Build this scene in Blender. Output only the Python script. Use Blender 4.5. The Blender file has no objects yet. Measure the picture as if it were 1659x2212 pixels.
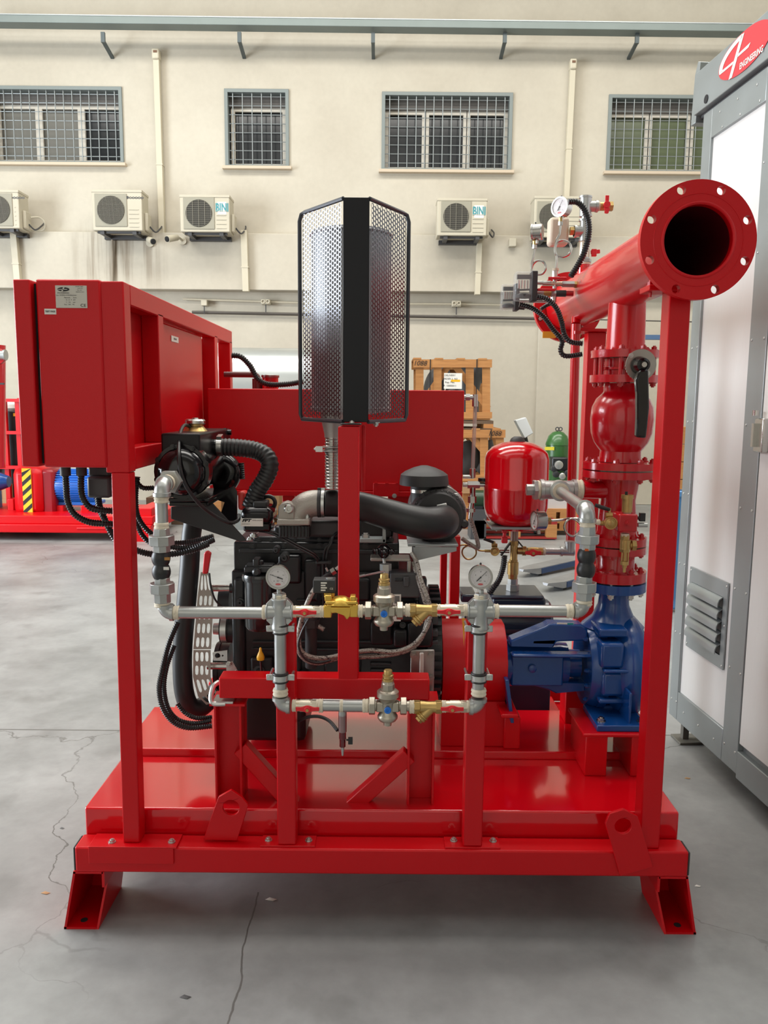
import bpy, bmesh, math, random
from mathutils import Vector, Matrix
from mathutils.geometry import tessellate_polygon
random.seed(7)
D = bpy.data; SC = bpy.context.scene; COL = SC.collection
# ---------------------------------------------------------------- camera
F, CX, CY, H, TH, RO = 1750., 829.5, 1106., 1.62, math.radians(7.74), .0086
R0 = Vector((1, 0, 0)); U0 = Vector((0, math.sin(TH), math.cos(TH))); FW = Vector((0, math.cos(TH), -math.sin(TH)))
RR = math.cos(RO)*R0 + math.sin(RO)*U0; UU = -math.sin(RO)*R0 + math.cos(RO)*U0
cam = D.objects.new('camera', D.cameras.new('camera')); COL.objects.link(cam); SC.camera = cam
cam.matrix_world = Matrix(((RR.x, UU.x, -FW.x, 0), (RR.y, UU.y, -FW.y, 0), (RR.z, UU.z, -FW.z, H), (0, 0, 0, 1)))
cam.data.sensor_fit = 'HORIZONTAL'; cam.data.sensor_width = 36; cam.data.lens = 36*F/1659
cam.data.clip_start = .05; cam.data.clip_end = 200
# ---------------------------------------------------------------- light
w = D.worlds.new('hall_air'); SC.world = w; w.use_nodes = True
w.node_tree.nodes['Background'].inputs[0].default_value = (.80, .82, .85, 1)
w.node_tree.nodes['Background'].inputs[1].default_value = .5
def area(name, loc, rot, sx, sy, power, col):
    l = D.lights.new(name, 'AREA'); l.shape = 'RECTANGLE'; l.size = sx; l.size_y = sy; l.energy = power; l.color = col
    o = D.objects.new(name, l); COL.objects.link(o); o.location = loc; o.rotation_euler = rot
    return o
for i, y in enumerate((-1.0, 3.6, 8.2)):                       # three roof lights across the hall
    area('roof_light', (-.5, y, 9.3), (0, 0, 0), 15, 1.9, (100, 600, 760)[i], (1, .965, .90))
area('side_gate_daylight', (-10.6, 4.3, 2.9), (0, math.radians(-90), 0), 5.2, 6.4, 1350, (.84, .92, 1))
area('front_fill', (-1.5, -5.2, 3.6), (math.radians(90), 0, 0), 7, 5, 32, (.97, .98, 1))  # weak fill lamp added behind the camera; the front wall has no opening
SC.view_settings.view_transform = 'Standard'; SC.view_settings.look = 'None'
SC.view_settings.gamma = 1; SC.view_settings.use_curve_mapping = False; SC.view_settings.exposure = 0.32
# ---------------------------------------------------------------- geometry helpers
def ray(px, py): return FW + (px-CX)/F*RR - (py-CY)/F*UU
def V(px, py, Y):
    d = ray(px, py); t = Y/d.y; return Vector((d.x*t, Y, H+d.z*t))
def VZ(px, py, z):
    d = ray(px, py); t = (z-H)/d.z; return Vector((d.x*t, d.y*t, z))
def VX(px, py, x):
    d = ray(px, py); t = x/d.x; return Vector((x, d.y*t, H+d.z*t))
def S(n, p):                     # n pixels at point p, in metres
    return n*((p[1]*FW.y)+(p[2]-H)*FW.z)/F
X_, Y_, Z_ = Vector((1, 0, 0)), Vector((0, 1, 0)), Vector((0, 0, 1))
def frame(a):                    # two axes square to a
    a = a.normalized(); t = Z_ if abs(a.z) < .9 else Y_
    u = t.cross(a).normalized(); return u, a.cross(u)
ORG = {}
class MB:
    def __init__(s): s.v = []; s.f = []
    def add(s, vs, fs):
        n = len(s.v); s.v += [Vector(p) for p in vs]; s.f += [tuple(i+n for i in f) for f in fs]; return s
    def box(s, a, b):
        x0, x1 = sorted((a[0], b[0])); y0, y1 = sorted((a[1], b[1])); z0, z1 = sorted((a[2], b[2]))
        return s.add([(x, y, z) for z in (z0, z1) for y in (y0, y1) for x in (x0, x1)],
                     [(0, 2, 3, 1), (4, 5, 7, 6), (0, 1, 5, 4), (2, 6, 7, 3), (0, 4, 6, 2), (1, 3, 7, 5)])
    def cb(s, c, sz): c = Vector(c); h = Vector(sz)/2; return s.box(c-h, c+h)
    def ob(s, c, u, v, w):       # oriented box, half vectors
        c, u, v, w = map(Vector, (c, u, v, w))
        return s.add([c+i*u+j*v+k*w for k in (-1, 1) for j in (-1, 1) for i in (-1, 1)],
                     [(0, 2, 3, 1), (4, 5, 7, 6), (0, 1, 5, 4), (2, 6, 7, 3), (0, 4, 6, 2), (1, 3, 7, 5)])
    def bar(s, p0, p1, w, h, up=Z_):
        p0, p1 = Vector(p0), Vector(p1); a = (p1-p0)/2; n = a.normalized()
        side = n.cross(up)
        if side.length < 1e-3: side = n.cross(Y_)
        side.normalize(); up2 = side.cross(n)
        return s.ob((p0+p1)/2, a, side*w/2, up2*h/2)
    def lathe(s, prof, o, ax=Z_, n=24, cap=True, ph=0.):   # prof: (t along axis, r)
        o = Vector(o); ax = Vector(ax).normalized(); u, v = frame(ax); b = len(s.v); m = len(prof)
        for t, r in prof:
            for i in range(n):
                a = 2*math.pi*(i+ph)/n; s.v.append(o+ax*t+(u*math.cos(a)+v*math.sin(a))*max(r, 1e-5))
        for k in range(m-1):
            for i in range(n):
                j = (i+1) % n; s.f.append((b+k*n+i, b+k*n+j, b+(k+1)*n+j, b+(k+1)*n+i))
        if cap:
            s.f.append(tuple(b+i for i in range(n-1, -1, -1))); s.f.append(tuple(b+(m-1)*n+i for i in range(n)))
        return s
    def cyl(s, p0, p1, r, n=20, r2=None, ph=0.):
        p0, p1 = Vector(p0), Vector(p1)
        return s.lathe([(0, r), ((p1-p0).length, r if r2 is None else r2)], p0, p1-p0, n, True, ph)
    def hexn(s, p0, p1, r): return s.cyl(p0, p1, r, 6)
    def tube(s, pts, r, n=12, cap=True, closed=False):
        P = [Vector(p) for p in pts]; m = len(P); rs = r if isinstance(r, (list, tuple)) else [r]*m
        u = None; b = len(s.v)
        for k in range(m):
            a = (P[(k+1) % m]-P[k-1]) if closed else (P[min(k+1, m-1)]-P[max(k-1, 0)])
            a.normalize()
            if u is None: u, v = frame(a)
            else:
                u = u-a*u.dot(a); u.normalize(); v = a.cross(u)
            for i in range(n):
                t = 2*math.pi*i/n; s.v.append(P[k]+(u*math.cos(t)+v*math.sin(t))*rs[k])
        for k in range(m if closed else m-1):
            k2 = (k+1) % m
            for i in range(n):
                j = (i+1) % n; s.f.append((b+k*n+i, b+k*n+j, b+k2*n+j, b+k2*n+i))
        if cap and not closed:
            s.f.append(tuple(b+i for i in range(n-1, -1, -1))); s.f.append(tuple(b+(m-1)*n+i for i in range(n)))
        return s
    def torus(s, c, ax, R, r, n=32, k=8):
        c = Vector(c); u, v = frame(Vector(ax))
        return s.tube([c+(u*math.cos(2*math.pi*i/n)+v*math.sin(2*math.pi*i/n))*R for i in range(n)], r, k, closed=True)
    def plate(s, loops, o, u, v, t):     # flat plate with holes: loops in (a, b) along u, v; thickness t along u x v
        o, u, v = Vector(o), Vector(u).normalized(), Vector(v).normalized(); w = u.cross(v)*t
        tr = tessellate_polygon([[Vector((a, b, 0)) for a, b in L] for L in loops])
        fl = [p for L in loops for p in L]; b0 = len(s.v); n = len(fl)
        for d in (Vector((0, 0, 0)), w):
            for a, b in fl: s.v.append(o+u*a+v*b+d)
        for a, b, c in tr: s.f.append((b0+c, b0+b, b0+a)); s.f.append((b0+n+a, b0+n+b, b0+n+c))
        k = 0
        for L in loops:
            m = len(L)
            for i in range(m):
                j = (i+1) % m; s.f.append((b0+k+i, b0+k+j, b0+n+k+j, b0+n+k+i))
            k += m
        return s
    def mesh(s, name, off=Vector((0, 0, 0)), smooth=True, ang=38):
        me = D.meshes.new(name); me.from_pydata([tuple(p-off) for p in s.v], [], s.f)
        bm = bmesh.new(); bm.from_mesh(me); bmesh.ops.recalc_face_normals(bm, faces=bm.faces); bm.to_mesh(me); bm.free()
        if smooth:
            me.polygons.foreach_set('use_smooth', [True]*len(me.polygons))
            me.set_sharp_from_angle(angle=math.radians(ang))
        return me
    def obj(s, name, mat, parent=None, bev=0, label=None, kind=None, sub=0, ang=38, cat=None, group=None):
        if parent is None:
            xs = [p.x for p in s.v]; ys = [p.y for p in s.v]; zs = [p.z for p in s.v]
            off = Vector(((min(xs)+max(xs))/2, (min(ys)+max(ys))/2, min(zs)))
        else: off = ORG[parent.name]
        me = s.mesh(name, off, ang=ang); me.materials.append(mat)
        o = D.objects.new(name, me); COL.objects.link(o)
        if parent: o.parent = parent; ORG[o.name] = off
        else: o.location = off; ORG[o.name] = off
        if bev:
            m = o.modifiers.new('edge', 'BEVEL'); m.width = bev; m.segments = 2; m.limit_method = 'ANGLE'; m.angle_limit = math.radians(50)
        if sub: m = o.modifiers.new('sub', 'SUBSURF'); m.levels = m.render_levels = sub
        if label: o['label'] = label
        if kind: o['kind'] = kind
        if cat: o['category'] = cat
        if group: o['group'] = group
        return o
def circ(r, n=24, cx=0, cy=0, ph=0): return [(cx+r*math.cos(2*math.pi*(i+ph)/n), cy+r*math.sin(2*math.pi*(i+ph)/n)) for i in range(n)]
def thing(name, label, cat, loc, group=None, rot=0, local=False):
    o = D.objects.new(name, None); COL.objects.link(o); o.location = loc; o.rotation_euler = (0, 0, rot)
    o.empty_display_size = .05; o['label'] = label; o['category'] = cat
    if group: o['group'] = group
    ORG[o.name] = Vector((0, 0, 0)) if local else Vector(loc)
    return o
def dup(root, loc, label=None, rot=None):
    def cp(o, par):
        c = o.copy(); COL.objects.link(c); c.parent = par
        for ch in [k for k in D.objects if k.parent == o]: cp(ch, c)
        return c
    r = cp(root, None); r.location = loc
    if rot is not None: r.rotation_euler = (0, 0, rot)
    if label: r['label'] = label
    return r
MC = {}
def piece(name, key, make, mat, parent, loc, ax=None, label=None, rotm=None):   # small repeated part with shared mesh
    if (key, mat.name) not in MC:
        me = make().mesh(name); me.materials.append(mat); MC[(key, mat.name)] = me
    o = D.objects.new(name, MC[(key, mat.name)]); COL.objects.link(o); o.parent = parent
    o.location = Vector(loc)-ORG[parent.name]
    if ax is not None: o.rotation_mode = 'QUATERNION'; o.rotation_quaternion = Z_.rotation_difference(Vector(ax))
    if rotm is not None: o.rotation_mode = 'QUATERNION'; o.rotation_quaternion = rotm.to_quaternion()
    ORG[o.name] = ORG[parent.name]
    if label: o['label'] = label
    return o
def bolt(parent, loc, ax, r, mat, h=None, washer=True, name='bolt', label=None):
    h = h or r*1.2
    def mk():
        m = MB()
        if washer: m.cyl((0, 0, 0), (0, 0, h*.25), r*1.35, 16)
        m.cyl((0, 0, 0), (0, 0, h), r, 6); m.cyl((0, 0, h), (0, 0, h*1.35), r*.55, 10)
        return m
    return piece(name, ('bolt', round(r, 4), round(h, 4), washer), mk, mat, parent, loc, ax, label)
def smooth(pts, k=6, closed=False):              # Catmull-Rom
    P = [Vector(p) for p in pts]; out = []; n = len(P)
    for i in range(n if closed else n-1):
        a, b, c, d = (P[(i-1) % n], P[i], P[(i+1) % n], P[(i+2) % n]) if closed else (P[max(i-1, 0)], P[i], P[i+1], P[min(i+2, n-1)])
        for j in range(k):
            t = j/k; out.append(.5*((2*b)+(c-a)*t+(2*a-5*b+4*c-d)*t*t+(3*b-a-3*c+d)*t**3))
    if not closed: out.append(P[-1])
    return out
def resample(pts, step):
    out = [pts[0].copy()]; acc = 0.
    for a, b in zip(pts, pts[1:]):
        L = (b-a).length; t = step-acc
        while t <= L: out.append(a.lerp(b, t/L)); t += step
        acc = (acc+L) % step if L else acc
    return out
def ribbed(pts, r, pitch, depth=.13, n=12, k=4):   # corrugated tube
    P = resample(smooth(pts, 14), pitch/k); prof = [1, 1, 1-depth, 1-depth][:k] if k == 4 else [1, 1-depth]
    return MB().tube(P, [r*prof[i % k] for i in range(len(P))], n)
def elbow(c, a, b, r, R, n=8, seg=16):          # 90 degree bend: corner c, from direction a to direction b
    c, a, b = Vector(c), Vector(a).normalized(), Vector(b).normalized()
    o = c+(a+b)*R; return [o-(b*math.cos(t)+a*math.sin(t))*R for t in [math.pi/2*i/n for i in range(n+1)]]
def txt(body, size, mat, parent, o, u, v, name='lettering', align='CENTER', bold=0., sx=1., label=None, dep=0.0006, shear=0.):
    c = D.curves.new('txt', 'FONT'); c.body = body; c.size = size; c.align_x = align; c.align_y = 'CENTER'; c.offset = bold; c.resolution_u = 3; c.shear = shear
    t = D.objects.new('txt', c); me = D.meshes.new_from_object(t); D.objects.remove(t); D.curves.remove(c)
    u, v = Vector(u).normalized(), Vector(v).normalized(); w_ = u.cross(v); off = ORG[parent.name]; o = Vector(o)
    for p in me.vertices: q = o+u*p.co.x*sx+v*p.co.y+w_*dep-off; p.co = q
    me.materials.clear(); me.materials.append(mat); me.name = name
    ob = D.objects.new(name, me); COL.objects.link(ob); ob.parent = parent; ORG[ob.name] = off
    if label: ob['label'] = label
    return ob
# ---------------------------------------------------------------- materials
def nm(name):
    m = D.materials.new(name); m.use_nodes = True; nt = m.node_tree; return m, nt, nt.nodes['Principled BSDF']
def lin(c):
    return tuple(((x/255)/12.92 if x/255 <= .04045 else ((x/255+.055)/1.055)**2.4) for x in c)+(1,)
def mat(name, c, rough=.4, metal=0., coat=0., var=.0, vs=8., bump=0., bs=200., rvar=0., spec=.5, emit=None, alpha=1., trans=0., stretch=None, c2=None):
    m, nt, b = nm(name); N = nt.nodes.new; L = nt.links.new
    col = lin(c) if max(c) > 1 else tuple(c)+(1,)
    b.inputs['Base Color'].default_value = col; b.inputs['Roughness'].default_value = rough; b.inputs['Metallic'].default_value = metal
    b.inputs['Coat Weight'].default_value = coat; b.inputs['Coat Roughness'].default_value = .06; b.inputs['Specular IOR Level'].default_value = spec
    b.inputs['Transmission Weight'].default_value = trans; b.inputs['Alpha'].default_value = alpha
    if var or rvar or bump or c2:
        tc = N('ShaderNodeNewGeometry'); mp = N('ShaderNodeMapping'); L(tc.outputs['Position'], mp.inputs[0])
        if stretch: mp.inputs['Scale'].default_value = stretch
        n1 = N('ShaderNodeTexNoise'); n1.inputs['Scale'].default_value = vs; n1.inputs['Detail'].default_value = 5; L(mp.outputs[0], n1.inputs['Vector'])
        if var or c2:
            mx = N('ShaderNodeMix'); mx.data_type = 'RGBA'; L(n1.outputs['Fac'], mx.inputs['Factor'])
            cc = lin(c2) if c2 else tuple(x*(1-var) for x in col[:3])+(1,)
            mx.inputs['A'].default_value = cc; mx.inputs['B'].default_value = col if c2 else tuple(min(1, x*(1+var)) for x in col[:3])+(1,)
            L(mx.outputs['Result'], b.inputs['Base Color'])
        if rvar:
            mr = N('ShaderNodeMapRange'); L(n1.outputs['Fac'], mr.inputs[0]); mr.inputs[3].default_value = max(.02, rough-rvar); mr.inputs[4].default_value = min(1, rough+rvar)
            L(mr.outputs[0], b.inputs['Roughness'])
        if bump:
            n2 = N('ShaderNodeTexNoise'); n2.inputs['Scale'].default_value = bs; n2.inputs['Detail'].default_value = 2; L(mp.outputs[0], n2.inputs['Vector'])
            bp = N('ShaderNodeBump'); bp.inputs['Strength'].default_value = bump; bp.inputs['Distance'].default_value = .002; L(n2.outputs['Fac'], bp.inputs['Height']); L(bp.outputs[0], b.inputs['Normal'])
    if emit: b.inputs['Emission Color'].default_value = lin(emit[0]); b.inputs['Emission Strength'].default_value = emit[1]
    return m
RED = mat('red_gloss_paint', (.56, .0008, .005), .27, coat=.25, bump=.12, bs=260, var=.05, vs=3)
REDP = mat('red_powder_paint', (.55, .0008, .005), .34, coat=.0, spec=.32, bump=.15, bs=420, var=.05, vs=3)
REDT = mat('red_enamel', (.60, .0012, .007), .14, coat=.6, bump=.04, bs=30)
REDC = mat('red_cast_paint', (.48, .0015, .008), .22, coat=.4, bump=.25, bs=70)
REDH = mat('red_handle_plastic', (.70, .01, .02), .35)
GALV = mat('galvanised_steel', (.43, .44, .43), .36, metal=.85, var=.16, vs=22, rvar=.10, bump=.12, bs=90)
GALVS = mat('galvanised_sheet', (.33, .36, .365), .42, metal=.7, var=.12, vs=5, rvar=.08)
STEEL = mat('bright_steel', (.52, .51, .48), .25, metal=1, rvar=.06, vs=30)
ZINC = mat('zinc_plate', (.55, .56, .54), .32, metal=.9)
BRASS = mat('brass', (.50, .34, .13), .36, metal=.85, var=.18, vs=40, rvar=.1, bump=.1, bs=150)
BRASSY = mat('yellow_brass', (.72, .46, .09), .30, metal=.8, var=.2, vs=25, bump=.12, bs=150)
NICK = mat('nickel_brass', (.44, .40, .33), .34, metal=.8, var=.1, vs=40, bump=.12, bs=200)
BRZ = mat('plated_valve_body', (.66, .60, .48), .36, metal=.7, var=.12, vs=40)
TAPE = mat('hemp_thread_tape', (216, 205, 184), .75, var=.18, vs=90, bump=.5, bs=300)
BLK = mat('black_enamel', (.007, .006, .007), .14, coat=.12, spec=.4)
RUB = mat('black_rubber', (.014, .014, .015), .42, bump=.1, bs=120)
RUBM = mat('matt_rubber', (.030, .030, .031), .55)
CORR = mat('black_conduit_plastic', (.012, .012, .013), .28)
ENG = mat('engine_black_paint', (.010, .0105, .012), .36, var=.3, vs=12, bump=.3, bs=60)
ENG2 = mat('engine_grey_paint', (.021, .022, .024), .34, var=.2, vs=14, bump=.2, bs=80)
ALU = mat('cast_aluminium', (.36, .335, .30), .45, metal=.55, var=.08, vs=30, bump=.35, bs=260)
BLUE = mat('blue_pump_paint', (.006, .056, .235), .22, coat=.2, bump=.25, bs=60, var=.08, vs=6)
BLUEM = mat('bright_blue_motor', (.015, .14, .55), .30, coat=.3)
NAVY = mat('dark_motor_paint', (.010, .020, .042), .34, coat=.3)
WHITE = mat('white_label', (225, 222, 214), .5)
INK = mat('black_ink', (22, 22, 24), .6)
PLAS = mat('silver_nameplate', (190, 186, 176), .42, metal=.3, var=.05, vs=60)
DIAL = mat('gauge_dial', (214, 208, 208), .4)
BLUECAP = mat('blue_plug', (.01, .16, .62), .35)
YEL = mat('yellow_plastic', (.80, .42, .015), .35)
BEIGE = mat('beige_plastic', (205, 188, 168), .5)
WOOD = mat('pallet_wood', (196, 142, 84), .7, c2=(150, 96, 50), vs=5, stretch=(1, 1, 9), bump=.2, bs=40)
CARD = mat('cardboard', (176, 140, 100), .8, var=.06, vs=5)
GREEN = mat('green_compressor_paint', (.03, .11, .025), .3, coat=.3)
ACW = mat('aged_white_casing', (188, 181, 162), .55, var=.06, vs=3)
DARK = mat('dark_void', (.008, .008, .009), .8)
DGREY = mat('dark_grey_plastic', (.055, .055, .058), .45)
BINM = mat('grey_bin_plastic', (.075, .08, .08), .5)
TRUNK = mat('trunking_plastic', (198, 190, 169), .5)
def braid_mat():
    m, nt, b = nm('steel_braid'); N = nt.nodes.new; L = nt.links.new
    g = N('ShaderNodeNewGeometry'); v = N('ShaderNodeTexVoronoi'); v.inputs['Scale'].default_value = 330; L(g.outputs['Position'], v.inputs['Vector'])
    r = N('ShaderNodeValToRGB'); r.color_ramp.elements[0].color = lin((205, 200, 190)); r.color_ramp.elements[1].color = lin((120, 114, 106)); r.color_ramp.elements[1].position = .8; L(v.outputs['Distance'], r.inputs[0])
    mp = N('ShaderNodeMapping'); mp.inputs['Rotation'].default_value = (0, .7, 0); mp.inputs['Scale'].default_value = (1, 1, 3); L(g.outputs['Position'], mp.inputs[0])
    v2 = N('ShaderNodeTexNoise'); v2.inputs['Scale'].default_value = 75; L(mp.outputs[0], v2.inputs['Vector'])
    k = N('ShaderNodeMapRange'); L(v2.outputs['Fac'], k.inputs[0]); k.inputs[1].default_value = .60; k.inputs[2].default_value = .64
    mx = N('ShaderNodeMix'); mx.data_type = 'RGBA'; L(k.outputs[0], mx.inputs['Factor']); L(r.outputs[0], mx.inputs['A']); mx.inputs['B'].default_value = lin((52, 34, 34)); L(mx.outputs['Result'], b.inputs['Base Color'])
    b.inputs['Metallic'].default_value = .3; b.inputs['Roughness'].default_value = .42; return m
BRAID = braid_mat()
SKYB = mat('light_blue_paint', (.10, .26, .52), .4)
LOGOR = mat('logo_red', (.58, .035, .045), .45)
def glass(name, c, rough=.05, alpha=.35):
    return mat(name, c, rough, alpha=alpha, spec=.6)
PCLEAR = glass('clear_cover_plastic', (.55, .58, .60), .08, .22)
# ---------------------------------------------------------------- the hall
def wall_mat():
    m, nt, b = nm('plastered_wall'); N = nt.nodes.new; L = nt.links.new
    g = N('ShaderNodeNewGeometry')
    n1 = N('ShaderNodeTexNoise'); n1.inputs['Scale'].default_value = .55; n1.inputs['Detail'].default_value = 9; n1.inputs['Roughness'].default_value = .62; L(g.outputs['Position'], n1.inputs['Vector'])
    r1 = N('ShaderNodeValToRGB'); r1.color_ramp.elements[0].position = .3; r1.color_ramp.elements[0].color = lin((184, 176, 160)); r1.color_ramp.elements[1].position = .68; r1.color_ramp.elements[1].color = lin((201, 194, 178)); L(n1.outputs['Fac'], r1.inputs[0])
    # rusty run-off streaks under the wall units
    mp = N('ShaderNodeMapping'); mp.inputs['Scale'].default_value = (9, 1, .35); L(g.outputs['Position'], mp.inputs[0])
    n2 = N('ShaderNodeTexNoise'); n2.inputs['Scale'].default_value = 1.3; n2.inputs['Detail'].default_value = 5; n2.inputs['Distortion'].default_value = .3; L(mp.outputs[0], n2.inputs['Vector'])
    sx = N('ShaderNodeSeparateXYZ'); L(g.outputs['Position'], sx.inputs[0])
    def win(sock, c, h, soft):
        a = N('ShaderNodeMath'); a.operation = 'SUBTRACT'; L(sock, a.inputs[0]); a.inputs[1].default_value = c
        q = N('ShaderNodeMath'); q.operation = 'ABSOLUTE'; L(a.outputs[0], q.inputs[0])
        r = N('ShaderNodeMapRange'); L(q.outputs[0], r.inputs[0]); r.inputs[1].default_value = h; r.inputs[2].default_value = h+soft; r.inputs[3].default_value = 1; r.inputs[4].default_value = 0
        return r.outputs[0]
    def mul(a, b_):
        q = N('ShaderNodeMath'); q.operation = 'MULTIPLY'; L(a, q.inputs[0])
        if isinstance(b_, float): q.inputs[1].default_value = b_
        else: L(b_, q.inputs[1])
        return q.outputs[0]
    zone = mul(win(sx.outputs[0], -4.12, .30, .5), win(sx.outputs[2], 3.80, .25, .35))
    st = N('ShaderNodeMapRange'); L(n2.outputs['Fac'], st.inputs[0]); st.inputs[1].default_value = .42; st.inputs[2].default_value = .62
    fac = mul(mul(zone, st.outputs[0]), .8)
    mx = N('ShaderNodeMix'); mx.data_type = 'RGBA'; L(fac, mx.inputs['Factor']); L(r1.outputs[0], mx.inputs['A']); mx.inputs['B'].default_value = lin((128, 112, 92))
    n3 = N('ShaderNodeTexNoise'); n3.inputs['Scale'].default_value = 14; n3.inputs['Detail'].default_value = 4; L(g.outputs['Position'], n3.inputs['Vector'])
    mx2 = N('ShaderNodeMix'); mx2.data_type = 'RGBA'; mx2.blend_type = 'MULTIPLY'; mx2.inputs['Factor'].default_value = .12; L(mx.outputs['Result'], mx2.inputs['A']); L(n3.outputs['Fac'], mx2.inputs['B'])
    L(mx2.outputs['Result'], b.inputs['Base Color']); b.inputs['Roughness'].default_value = .85
    bp = N('ShaderNodeBump'); bp.inputs['Strength'].default_value = .25; bp.inputs['Distance'].default_value = .02; L(n1.outputs['Fac'], bp.inputs['Height']); L(bp.outputs[0], b.inputs['Normal'])
    return m
def floor_mat():
    m, nt, b = nm('polished_concrete'); N = nt.nodes.new; L = nt.links.new
    g = N('ShaderNodeNewGeometry')
    n1 = N('ShaderNodeTexNoise'); n1.inputs['Scale'].default_value = 1.1; n1.inputs['Detail'].default_value = 9; n1.inputs['Roughness'].default_value = .65; L(g.outputs['Position'], n1.inputs['Vector'])
    r1 = N('ShaderNodeValToRGB'); r1.color_ramp.elements[0].position = .32; r1.color_ramp.elements[0].color = lin((118, 119, 118)); r1.color_ramp.elements[1].position = .68; r1.color_ramp.elements[1].color = lin((160, 161, 160)); L(n1.outputs['Fac'], r1.inputs[0])
    n2 = N('ShaderNodeTexNoise'); n2.inputs['Scale'].default_value = 26; n2.inputs['Detail'].default_value = 6; L(g.outputs['Position'], n2.inputs['Vector'])
    mx = N('ShaderNodeMix'); mx.data_type = 'RGBA'; mx.blend_type = 'MULTIPLY'; mx.inputs['Factor'].default_value = .18; L(r1.outputs[0], mx.inputs['A']); L(n2.outputs['Fac'], mx.inputs['B'])
    # cracks
    nd = N('ShaderNodeTexNoise'); nd.inputs['Scale'].default_value = 2.2; nd.inputs['Detail'].default_value = 6; L(g.outputs['Position'], nd.inputs['Vector'])
    vm = N('ShaderNodeVectorMath'); vm.operation = 'MULTIPLY_ADD'; L(nd.outputs['Color'], vm.inputs[0]); vm.inputs[1].default_value = (.5, .5, 0); L(g.outputs['Position'], vm.inputs[2])
    vo = N('ShaderNodeTexVoronoi'); vo.feature = 'DISTANCE_TO_EDGE'; vo.inputs['Scale'].default_value = .62; L(vm.outputs[0], vo.inputs['Vector'])
    cr = N('ShaderNodeMapRange'); L(vo.outputs['Distance'], cr.inputs[0]); cr.inputs[1].default_value = .0006; cr.inputs[2].default_value = .0020; cr.inputs[3].default_value = 1; cr.inputs[4].default_value = 0
    nk = N('ShaderNodeTexNoise'); nk.inputs['Scale'].default_value = .9; L(g.outputs['Position'], nk.inputs['Vector'])
    ck = N('ShaderNodeMapRange'); L(nk.outputs['Fac'], ck.inputs[0]); ck.inputs[1].default_value = .45; ck.inputs[2].default_value = .6
    sx = N('ShaderNodeSeparateXYZ'); L(g.outputs['Position'], sx.inputs[0])
    def line(sock, c, h):
        a = N('ShaderNodeMath'); a.operation = 'SUBTRACT'; L(sock, a.inputs[0]); a.inputs[1].default_value = c
        q = N('ShaderNodeMath'); q.operation = 'ABSOLUTE'; L(a.outputs[0], q.inputs[0])
        r = N('ShaderNodeMath'); r.operation = 'LESS_THAN'; L(q.outputs[0], r.inputs[0]); r.inputs[1].default_value = h
        return r.outputs[0]
    def op(k, a, b_):
        q = N('ShaderNodeMath'); q.operation = k; L(a, q.inputs[0])
        if isinstance(b_, float): q.inputs[1].default_value = b_
        else: L(b_, q.inputs[1])
        return q.outputs[0]
    j = op('MAXIMUM', line(sx.outputs[1], 3.82, .006), line(sx.outputs[1], 9.0, .008))
    sd = N('ShaderNodeSeparateXYZ'); vd = N('ShaderNodeVectorMath'); vd.operation = 'MULTIPLY_ADD'; L(nd.outputs['Color'], vd.inputs[0]); vd.inputs[1].default_value = (.10, 0, 0); L(g.outputs['Position'], vd.inputs[2]); L(vd.outputs[0], sd.inputs[0])
    near = op('LESS_THAN', sx.outputs[1], 2.5)
    j = op('MAXIMUM', j, op('MULTIPLY', near, line(sd.outputs[0], -.355, .0028)))
    fac = op('MAXIMUM', op('MULTIPLY', op('MULTIPLY', cr.outputs[0], ck.outputs[0]), .8), op('MULTIPLY', j, .75))
    m2 = N('ShaderNodeMix'); m2.data_type = 'RGBA'; L(fac, m2.inputs['Factor']); L(mx.outputs['Result'], m2.inputs['A']); m2.inputs['B'].default_value = lin((70, 68, 64))
    # dark tyre and oil patches
    nt_ = N('ShaderNodeTexNoise'); nt_.inputs['Scale'].default_value = 3.4; nt_.inputs['Detail'].default_value = 7; L(g.outputs['Position'], nt_.inputs['Vector'])
    rp = N('ShaderNodeMapRange'); L(nt_.outputs['Fac'], rp.inputs[0]); rp.inputs[1].default_value = .56; rp.inputs[2].default_value = .70; rp.inputs[4].default_value = .45
    m3 = N('ShaderNodeMix'); m3.data_type = 'RGBA'; L(rp.outputs[0], m3.inputs['Factor']); L(m2.outputs['Result'], m3.inputs['A']); m3.inputs['B'].default_value = lin((100, 100, 98))
    L(m3.outputs['Result'], b.inputs['Base Color'])
    rr = N('ShaderNodeMapRange'); L(n1.outputs['Fac'], rr.inputs[0]); rr.inputs[3].default_value = .34; rr.inputs[4].default_value = .52; L(rr.outputs[0], b.inputs['Roughness'])
    b.inputs['Specular IOR Level'].default_value = .6
    bp = N('ShaderNodeBump'); bp.inputs['Strength'].default_value = .15; bp.inputs['Distance'].default_value = .004; L(n2.outputs['Fac'], bp.inputs['Height']); L(bp.outputs[0], b.inputs['Normal'])
    return m
WALL = wall_mat(); FLOOR = floor_mat()
PAINTW = mat('hall_side_paint', (196, 190, 176), .85, var=.04, vs=1)
CEIL = mat('roof_deck', (176, 176, 172), .8)
YW = 13.0
def W(px, py, Y=YW): return V(px, py, Y)
def pxb(m, x0, y0, x1, y1, Y, d=.05):
    a = V(x0, (y0+y1)/2, Y); b = V(x1, (y0+y1)/2, Y); zt = V((x0+x1)/2, y0, Y).z; zb = V((x0+x1)/2, y1, Y).z
    return m.box((a.x, Y, zb), (b.x, Y+d, zt))
def struct(m, name, mt, parent=None, **k): return m.obj(name, mt, parent, kind='structure' if parent is None else None, **k)
struct(MB().box((-11, -7, -.2), (9.6, 14, 0)), 'floor', FLOOR)
struct(MB().box((-11, -7, 9.6), (9.6, 14, 9.8)), 'ceiling', CEIL)
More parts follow.
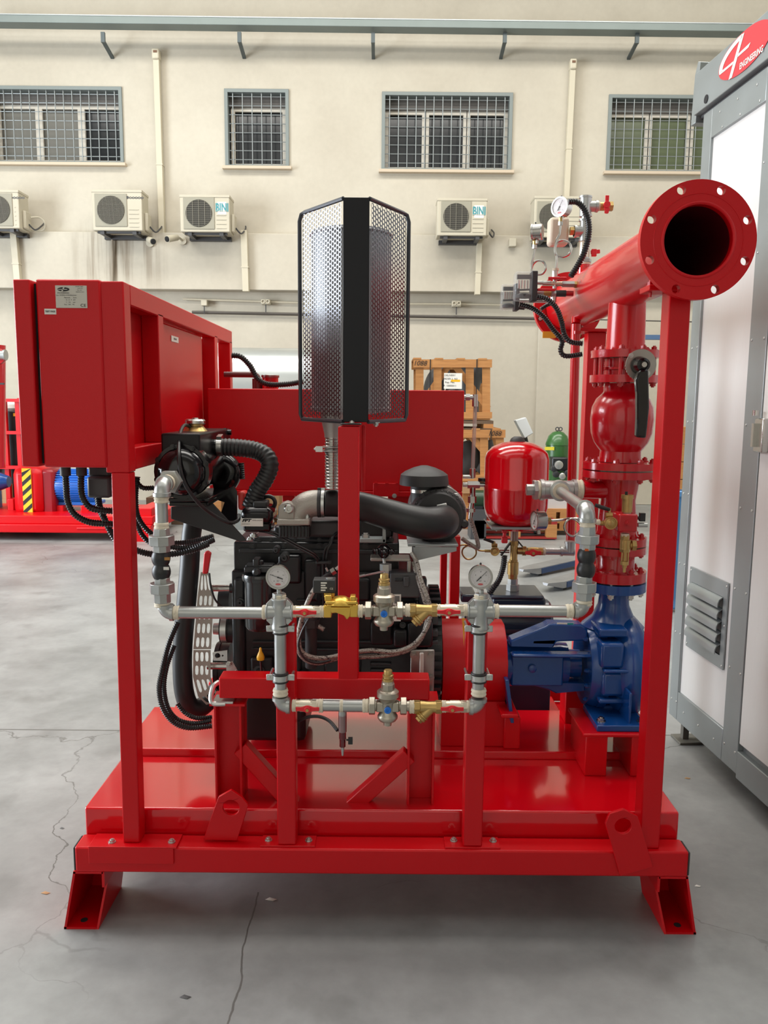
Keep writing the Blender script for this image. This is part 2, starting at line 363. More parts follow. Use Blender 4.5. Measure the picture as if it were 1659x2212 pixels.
struct(MB().box((-11.2, -7, 0), (-11, 14, 9.6)), 'wall_left', PAINTW)
struct(MB().box((9.6, -7, 0), (9.8, 14, 9.6)), 'wall_right', PAINTW)
struct(MB().box((-11, -7.2, 0), (9.6, -7, 9.6)), 'wall_front', PAINTW)
zb1 = W(700, 509).z; zb0 = V(600, 627, 12.86).z
WR = []
for x0, x1, y0, y1 in ((-24, 266, 187, 353), (486, 624.5, 193, 361), (824.5, 1106, 200, 369), (1311.5, 1596, 206, 373)):
    xm = (x0+x1)/2; ym = (y0+y1)/2; WR.append((W(x0, ym).x, W(x1, ym).x, W(xm, y1).z, W(xm, y0).z))
holes = [[(a, c), (b, c), (b, d), (a, d)] for a, b, c, d in WR]
struct(MB().plate([[(-11, zb1-.1), (9.6, zb1-.1), (9.6, 9.6), (-11, 9.6)]]+holes, (0, YW, 0), X_, Z_, -.4), 'wall_back', WALL, )
struct(MB().box((-11, 12.86, zb0), (9.6, 13.4, zb1)), 'trim_1', WALL, bev=.01)          # concrete band under the upper wall
lw = MB().box((-11, 13.12, 0), (9.6, 13.5, zb0+.02)); struct(lw, 'wall_back', WALL)
pil = MB().box((W(1160, 850).x, 13.04, 0), (9.6, 13.14, zb0)); struct(pil, 'trim_2', WALL, bev=.01)
WFR = mat('window_frame_paint', (122, 130, 128), .5, metal=.1); PVC = mat('window_sash_pvc', (196, 190, 178), .5); GLS = mat('dark_window_glass', (.016, .018, .02), .12, spec=.5)
GLSG = mat('greenish_window_glass', (.115, .14, .075), .2); GLSL = mat('dusty_window_glass', (.17, .165, .145), .25); SILL = mat('stone_sill', (196, 180, 158), .7)
def window(i, rect, nv, nh, panes, gl):
    x0, x1, z0, z1 = rect; r = D.objects.new('window_%d' % i, None); COL.objects.link(r); r['kind'] = 'structure'; r.location = ((x0+x1)/2, YW, z0); ORG[r.name] = Vector(r.location)
    f = .052; MB().plate([[(x0, z0), (x1, z0), (x1, z1), (x0, z1)], [(x0+f, z0+.03), (x1-f, z0+.03), (x1-f, z1-f), (x0+f, z1-f)]], (0, YW+.12, 0), X_, Z_, .15).obj('window_frame', WFR, r, bev=.004)
    g = MB(); zz = z1-f; w_ = (x1-x0-2*f)
    for k in range(nv): x = x0+f+w_*(k+.5)/nv; g.cyl((x, YW+.0, z0+.03), (x, YW+.0, zz), .0075, 6)
    for k in range(nh): z = z0+.03+(zz-z0-.03)*(k+.62)/nh; g.cyl((x0+f, YW+.012, z), (x1-f, YW+.012, z), .007, 6)
    g.obj('security_grille', GALVS, r, kind='stuff')
    MB().box((x0+f, YW+.13, z1-.21), (x1-f, YW+.3, z1-f)).obj('shutter_box', mat('shutter_box_grey', (96, 92, 88), .6), r)
    y = YW+.22; e = .065; lo = z0+.03; hi = z1-.2; px_ = x0+f
    for k, (a, b, gm) in enumerate(panes):
        pa, pb = x0+(x1-x0)*a, x0+(x1-x0)*b
        sh = MB().plate([[(pa, lo), (pb, lo), (pb, hi), (pa, hi)], [(pa+e, lo+e), (pb-e, lo+e), (pb-e, hi-e), (pa+e, hi-e)]], (0, y, 0), X_, Z_, .05).obj('sash', PVC, r, bev=.004)
        MB().box((pa+e, y+.015, lo+e), (pb-e, y+.022, hi-e)).obj('pane', gl[k], sh)
    MB().box((x0-.04, YW-.09, z0-.045), (x1+.04, YW+.12, z0)).obj('window_sill', SILL, r, bev=.004)
    MB().box((x0, YW+.3, z0), (x1, YW+.4, z1)).obj('reveal_panel', DARK, r)
P3 = [(.02, .345, 0), (.335, .665, 0), (.655, .98, 0)]
window(1, WR[0], 15, 8, P3, [GLSL, GLSL, GLS]); window(2, WR[1], 6, 8, [(.06, .94, 0)], [GLS])
window(3, WR[2], 14, 8, P3, [GLS]*3); window(4, WR[3], 14, 8, P3, [GLSG]*3)
# the half-drawn blinds behind window 1 and 2
# galvanised cable rail with brackets
RAIL = mat('rail_steel', (.20, .235, .225), .5, metal=.4, var=.1, vs=3)
t = thing('cable_rail', 'long galvanised steel channel on brackets running across the top of the wall', 'rail', W(800, 60))
a0, a1 = W(-60, 46, 12.6), W(1700, 68.5, 12.6)
MB().bar(a0, a1, .22, .10).obj('channel', RAIL, t, bev=.006)
MB().bar(a0+Vector((0, -.105, .055)), a1+Vector((0, -.105, .055)), .02, .015).obj('lip', GALVS, t)
for x, dy in ((222, 0), (517, 0), (806, 1), (1091, 1), (1377, 2)):
    p = W(x, 62+dy, 12.6); q = MB().box((p.x-.028, 12.58, p.z-.19), (p.x+.028, 12.62, p.z-.05)); q.bar((p.x, 13.0, p.z-.24), (p.x, 12.6, p.z-.17), .05, .03, Z_); q.obj('bracket', mat('bracket_steel', (84, 92, 94), .5, metal=.5), t)
# plastic trunking runs
def trunk(pts, w, lab, group=None, Y=12.97):
    P = [W(*p, Y) for p in pts]; t = thing('cable_trunking', lab, 'trunking', P[-1])
    for a, b in zip(P, P[1:]): MB().bar(a, b, S(w, a), .07, Y_ if abs(a.x-b.x) > abs(a.z-b.z) else X_).obj('trunking_cover', TRUNK, t, bev=.006)
    return t
def vtrunk(x0, y0, x1, y1, w, lab, Y=12.93, cap=False):
    a, b = W(x0, y0, Y), W(x1, y1, Y); hw = S(w, a)/2
    t = thing('cable_trunking', lab, 'trunking', b)
    am = (a.z*1+b.z*2)/3
    MB().add([(a.x-hw, Y-.04, a.z), (a.x+hw, Y-.04, a.z), (b.x+hw, Y-.04, b.z), (b.x-hw, Y-.04, b.z), (a.x-hw, Y+.06, a.z), (a.x+hw, Y+.06, a.z), (b.x+hw, Y+.06, b.z), (b.x-hw, Y+.06, b.z)],
             [(0, 1, 2, 3), (7, 6, 5, 4), (0, 4, 5, 1), (3, 2, 6, 7), (0, 3, 7, 4), (1, 5, 6, 2)]).obj('trunking_cover', TRUNK, t, bev=.006)
    MB().box((a.x+(b.x-a.x)*.6-hw*1.12, Y-.046, a.z+(b.z-a.z)*.6-.01), (a.x+(b.x-a.x)*.6+hw*1.12, Y+.06, a.z+(b.z-a.z)*.6+.01)).obj('joint_strip', TRUNK, t)
    if cap:
        c = MB().box((a.x-hw*1.2, Y-.07, a.z-.03), (a.x+hw*1.2, Y+.07, a.z+.12)); c.obj('wall_cap', TRUNK, t, bev=.02)
        MB().box((a.x-hw*.6, Y-.078, a.z+.055), (a.x+hw*.6, Y-.07, a.z+.085)).obj('cap_slot', mat('cap_slot', (120, 90, 70), .8), t)
    return t
vtrunk(338, 126, 350.5, 506, 13, 'tall cream trunking down the wall beside the second unit from the left', cap=True)
vtrunk(1237, 148, 1223, 436, 12, 'tall cream trunking down the wall left of the fourth window', cap=True)
vtrunk(29, 492, 40, 622, 14, 'short cream trunking on the concrete band at the far left', Y=12.80)
vtrunk(527, 498, 531.5, 630, 14, 'short cream trunking on the band just right of the lettered unit', Y=12.80)
vtrunk(1036, 516, 1031, 637, 12, 'thin cream trunking on the band below the unit right of the silencer', Y=12.80)
# conduits and boxes on the lower wall
def conduit(pts, r, mt, lab, Y=13.06):
    P = [W(*p, Y) for p in pts]; o = MB().tube(P, r, 8).obj('wall_conduit', mt, label=lab, cat='conduit'); return o
conduit([(395, 646), (700, 656), (1000, 657), (1300, 664), (1560, 672)], .014, TRUNK, 'thin light conduit pipe along the lower wall')
conduit([(415, 674.5), (700, 680), (1000, 685), (1300, 691), (1560, 697)], .024, mat('conduit_grey', (72, 66, 60), .5), 'thick dark conduit pipe along the lower wall')
def jbox(x, y, w, h, lab, sock=0):
    p = W(x, y, 13.0); hw, hh = S(w, p)/2, S(h, p)/2; t = thing('junction_box', lab, 'junction box', p-Vector((0, 0, hh)))
    MB().box((p.x-hw, 12.98, p.z-hh), (p.x+hw, 13.11, p.z+hh)).obj('box', ACW, t, bev=.01)
    for k in range(sock):
        c = p+Vector(((k-.5)*hw, -.02, 0)); MB().lathe([(0, hw*.42), (.02, hw*.42), (.02, hw*.3), (.008, hw*.28)], c, -Y_, 16, cap=False).obj('socket', ACW, t)
    MB().cyl(p+Vector((0, 0, -hh)), p+Vector((0, 0, -hh-.12)), .008, 6).obj('cable_stub', DGREY, t)
jbox(441, 654, 13, 13, 'plain square junction box on the wall conduit left of the silver tank')
jbox(574, 652, 20, 11, 'double socket box on the wall conduit above the silver tank', 2)
jbox(986, 656, 20, 13, 'double socket box on the wall conduit right of the silencer', 2)
p = W(1106, 526, 12.85); MB().box((p.x-.055, 12.76, p.z-.06), (p.x+.055, 12.87, p.z+.06)).obj('wall_box', ACW, bev=.01, label='small bare box on the concrete band right of the lettered unit', cat='wall box')
t = thing('dome_camera', 'dark dome camera on the wall at the far left', 'camera', W(52, 660, 12.95)); MB().cyl(W(52, 660, 13.12), W(52, 660, 12.98), .05, 16).obj('mount', ACW, t); MB().lathe([(0, .05), (.02, .052), (.05, .04), (.065, .001)], W(52, 660, 12.98), -Y_, 20).obj('dome', DARK, t)
# air conditioning outdoor units
def ac(x0, x1, y0, y1, side, fc, fr, letter, lab, grid='grid', bows=0):
    Y = 12.42; a = V(x0, (y0+y1)/2, Y); b = V(x1, (y0+y1)/2, Y); zt = V((x0+x1)/2, y0, Y).z; zb = V((x0+x1)/2, y1, Y).z; k = S(1, a)
    t = thing('air_conditioning_unit', lab, 'air conditioner', (a.x, Y, zb), 'air conditioning units along the wall'); w_ = b.x-a.x
    MB().box((a.x, Y, zb), (b.x, Y+.34, zt)).obj('casing', ACW, t, bev=.012)
    MB().box((a.x-.006, Y-.008, zt-.03), (b.x+.006, Y+.345, zt+.008)).obj('lid', ACW, t, bev=.006)
    c = V(fc[0], fc[1], Y); R = S(fr, c)
    DG = mat('unit_dark_opening', (58, 56, 50), .8)
    MB().box((c.x-R*1.12, Y-.012, c.z-R*1.1), (c.x+R*1.12, Y+.0, c.z+R*1.1)).obj('grille_panel', mat('unit_grille_panel', (150, 146, 130), .6), t, bev=.006)
    f = MB().cyl(c+Vector((0, -.013, 0)), c+Vector((0, -.018, 0)), R*.95, 36).obj('fan_opening', DG, t)
    g = MB()
    n = 11 if grid == 'grid' else 6
    for i in range(-n, n+1):
        h = math.sqrt(max(0, 1-(i/(n+.5))**2))*R*.95
        if i % (1 if grid == 'grid' else 3) == 0: q = c+Vector((i/(n+.5)*R*.95, -.024, 0)); g.bar(q-Z_*h, q+Z_*h, .003 if grid == 'grid' else .006, .004, Y_)
        q = c+Vector((0, -.022, i/(n+.5)*R*.95)); g.bar(q-X_*h, q+X_*h, .003, .003, Y_)
    g.obj('fan_guard', mat('unit_wire', (128, 124, 112), .5), f, kind='stuff')
    ox = c.x+R*1.25 if grid != 'mirror' else a.x+.03
    for i in range(5): MB().box((ox, Y-.008, zb+.05+i*k*9), (b.x-.05, Y+.002, zb+.056+i*k*9)).obj('casing_rib', ACW, t)
    MB().box((a.x+.1, Y+.02, zb-.05), (a.x+.16, Y+.55, zb)).box((b.x-.16, Y+.02, zb-.05), (b.x-.1, Y+.55, zb)).box((a.x+.05, Y+.05, zb-.03), (b.x-.05, Y+.09, zb-.002)).box((a.x+.05, Y+.35, zb-.06), (b.x-.05, Y+.58, zb-.002)).obj('bracket', DGREY, t)
    if side > 0:
        MB().box((b.x, Y+.1, zb+.02), (b.x+.05, Y+.3, zb+.28)).obj('valve_cover', ACW, t, bev=.015)
        MB().tube(smooth([(b.x+.05, Y+.2, zb+.1), (b.x+.12, Y+.25, zb+.03), (b.x+.16, Y+.4, zb+.12), (b.x+.14, 12.98, zb+.2)], 5), .012, 6).obj('hose', DGREY, t)
    o = (c.x+R*1.12+b.x)/2
    if letter == 'BINI':
        TE = mat('teal_lettering', (70, 140, 148), .5)
        pw = b.x-c.x-R*1.3; MB().box((o-pw*.36, Y-.004, zt-.27), (o+pw*.36, Y, zt-.09)).obj('logo_plate', WHITE, t, bev=.003)
        txt('BINI', .16, TE, t, (o, Y-.004, zt-.175), X_, Z_, bold=.006, sx=.66, label='teal block lettering')
    elif letter:
        MB().lathe([(0, .02), (.004, .02)], (o-.1, Y-.001, zt-.1), -Y_, 14).obj('badge', DGREY, t)
        txt(letter, .06, DGREY, t, (o+.03, Y-.001, zt-.1), X_, Z_, bold=.002, sx=1.3)
    return t
ac(-44, 41, 411, 493, 1, (-7, 453), 31, 'ooooo', 'unit with a round badge cut by the left edge of the picture')
ac(199, 307, 411, 498, 1, (240, 454), 31, 'ooooo', 'unit with a round badge and dense fan grid above the stained wall')
ac(389, 496, 422, 501, 1, (430, 461), 30, 'BINI', 'unit with teal block lettering left of the perforated silencer guard', grid='bars')
ac(944.5, 1052, 429.5, 509, 1, (985, 468), 29, 'BINI', 'unit with teal block lettering right of the perforated silencer guard', grid='bars')
ac(1154, 1268, 425, 513, 0, (1192, 468), 29, '', 'unlettered unit behind the small pressure gauges')
P = [W(66, 470, 12.6), W(85, 470, 12.7), W(97, 482, 12.75), W(92, 498, 12.8), W(62, 497, 12.78), W(40, 505, 12.8)]
MB().tube(smooth(P), .014, 8).obj('drain_hose', ACW, label='light hose looping from the leftmost unit', cat='hose')
MB().tube([W(242, 508, 12.80), W(243, 560, 12.82), W(242, 617, 12.82)], .02, 8).obj('drain_pipe', mat('drain_grey', (150, 140, 124), .6), label='thin drain pipe running down the stained wall band', cat='pipe')
def cctv(x, y, dx, lab):
    c = V(x, y, 12.55); t = thing('security_camera', lab, 'camera', c)
    d = Vector((dx, -.75, -.25)).normalized()
    MB().lathe([(0, .045), (.20, .05), (.20, .042)], c-d*.12, d, 20).obj('housing', ACW, t)
    MB().lathe([(0, .04), (.012, .04), (.02, .03)], c+d*.082, d, 20).obj('lens', DARK, t)
    MB().tube(smooth([c-d*.08, c+Vector((-dx*.15, .15, .04)), c+Vector((-dx*.2, .3, .02))], 4), .018, 8).obj('arm', ACW, t)
    MB().cyl(c+Vector((-dx*.2, .31, .02)), c+Vector((-dx*.2, .27, .02)), .06, 16).obj('wall_plate', ACW, t)
cctv(327, 520, .5, 'left of two white bullet cameras below the stained-wall unit, turned right')
cctv(370, 515, -.5, 'right of two white bullet cameras, turned left, beside the lettered unit')
# ---------------------------------------------------------------- galvanised container on the right
CS = thing('equipment_container', 'tall galvanised container with white wall panels and louvred vent on the right', 'container', (1.423, 3.79, 0), local=True)
CS.rotation_euler = (0, 0, math.atan2(-.99736, .072664))       # local x runs along the wall towards the camera, local -y... outwards
# local axes: x = along the wall, y = left of x  (so the wall faces local -y)
PANEL = mat('white_wall_panel', (212, 211, 208), .30, metal=.0, bump=.06, bs=300, stretch=(4, 4, .3), var=.03, vs=40)
def cbx(s0, s1, z0, z1, o0=0., o1=.05): return MB().box((s0, -o0, z0), (s1, -o0+o1, z1))   # o0 = how far proud of the wall
LEN = 3.4; sgn = 1
def cpart(m, name, mt, bev=.003, **k): return m.obj(name, mt, CS, bev=bev, **k)
cpart(MB().box((-.02, .012, .13), (LEN, 2.2, 2.9)), 'container_body', GALVS)
cpart(cbx(.05, .515, .25, 2.78, .0), 'wall_panel', PANEL, label='white wall panel with the louvred vent')
cpart(cbx(.64, 1.8, .25, 2.78, .012), 'access_door', PANEL)
cpart(cbx(-.028, .057, .115, 2.9, .012), 'corner_post', GALVS)
cpart(cbx(.503, .632, .115, 2.9, .012), 'upright', GALVS); cpart(cbx(1.85, 1.98, .115, 2.9, .012), 'upright', GALVS)
cpart(cbx(.058, .502, .115, .255, .012), 'sill_rail', GALVS); cpart(cbx(.633, 1.85, .1, .215, .014), 'sill_rail', GALVS)
cpart(cbx(.057, .503, 2.775, 2.9, .012), 'head_rail', GALVS); cpart(cbx(.632, 1.85, 2.775, 2.9, .012), 'head_rail', GALVS)
cpart(MB().box((-.09, -.03, 2.915), (LEN, .3, 3.095)), 'roof_beam', GALVS, label='deep top beam carrying the red logo')
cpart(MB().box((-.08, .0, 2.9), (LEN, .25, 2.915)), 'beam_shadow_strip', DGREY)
cpart(MB().plate([[(-.125, 2.9), (.0, 2.9), (.0, 3.16), (-.075, 3.16), (-.125, 3.12)], circ(.028, 16, -.03, 3.105)], (0, .06, 0), X_, Z_, -.012), 'lifting_plate', GALVS)
cpart(MB().plate([[(-.14, 2.885), (-.09, 2.885), (-.075, 3.14), (-.1, 3.15), (-.125, 3.1)]], (0, -.02, 0), X_, Z_, -.3), 'corner_bracket', GALVS)
cpart(MB().lathe([(0, .018), (.002, .018)], (.03, -.031, 2.945), -Y_, 18), 'cable_hole', DARK, 0)
def rivet(s_, z_): piece('rivet', 'rivet', lambda: MB().lathe([(0, .0055), (.002, .005), (.0035, .001)], (0, 0, 0), Z_, 10), ZINC, CS, (s_, -.012, z_), -Y_)
for k in range(8):
    z = .2+k*.335; rivet(-.006, z); rivet(.046, z+.003); rivet(.522, z); rivet(.612, z)
for s_ in (.13, .28, .43): rivet(s_, .18); rivet(s_, 2.86); rivet(s_+.03, 2.79)
# louvred vent
lv = cpart(MB().plate([[(.104, .50), (.461, .50), (.461, .877), (.104, .877)], [(.128, .555), (.428, .555), (.428, .81), (.128, .81)]], (0, -.004, 0), X_, Z_, .006), 'vent_frame', GALVS, 0, label='louvred vent frame low on the wall panel')
MB().box((.115, .0, .51), (.45, .006, .87)).obj('vent_backing', DARK, CS)
for k in range(5):
    zc = .572+k*.051
    MB().plate([[(0, .046), (.012, .043), (.024, .034), (.030, .018), (.030, 0), (.027, 0), (.026, .017), (.021, .031), (.010, .039), (0, .042)]], (.426, -.003, zc-.012), -Y_, Z_, .296).obj('vent_slat', GALVS, lv)
for s_, z_ in ((.115, .515), (.45, .515), (.115, .862), (.45, .862), (.45, .69), (.115, .69)): piece('vent_rivet', 'rivet', None, ZINC, CS, (s_, -.0095, z_), -Y_)
# logo: red oval with white angular sign and lettering
LG = D.objects.new('logo_oval', None); D.objects.remove(LG)
lo = cpart(MB().plate([[(.345+.207*math.cos(t*math.pi/24), 3.015+.077*math.sin(t*math.pi/24)) for t in range(48)]], (0, -.0315, 0), X_, Z_, .0015), 'logo_oval', LOGOR, 0, label='red oval logo on the top beam')
def stroke(pts): return MB().plate([pts], (0, -.0335, 0), X_, Z_, .001).obj('logo_mark', WHITE, lo)
LW = []
for i in range(22):
    t = math.radians(95+i*4.6); LW.append((.345+.200*math.cos(t), 3.015+.073*math.sin(t)))
LI = []
for i in range(22):
    t = math.radians(187-i*4.2); f_ = .78+.0*i; LI.append((.360+.185*math.cos(t), 3.008+.064*math.sin(t)))
stroke(LW+LI)
stroke([(.235, 2.948), (.262, 2.948), (.345, 3.085), (.318, 3.085)])
stroke([(.150, 2.998), (.160, 3.008), (.268, 3.008), (.262, 2.998)])
stroke([(.290, 3.010), (.297, 3.020), (.400, 3.026), (.385, 3.013)])
txt('ENGINEERING', .034, WHITE, CS, (.322, -.0335, 2.964), X_, Z_, align='LEFT', bold=.0006, sx=.82, dep=.001, label='white capital lettering along the oval')
# latch on the door
la = cpart(MB().box((.636, -.04, 1.44), (.70, -.01, 1.57)), 'door_latch', STEEL, .005); MB().cyl((.65, -.045, 1.58), (.65, -.045, 1.60), .012, 12).box((.645, -.055, 1.46), (.66, -.035, 1.55)).obj('latch_hook', STEEL, la)
ft = MB().box((-.02, .0, 0), (.09, .12, .012)).box((.02, .03, .01), (.05, .06, .115)); cpart(ft, 'support_foot', mat('dirty_foot', (96, 94, 86), .6), .002)
cpart(MB().box((-.02, .9, 0), (.09, 1.1, .13)).box((2.6, .0, 0), (2.7, .2, .13)).box((2.6, 1.8, 0), (2.7, 2.0, .13)), 'support_blocks', DGREY)
# ---------------------------------------------------------------- pump skid
def bx(a, b): return MB().box(a, b)
ZT = .272; YF = 2.30; ZP = .355
sk = thing('skid_base', 'long red steel skid base with tiered deck plate on four flared feet', 'skid', (0, 2.9, 0))
XL, XR = -.938, .942
bx((XL+.006, YF, .190), (XR-.006, YF+.078, ZT)).obj('front_beam', REDP, sk, bev=.006)
for x, s_ in ((XL, 1), (XR, -1)): bx((x, YF+.003, .193), (x+s_*.007, YF+.075, ZT-.003)).obj('end_cap', RUBM, sk, bev=.004)
bx((-.929, YF+.085, .20), (.932, 2.76, ZP)).obj('front_deck', REDT, sk, bev=.006, label='glossy red front deck plate')
bx((-.929, 2.76, .20), (.932, 3.16, ZP+.028)).obj('rear_deck', REDT, sk, bev=.004, label='glossy red raised rear deck plate')
bx((-.90, 2.757, ZP+.0), (.93, 2.7605, ZP+.003)).obj('weld_seam', REDP, sk)
for x in (-.55, .02, .62): bx((x, 3.16, .2), (x+.07, 3.6, .30)).obj('long_beam', REDP, sk, bev=.004)
bx((-.80, 3.58, .26), (1.02, 3.66, .335)).obj('rear_beam', REDP, sk, bev=.005)
bx((XL+.006, YF+.078, .19), (XL+.08, YF+.09, .25)).obj('closing_plate', REDP, sk)
def foot(x0, x1, xo0, xo1, s_):      # flared channel foot: top edge x0..x1, bottom x..; open to the front
    t_ = .007; zt, zb = .19, .0
    y0, y1 = YF+.002, YF+.22
    m = MB()
    def sheet(a, b, c, d, nrm): 
        n = Vector(nrm)*t_; P = [Vector(p) for p in (a, b, c, d)]; m.add(P+[p+n for p in P], [(0, 1, 2, 3), (7, 6, 5, 4), (0, 4, 5, 1), (1, 5, 6, 2), (2, 6, 7, 3), (3, 7, 4, 0)])
    yb = y0-.0
    sheet((x0, y0, zt), (x0, y1, zt), (xo0, y1, zb), (xo0, yb, zb), (s_, 0, 0))            # outer cheek
    sheet((xo0, yb, zb), (xo1, yb, zb), (xo1, y1, zb), (xo0, y1, zb), (0, 0, 1))           # sole
    sheet((x0, y0, zt-.006), (x1, y0, zt-.006), (x1, y1, zt-.006), (x0, y1, zt-.006), (0, 0, 1))
    sheet((x1, y0+.06, zt), (x1, y1, zt), (xo1, y1, zb), (xo1, yb, zb), (s_, 0, 0))        # inner cheek, cut back
    m.plate([[(x0, zt), (x1, zt), (xo1, zb), (xo0, zb)] if s_ < 0 else [(xo0, zb), (xo1, zb), (x1, zt), (x0, zt)]], (0, y1, 0), X_, Z_, -.006)
    o = m.obj('foot', REDP, sk)
    bx((x1-.004, y0, zt-.05), (x1+.004, y0+.09, zt)).obj('foot_gusset', REDP, o)
    MB().lathe([(0, .011), (.0012, .011)], ((xo0+xo1)/2, yb+.035, zb+t_), Z_, 16).obj('anchor_hole', DARK, o)
foot(V(158, 1895, YF).x, V(222, 1895, YF).x, V(138, 2015, YF).x, V(208, 2015, YF).x, 1)
foot(V(1487, 1898, YF).x, V(1424, 1898, YF).x, V(1504, 2022, YF).x, V(1440, 2022, YF).x, -1)
for s_, x in ((1, -.93), (-1, .93)): bx((x, 3.35, 0), (x+s_*.15, 3.58, .26)).obj('rear_foot', REDP, sk, bev=.004)
def lug(pl, hole, Y, name='lifting_lug', t_=.012):
    P = [V(x, y, Y) for x, y in pl]; c = V(*hole[:2], Y); r = S(hole[2], c)
    L = [(p.x, p.z) for p in P]; return MB().plate([L, circ(r, 28, c.x, c.z)], (0, Y+t_, 0), X_, Z_, t_).obj(name, REDP, sk, bev=.0015)
lug([(439, 1814), (512, 1816), (536, 1740), (522, 1722), (499, 1707), (472, 1722), (467, 1735)], (499, 1745, 18), YF+.035)
lug([(1340, 1893), (1411, 1873), (1378, 1764), (1347, 1749), (1317, 1758), (1308, 1780)], (1346, 1785, 18), YF-.014)
# corner plate of the left post and small bolted foot plates
bx((V(193, 1850, YF).x, YF-.007, V(200, 1863, YF).z), (V(376, 1850, YF).x, YF+.0, ZT+.001)).box((V(193, 1850, YF).x, YF-.007, ZT), (V(383, 1850, YF).x, YF+.07, ZT+.006)).obj('corner_plate', REDP, sk, bev=.0015)
for x0, x1 in ((561, 680), (962, 1082)): bx((V(x0, 1828, YF).x, YF+.008, ZT), (V(x1, 1828, YF).x, YF+.068, ZT+.006)).obj('foot_plate', REDP, sk, bev=.001)
for x, y in ((242, 1819), (371, 1819), (580, 1815), (667, 1816), (980, 1816), (1065, 1817)): p = VZ(x, y, ZT+.006); bolt(sk, p, Z_, .0085, ZINC, .008)
for x in (242, 371): bolt(sk, Vector((VZ(x, 1885, ZT).x-.0, YF+.03, .19)), -Z_, .006, ZINC, .006)
def supbox(x0, x1, y0, y1, z0, z1, nm_='pedestal'): return bx((x0, y0, z0), (x1, y1, z1)).obj(nm_, REDP, sk, bev=.004)
# pump pedestal: table on two legs, near one and far one
pa, pb = V(1268, 1586, 2.62).x, V(1400, 1586, 2.62).x
zt_ = V(1300, 1586, 2.62).z
supbox(pa-.012, pb+.03, 2.62, 2.86, zt_-.012, zt_, 'pump_table')
supbox(pa, pa+.075, 2.63, 2.85, ZP, zt_-.012, 'pump_leg'); supbox(pb-.05, pb+.02, 2.63, 2.85, ZP, zt_-.012, 'pump_leg')
q0, q1 = V(1088, 1560, 2.80), V(1120, 1640, 2.80)
supbox(q0.x-.0, q1.x, 2.78, 2.86, ZP+.028, V(1100, 1550, 2.78).z, 'bearing_leg')
supbox(V(1084, 1500, 2.7).x, V(1122, 1500, 2.7).x, 2.70, 2.98, V(1100, 1552, 2.7).z-.0, V(1100, 1546, 2.7).z+.004, 'bearing_plate')
supbox(V(1220, 1560, 3.02).x, V(1264, 1560, 3.02).x, 3.02, 3.12, ZP+.028, V(1240, 1480, 3.02).z, 'far_leg')
supbox(V(1098, 1500, 3.60).x, V(1132, 1500, 3.60).x, 3.60, 3.66, 0.0, .27, 'rear_stub')
# ---------------------------------------------------------------- T shaped silencer stand
st_ = thing('silencer_stand', 'red T shaped stand of square tube in front of the engine', 'stand', (V(752, 1500, 2.42).x, 2.44, ZP))
YS = 2.42
def sq(x0, x1, y0, y1, Y, d, name='tube', par=None, mt=REDP, bev=.004):
    m = MB(); pxb(m, x0, y0, x1, y1, Y, d); return m.obj(name, mt, par, bev=bev)
sq(473, 928, 1466, 1511, YS, .07, 'cross_tube', st_)
sq(730, 775, 921, 1470, YS+.002, .066, 'upright_tube', st_)
def ibeam(x0, x1, Y):
    a = V(x0, 1600, Y).x; b = V(x1, 1600, Y).x; zt = V(x0, 1524, Y).z; m = MB()
    m.box((a, Y, ZP), (a+.007, Y+.10, zt)).box((b-.007, Y, ZP), (b, Y+.10, zt)).box((a, Y+.046, ZP), (b, Y+.053, zt))
    m.obj('profile_leg', REDP, st_, bev=.001)
    bx((a-.012, Y-.006, zt), (b+.012, Y+.11, zt+.007)).obj('leg_plate', REDP, st_)
ibeam(463, 522, YS); ibeam(881, 939, YS)
def dstrut(x0, y0, x1, y1):
    a, b = V(x0, y0, YS+.03), V(x1, y1, YS+.03); MB().bar(a, b, .05, .042, Y_).obj('diagonal_strut', REDP, st_, bev=.003)
dstrut(520, 1612, 642, 1746); dstrut(884, 1628, 746, 1752)
u_ = V(466, 1512, YS); MB().tube(smooth([u_+Vector((.03, .0, -.012)), u_+Vector((-.012, .0, -.008)), u_+Vector((-.014, .03, .03)), u_+Vector((.0, .05, .04))], 5), .008, 8).obj('u_bolt', ZINC, st_)
bx(u_+Vector((-.01, -.004, -.014)), u_+Vector((.055, .06, -.004))).obj('clamp_shoe', ZINC, st_, bev=.002)
# ---------------------------------------------------------------- two short posts with the pipe clamps
for x0, x1, lab in ((598, 639, 'short red square post left, carrying the bypass pipe'), (1003, 1045, 'short red square post right, carrying the bypass pipe')):
    a, b = V(x0, 1700, YF+.012).x, V(x1, 1700, YF+.012).x; t = thing('pipe_post', lab, 'post', ((a+b)/2, YF+.04, ZT+.006))
    bx((a, YF+.012, ZT+.006), (b, YF+.067, V(x0, 1335, YF).z)).obj('post_tube', REDP, t, bev=.004)
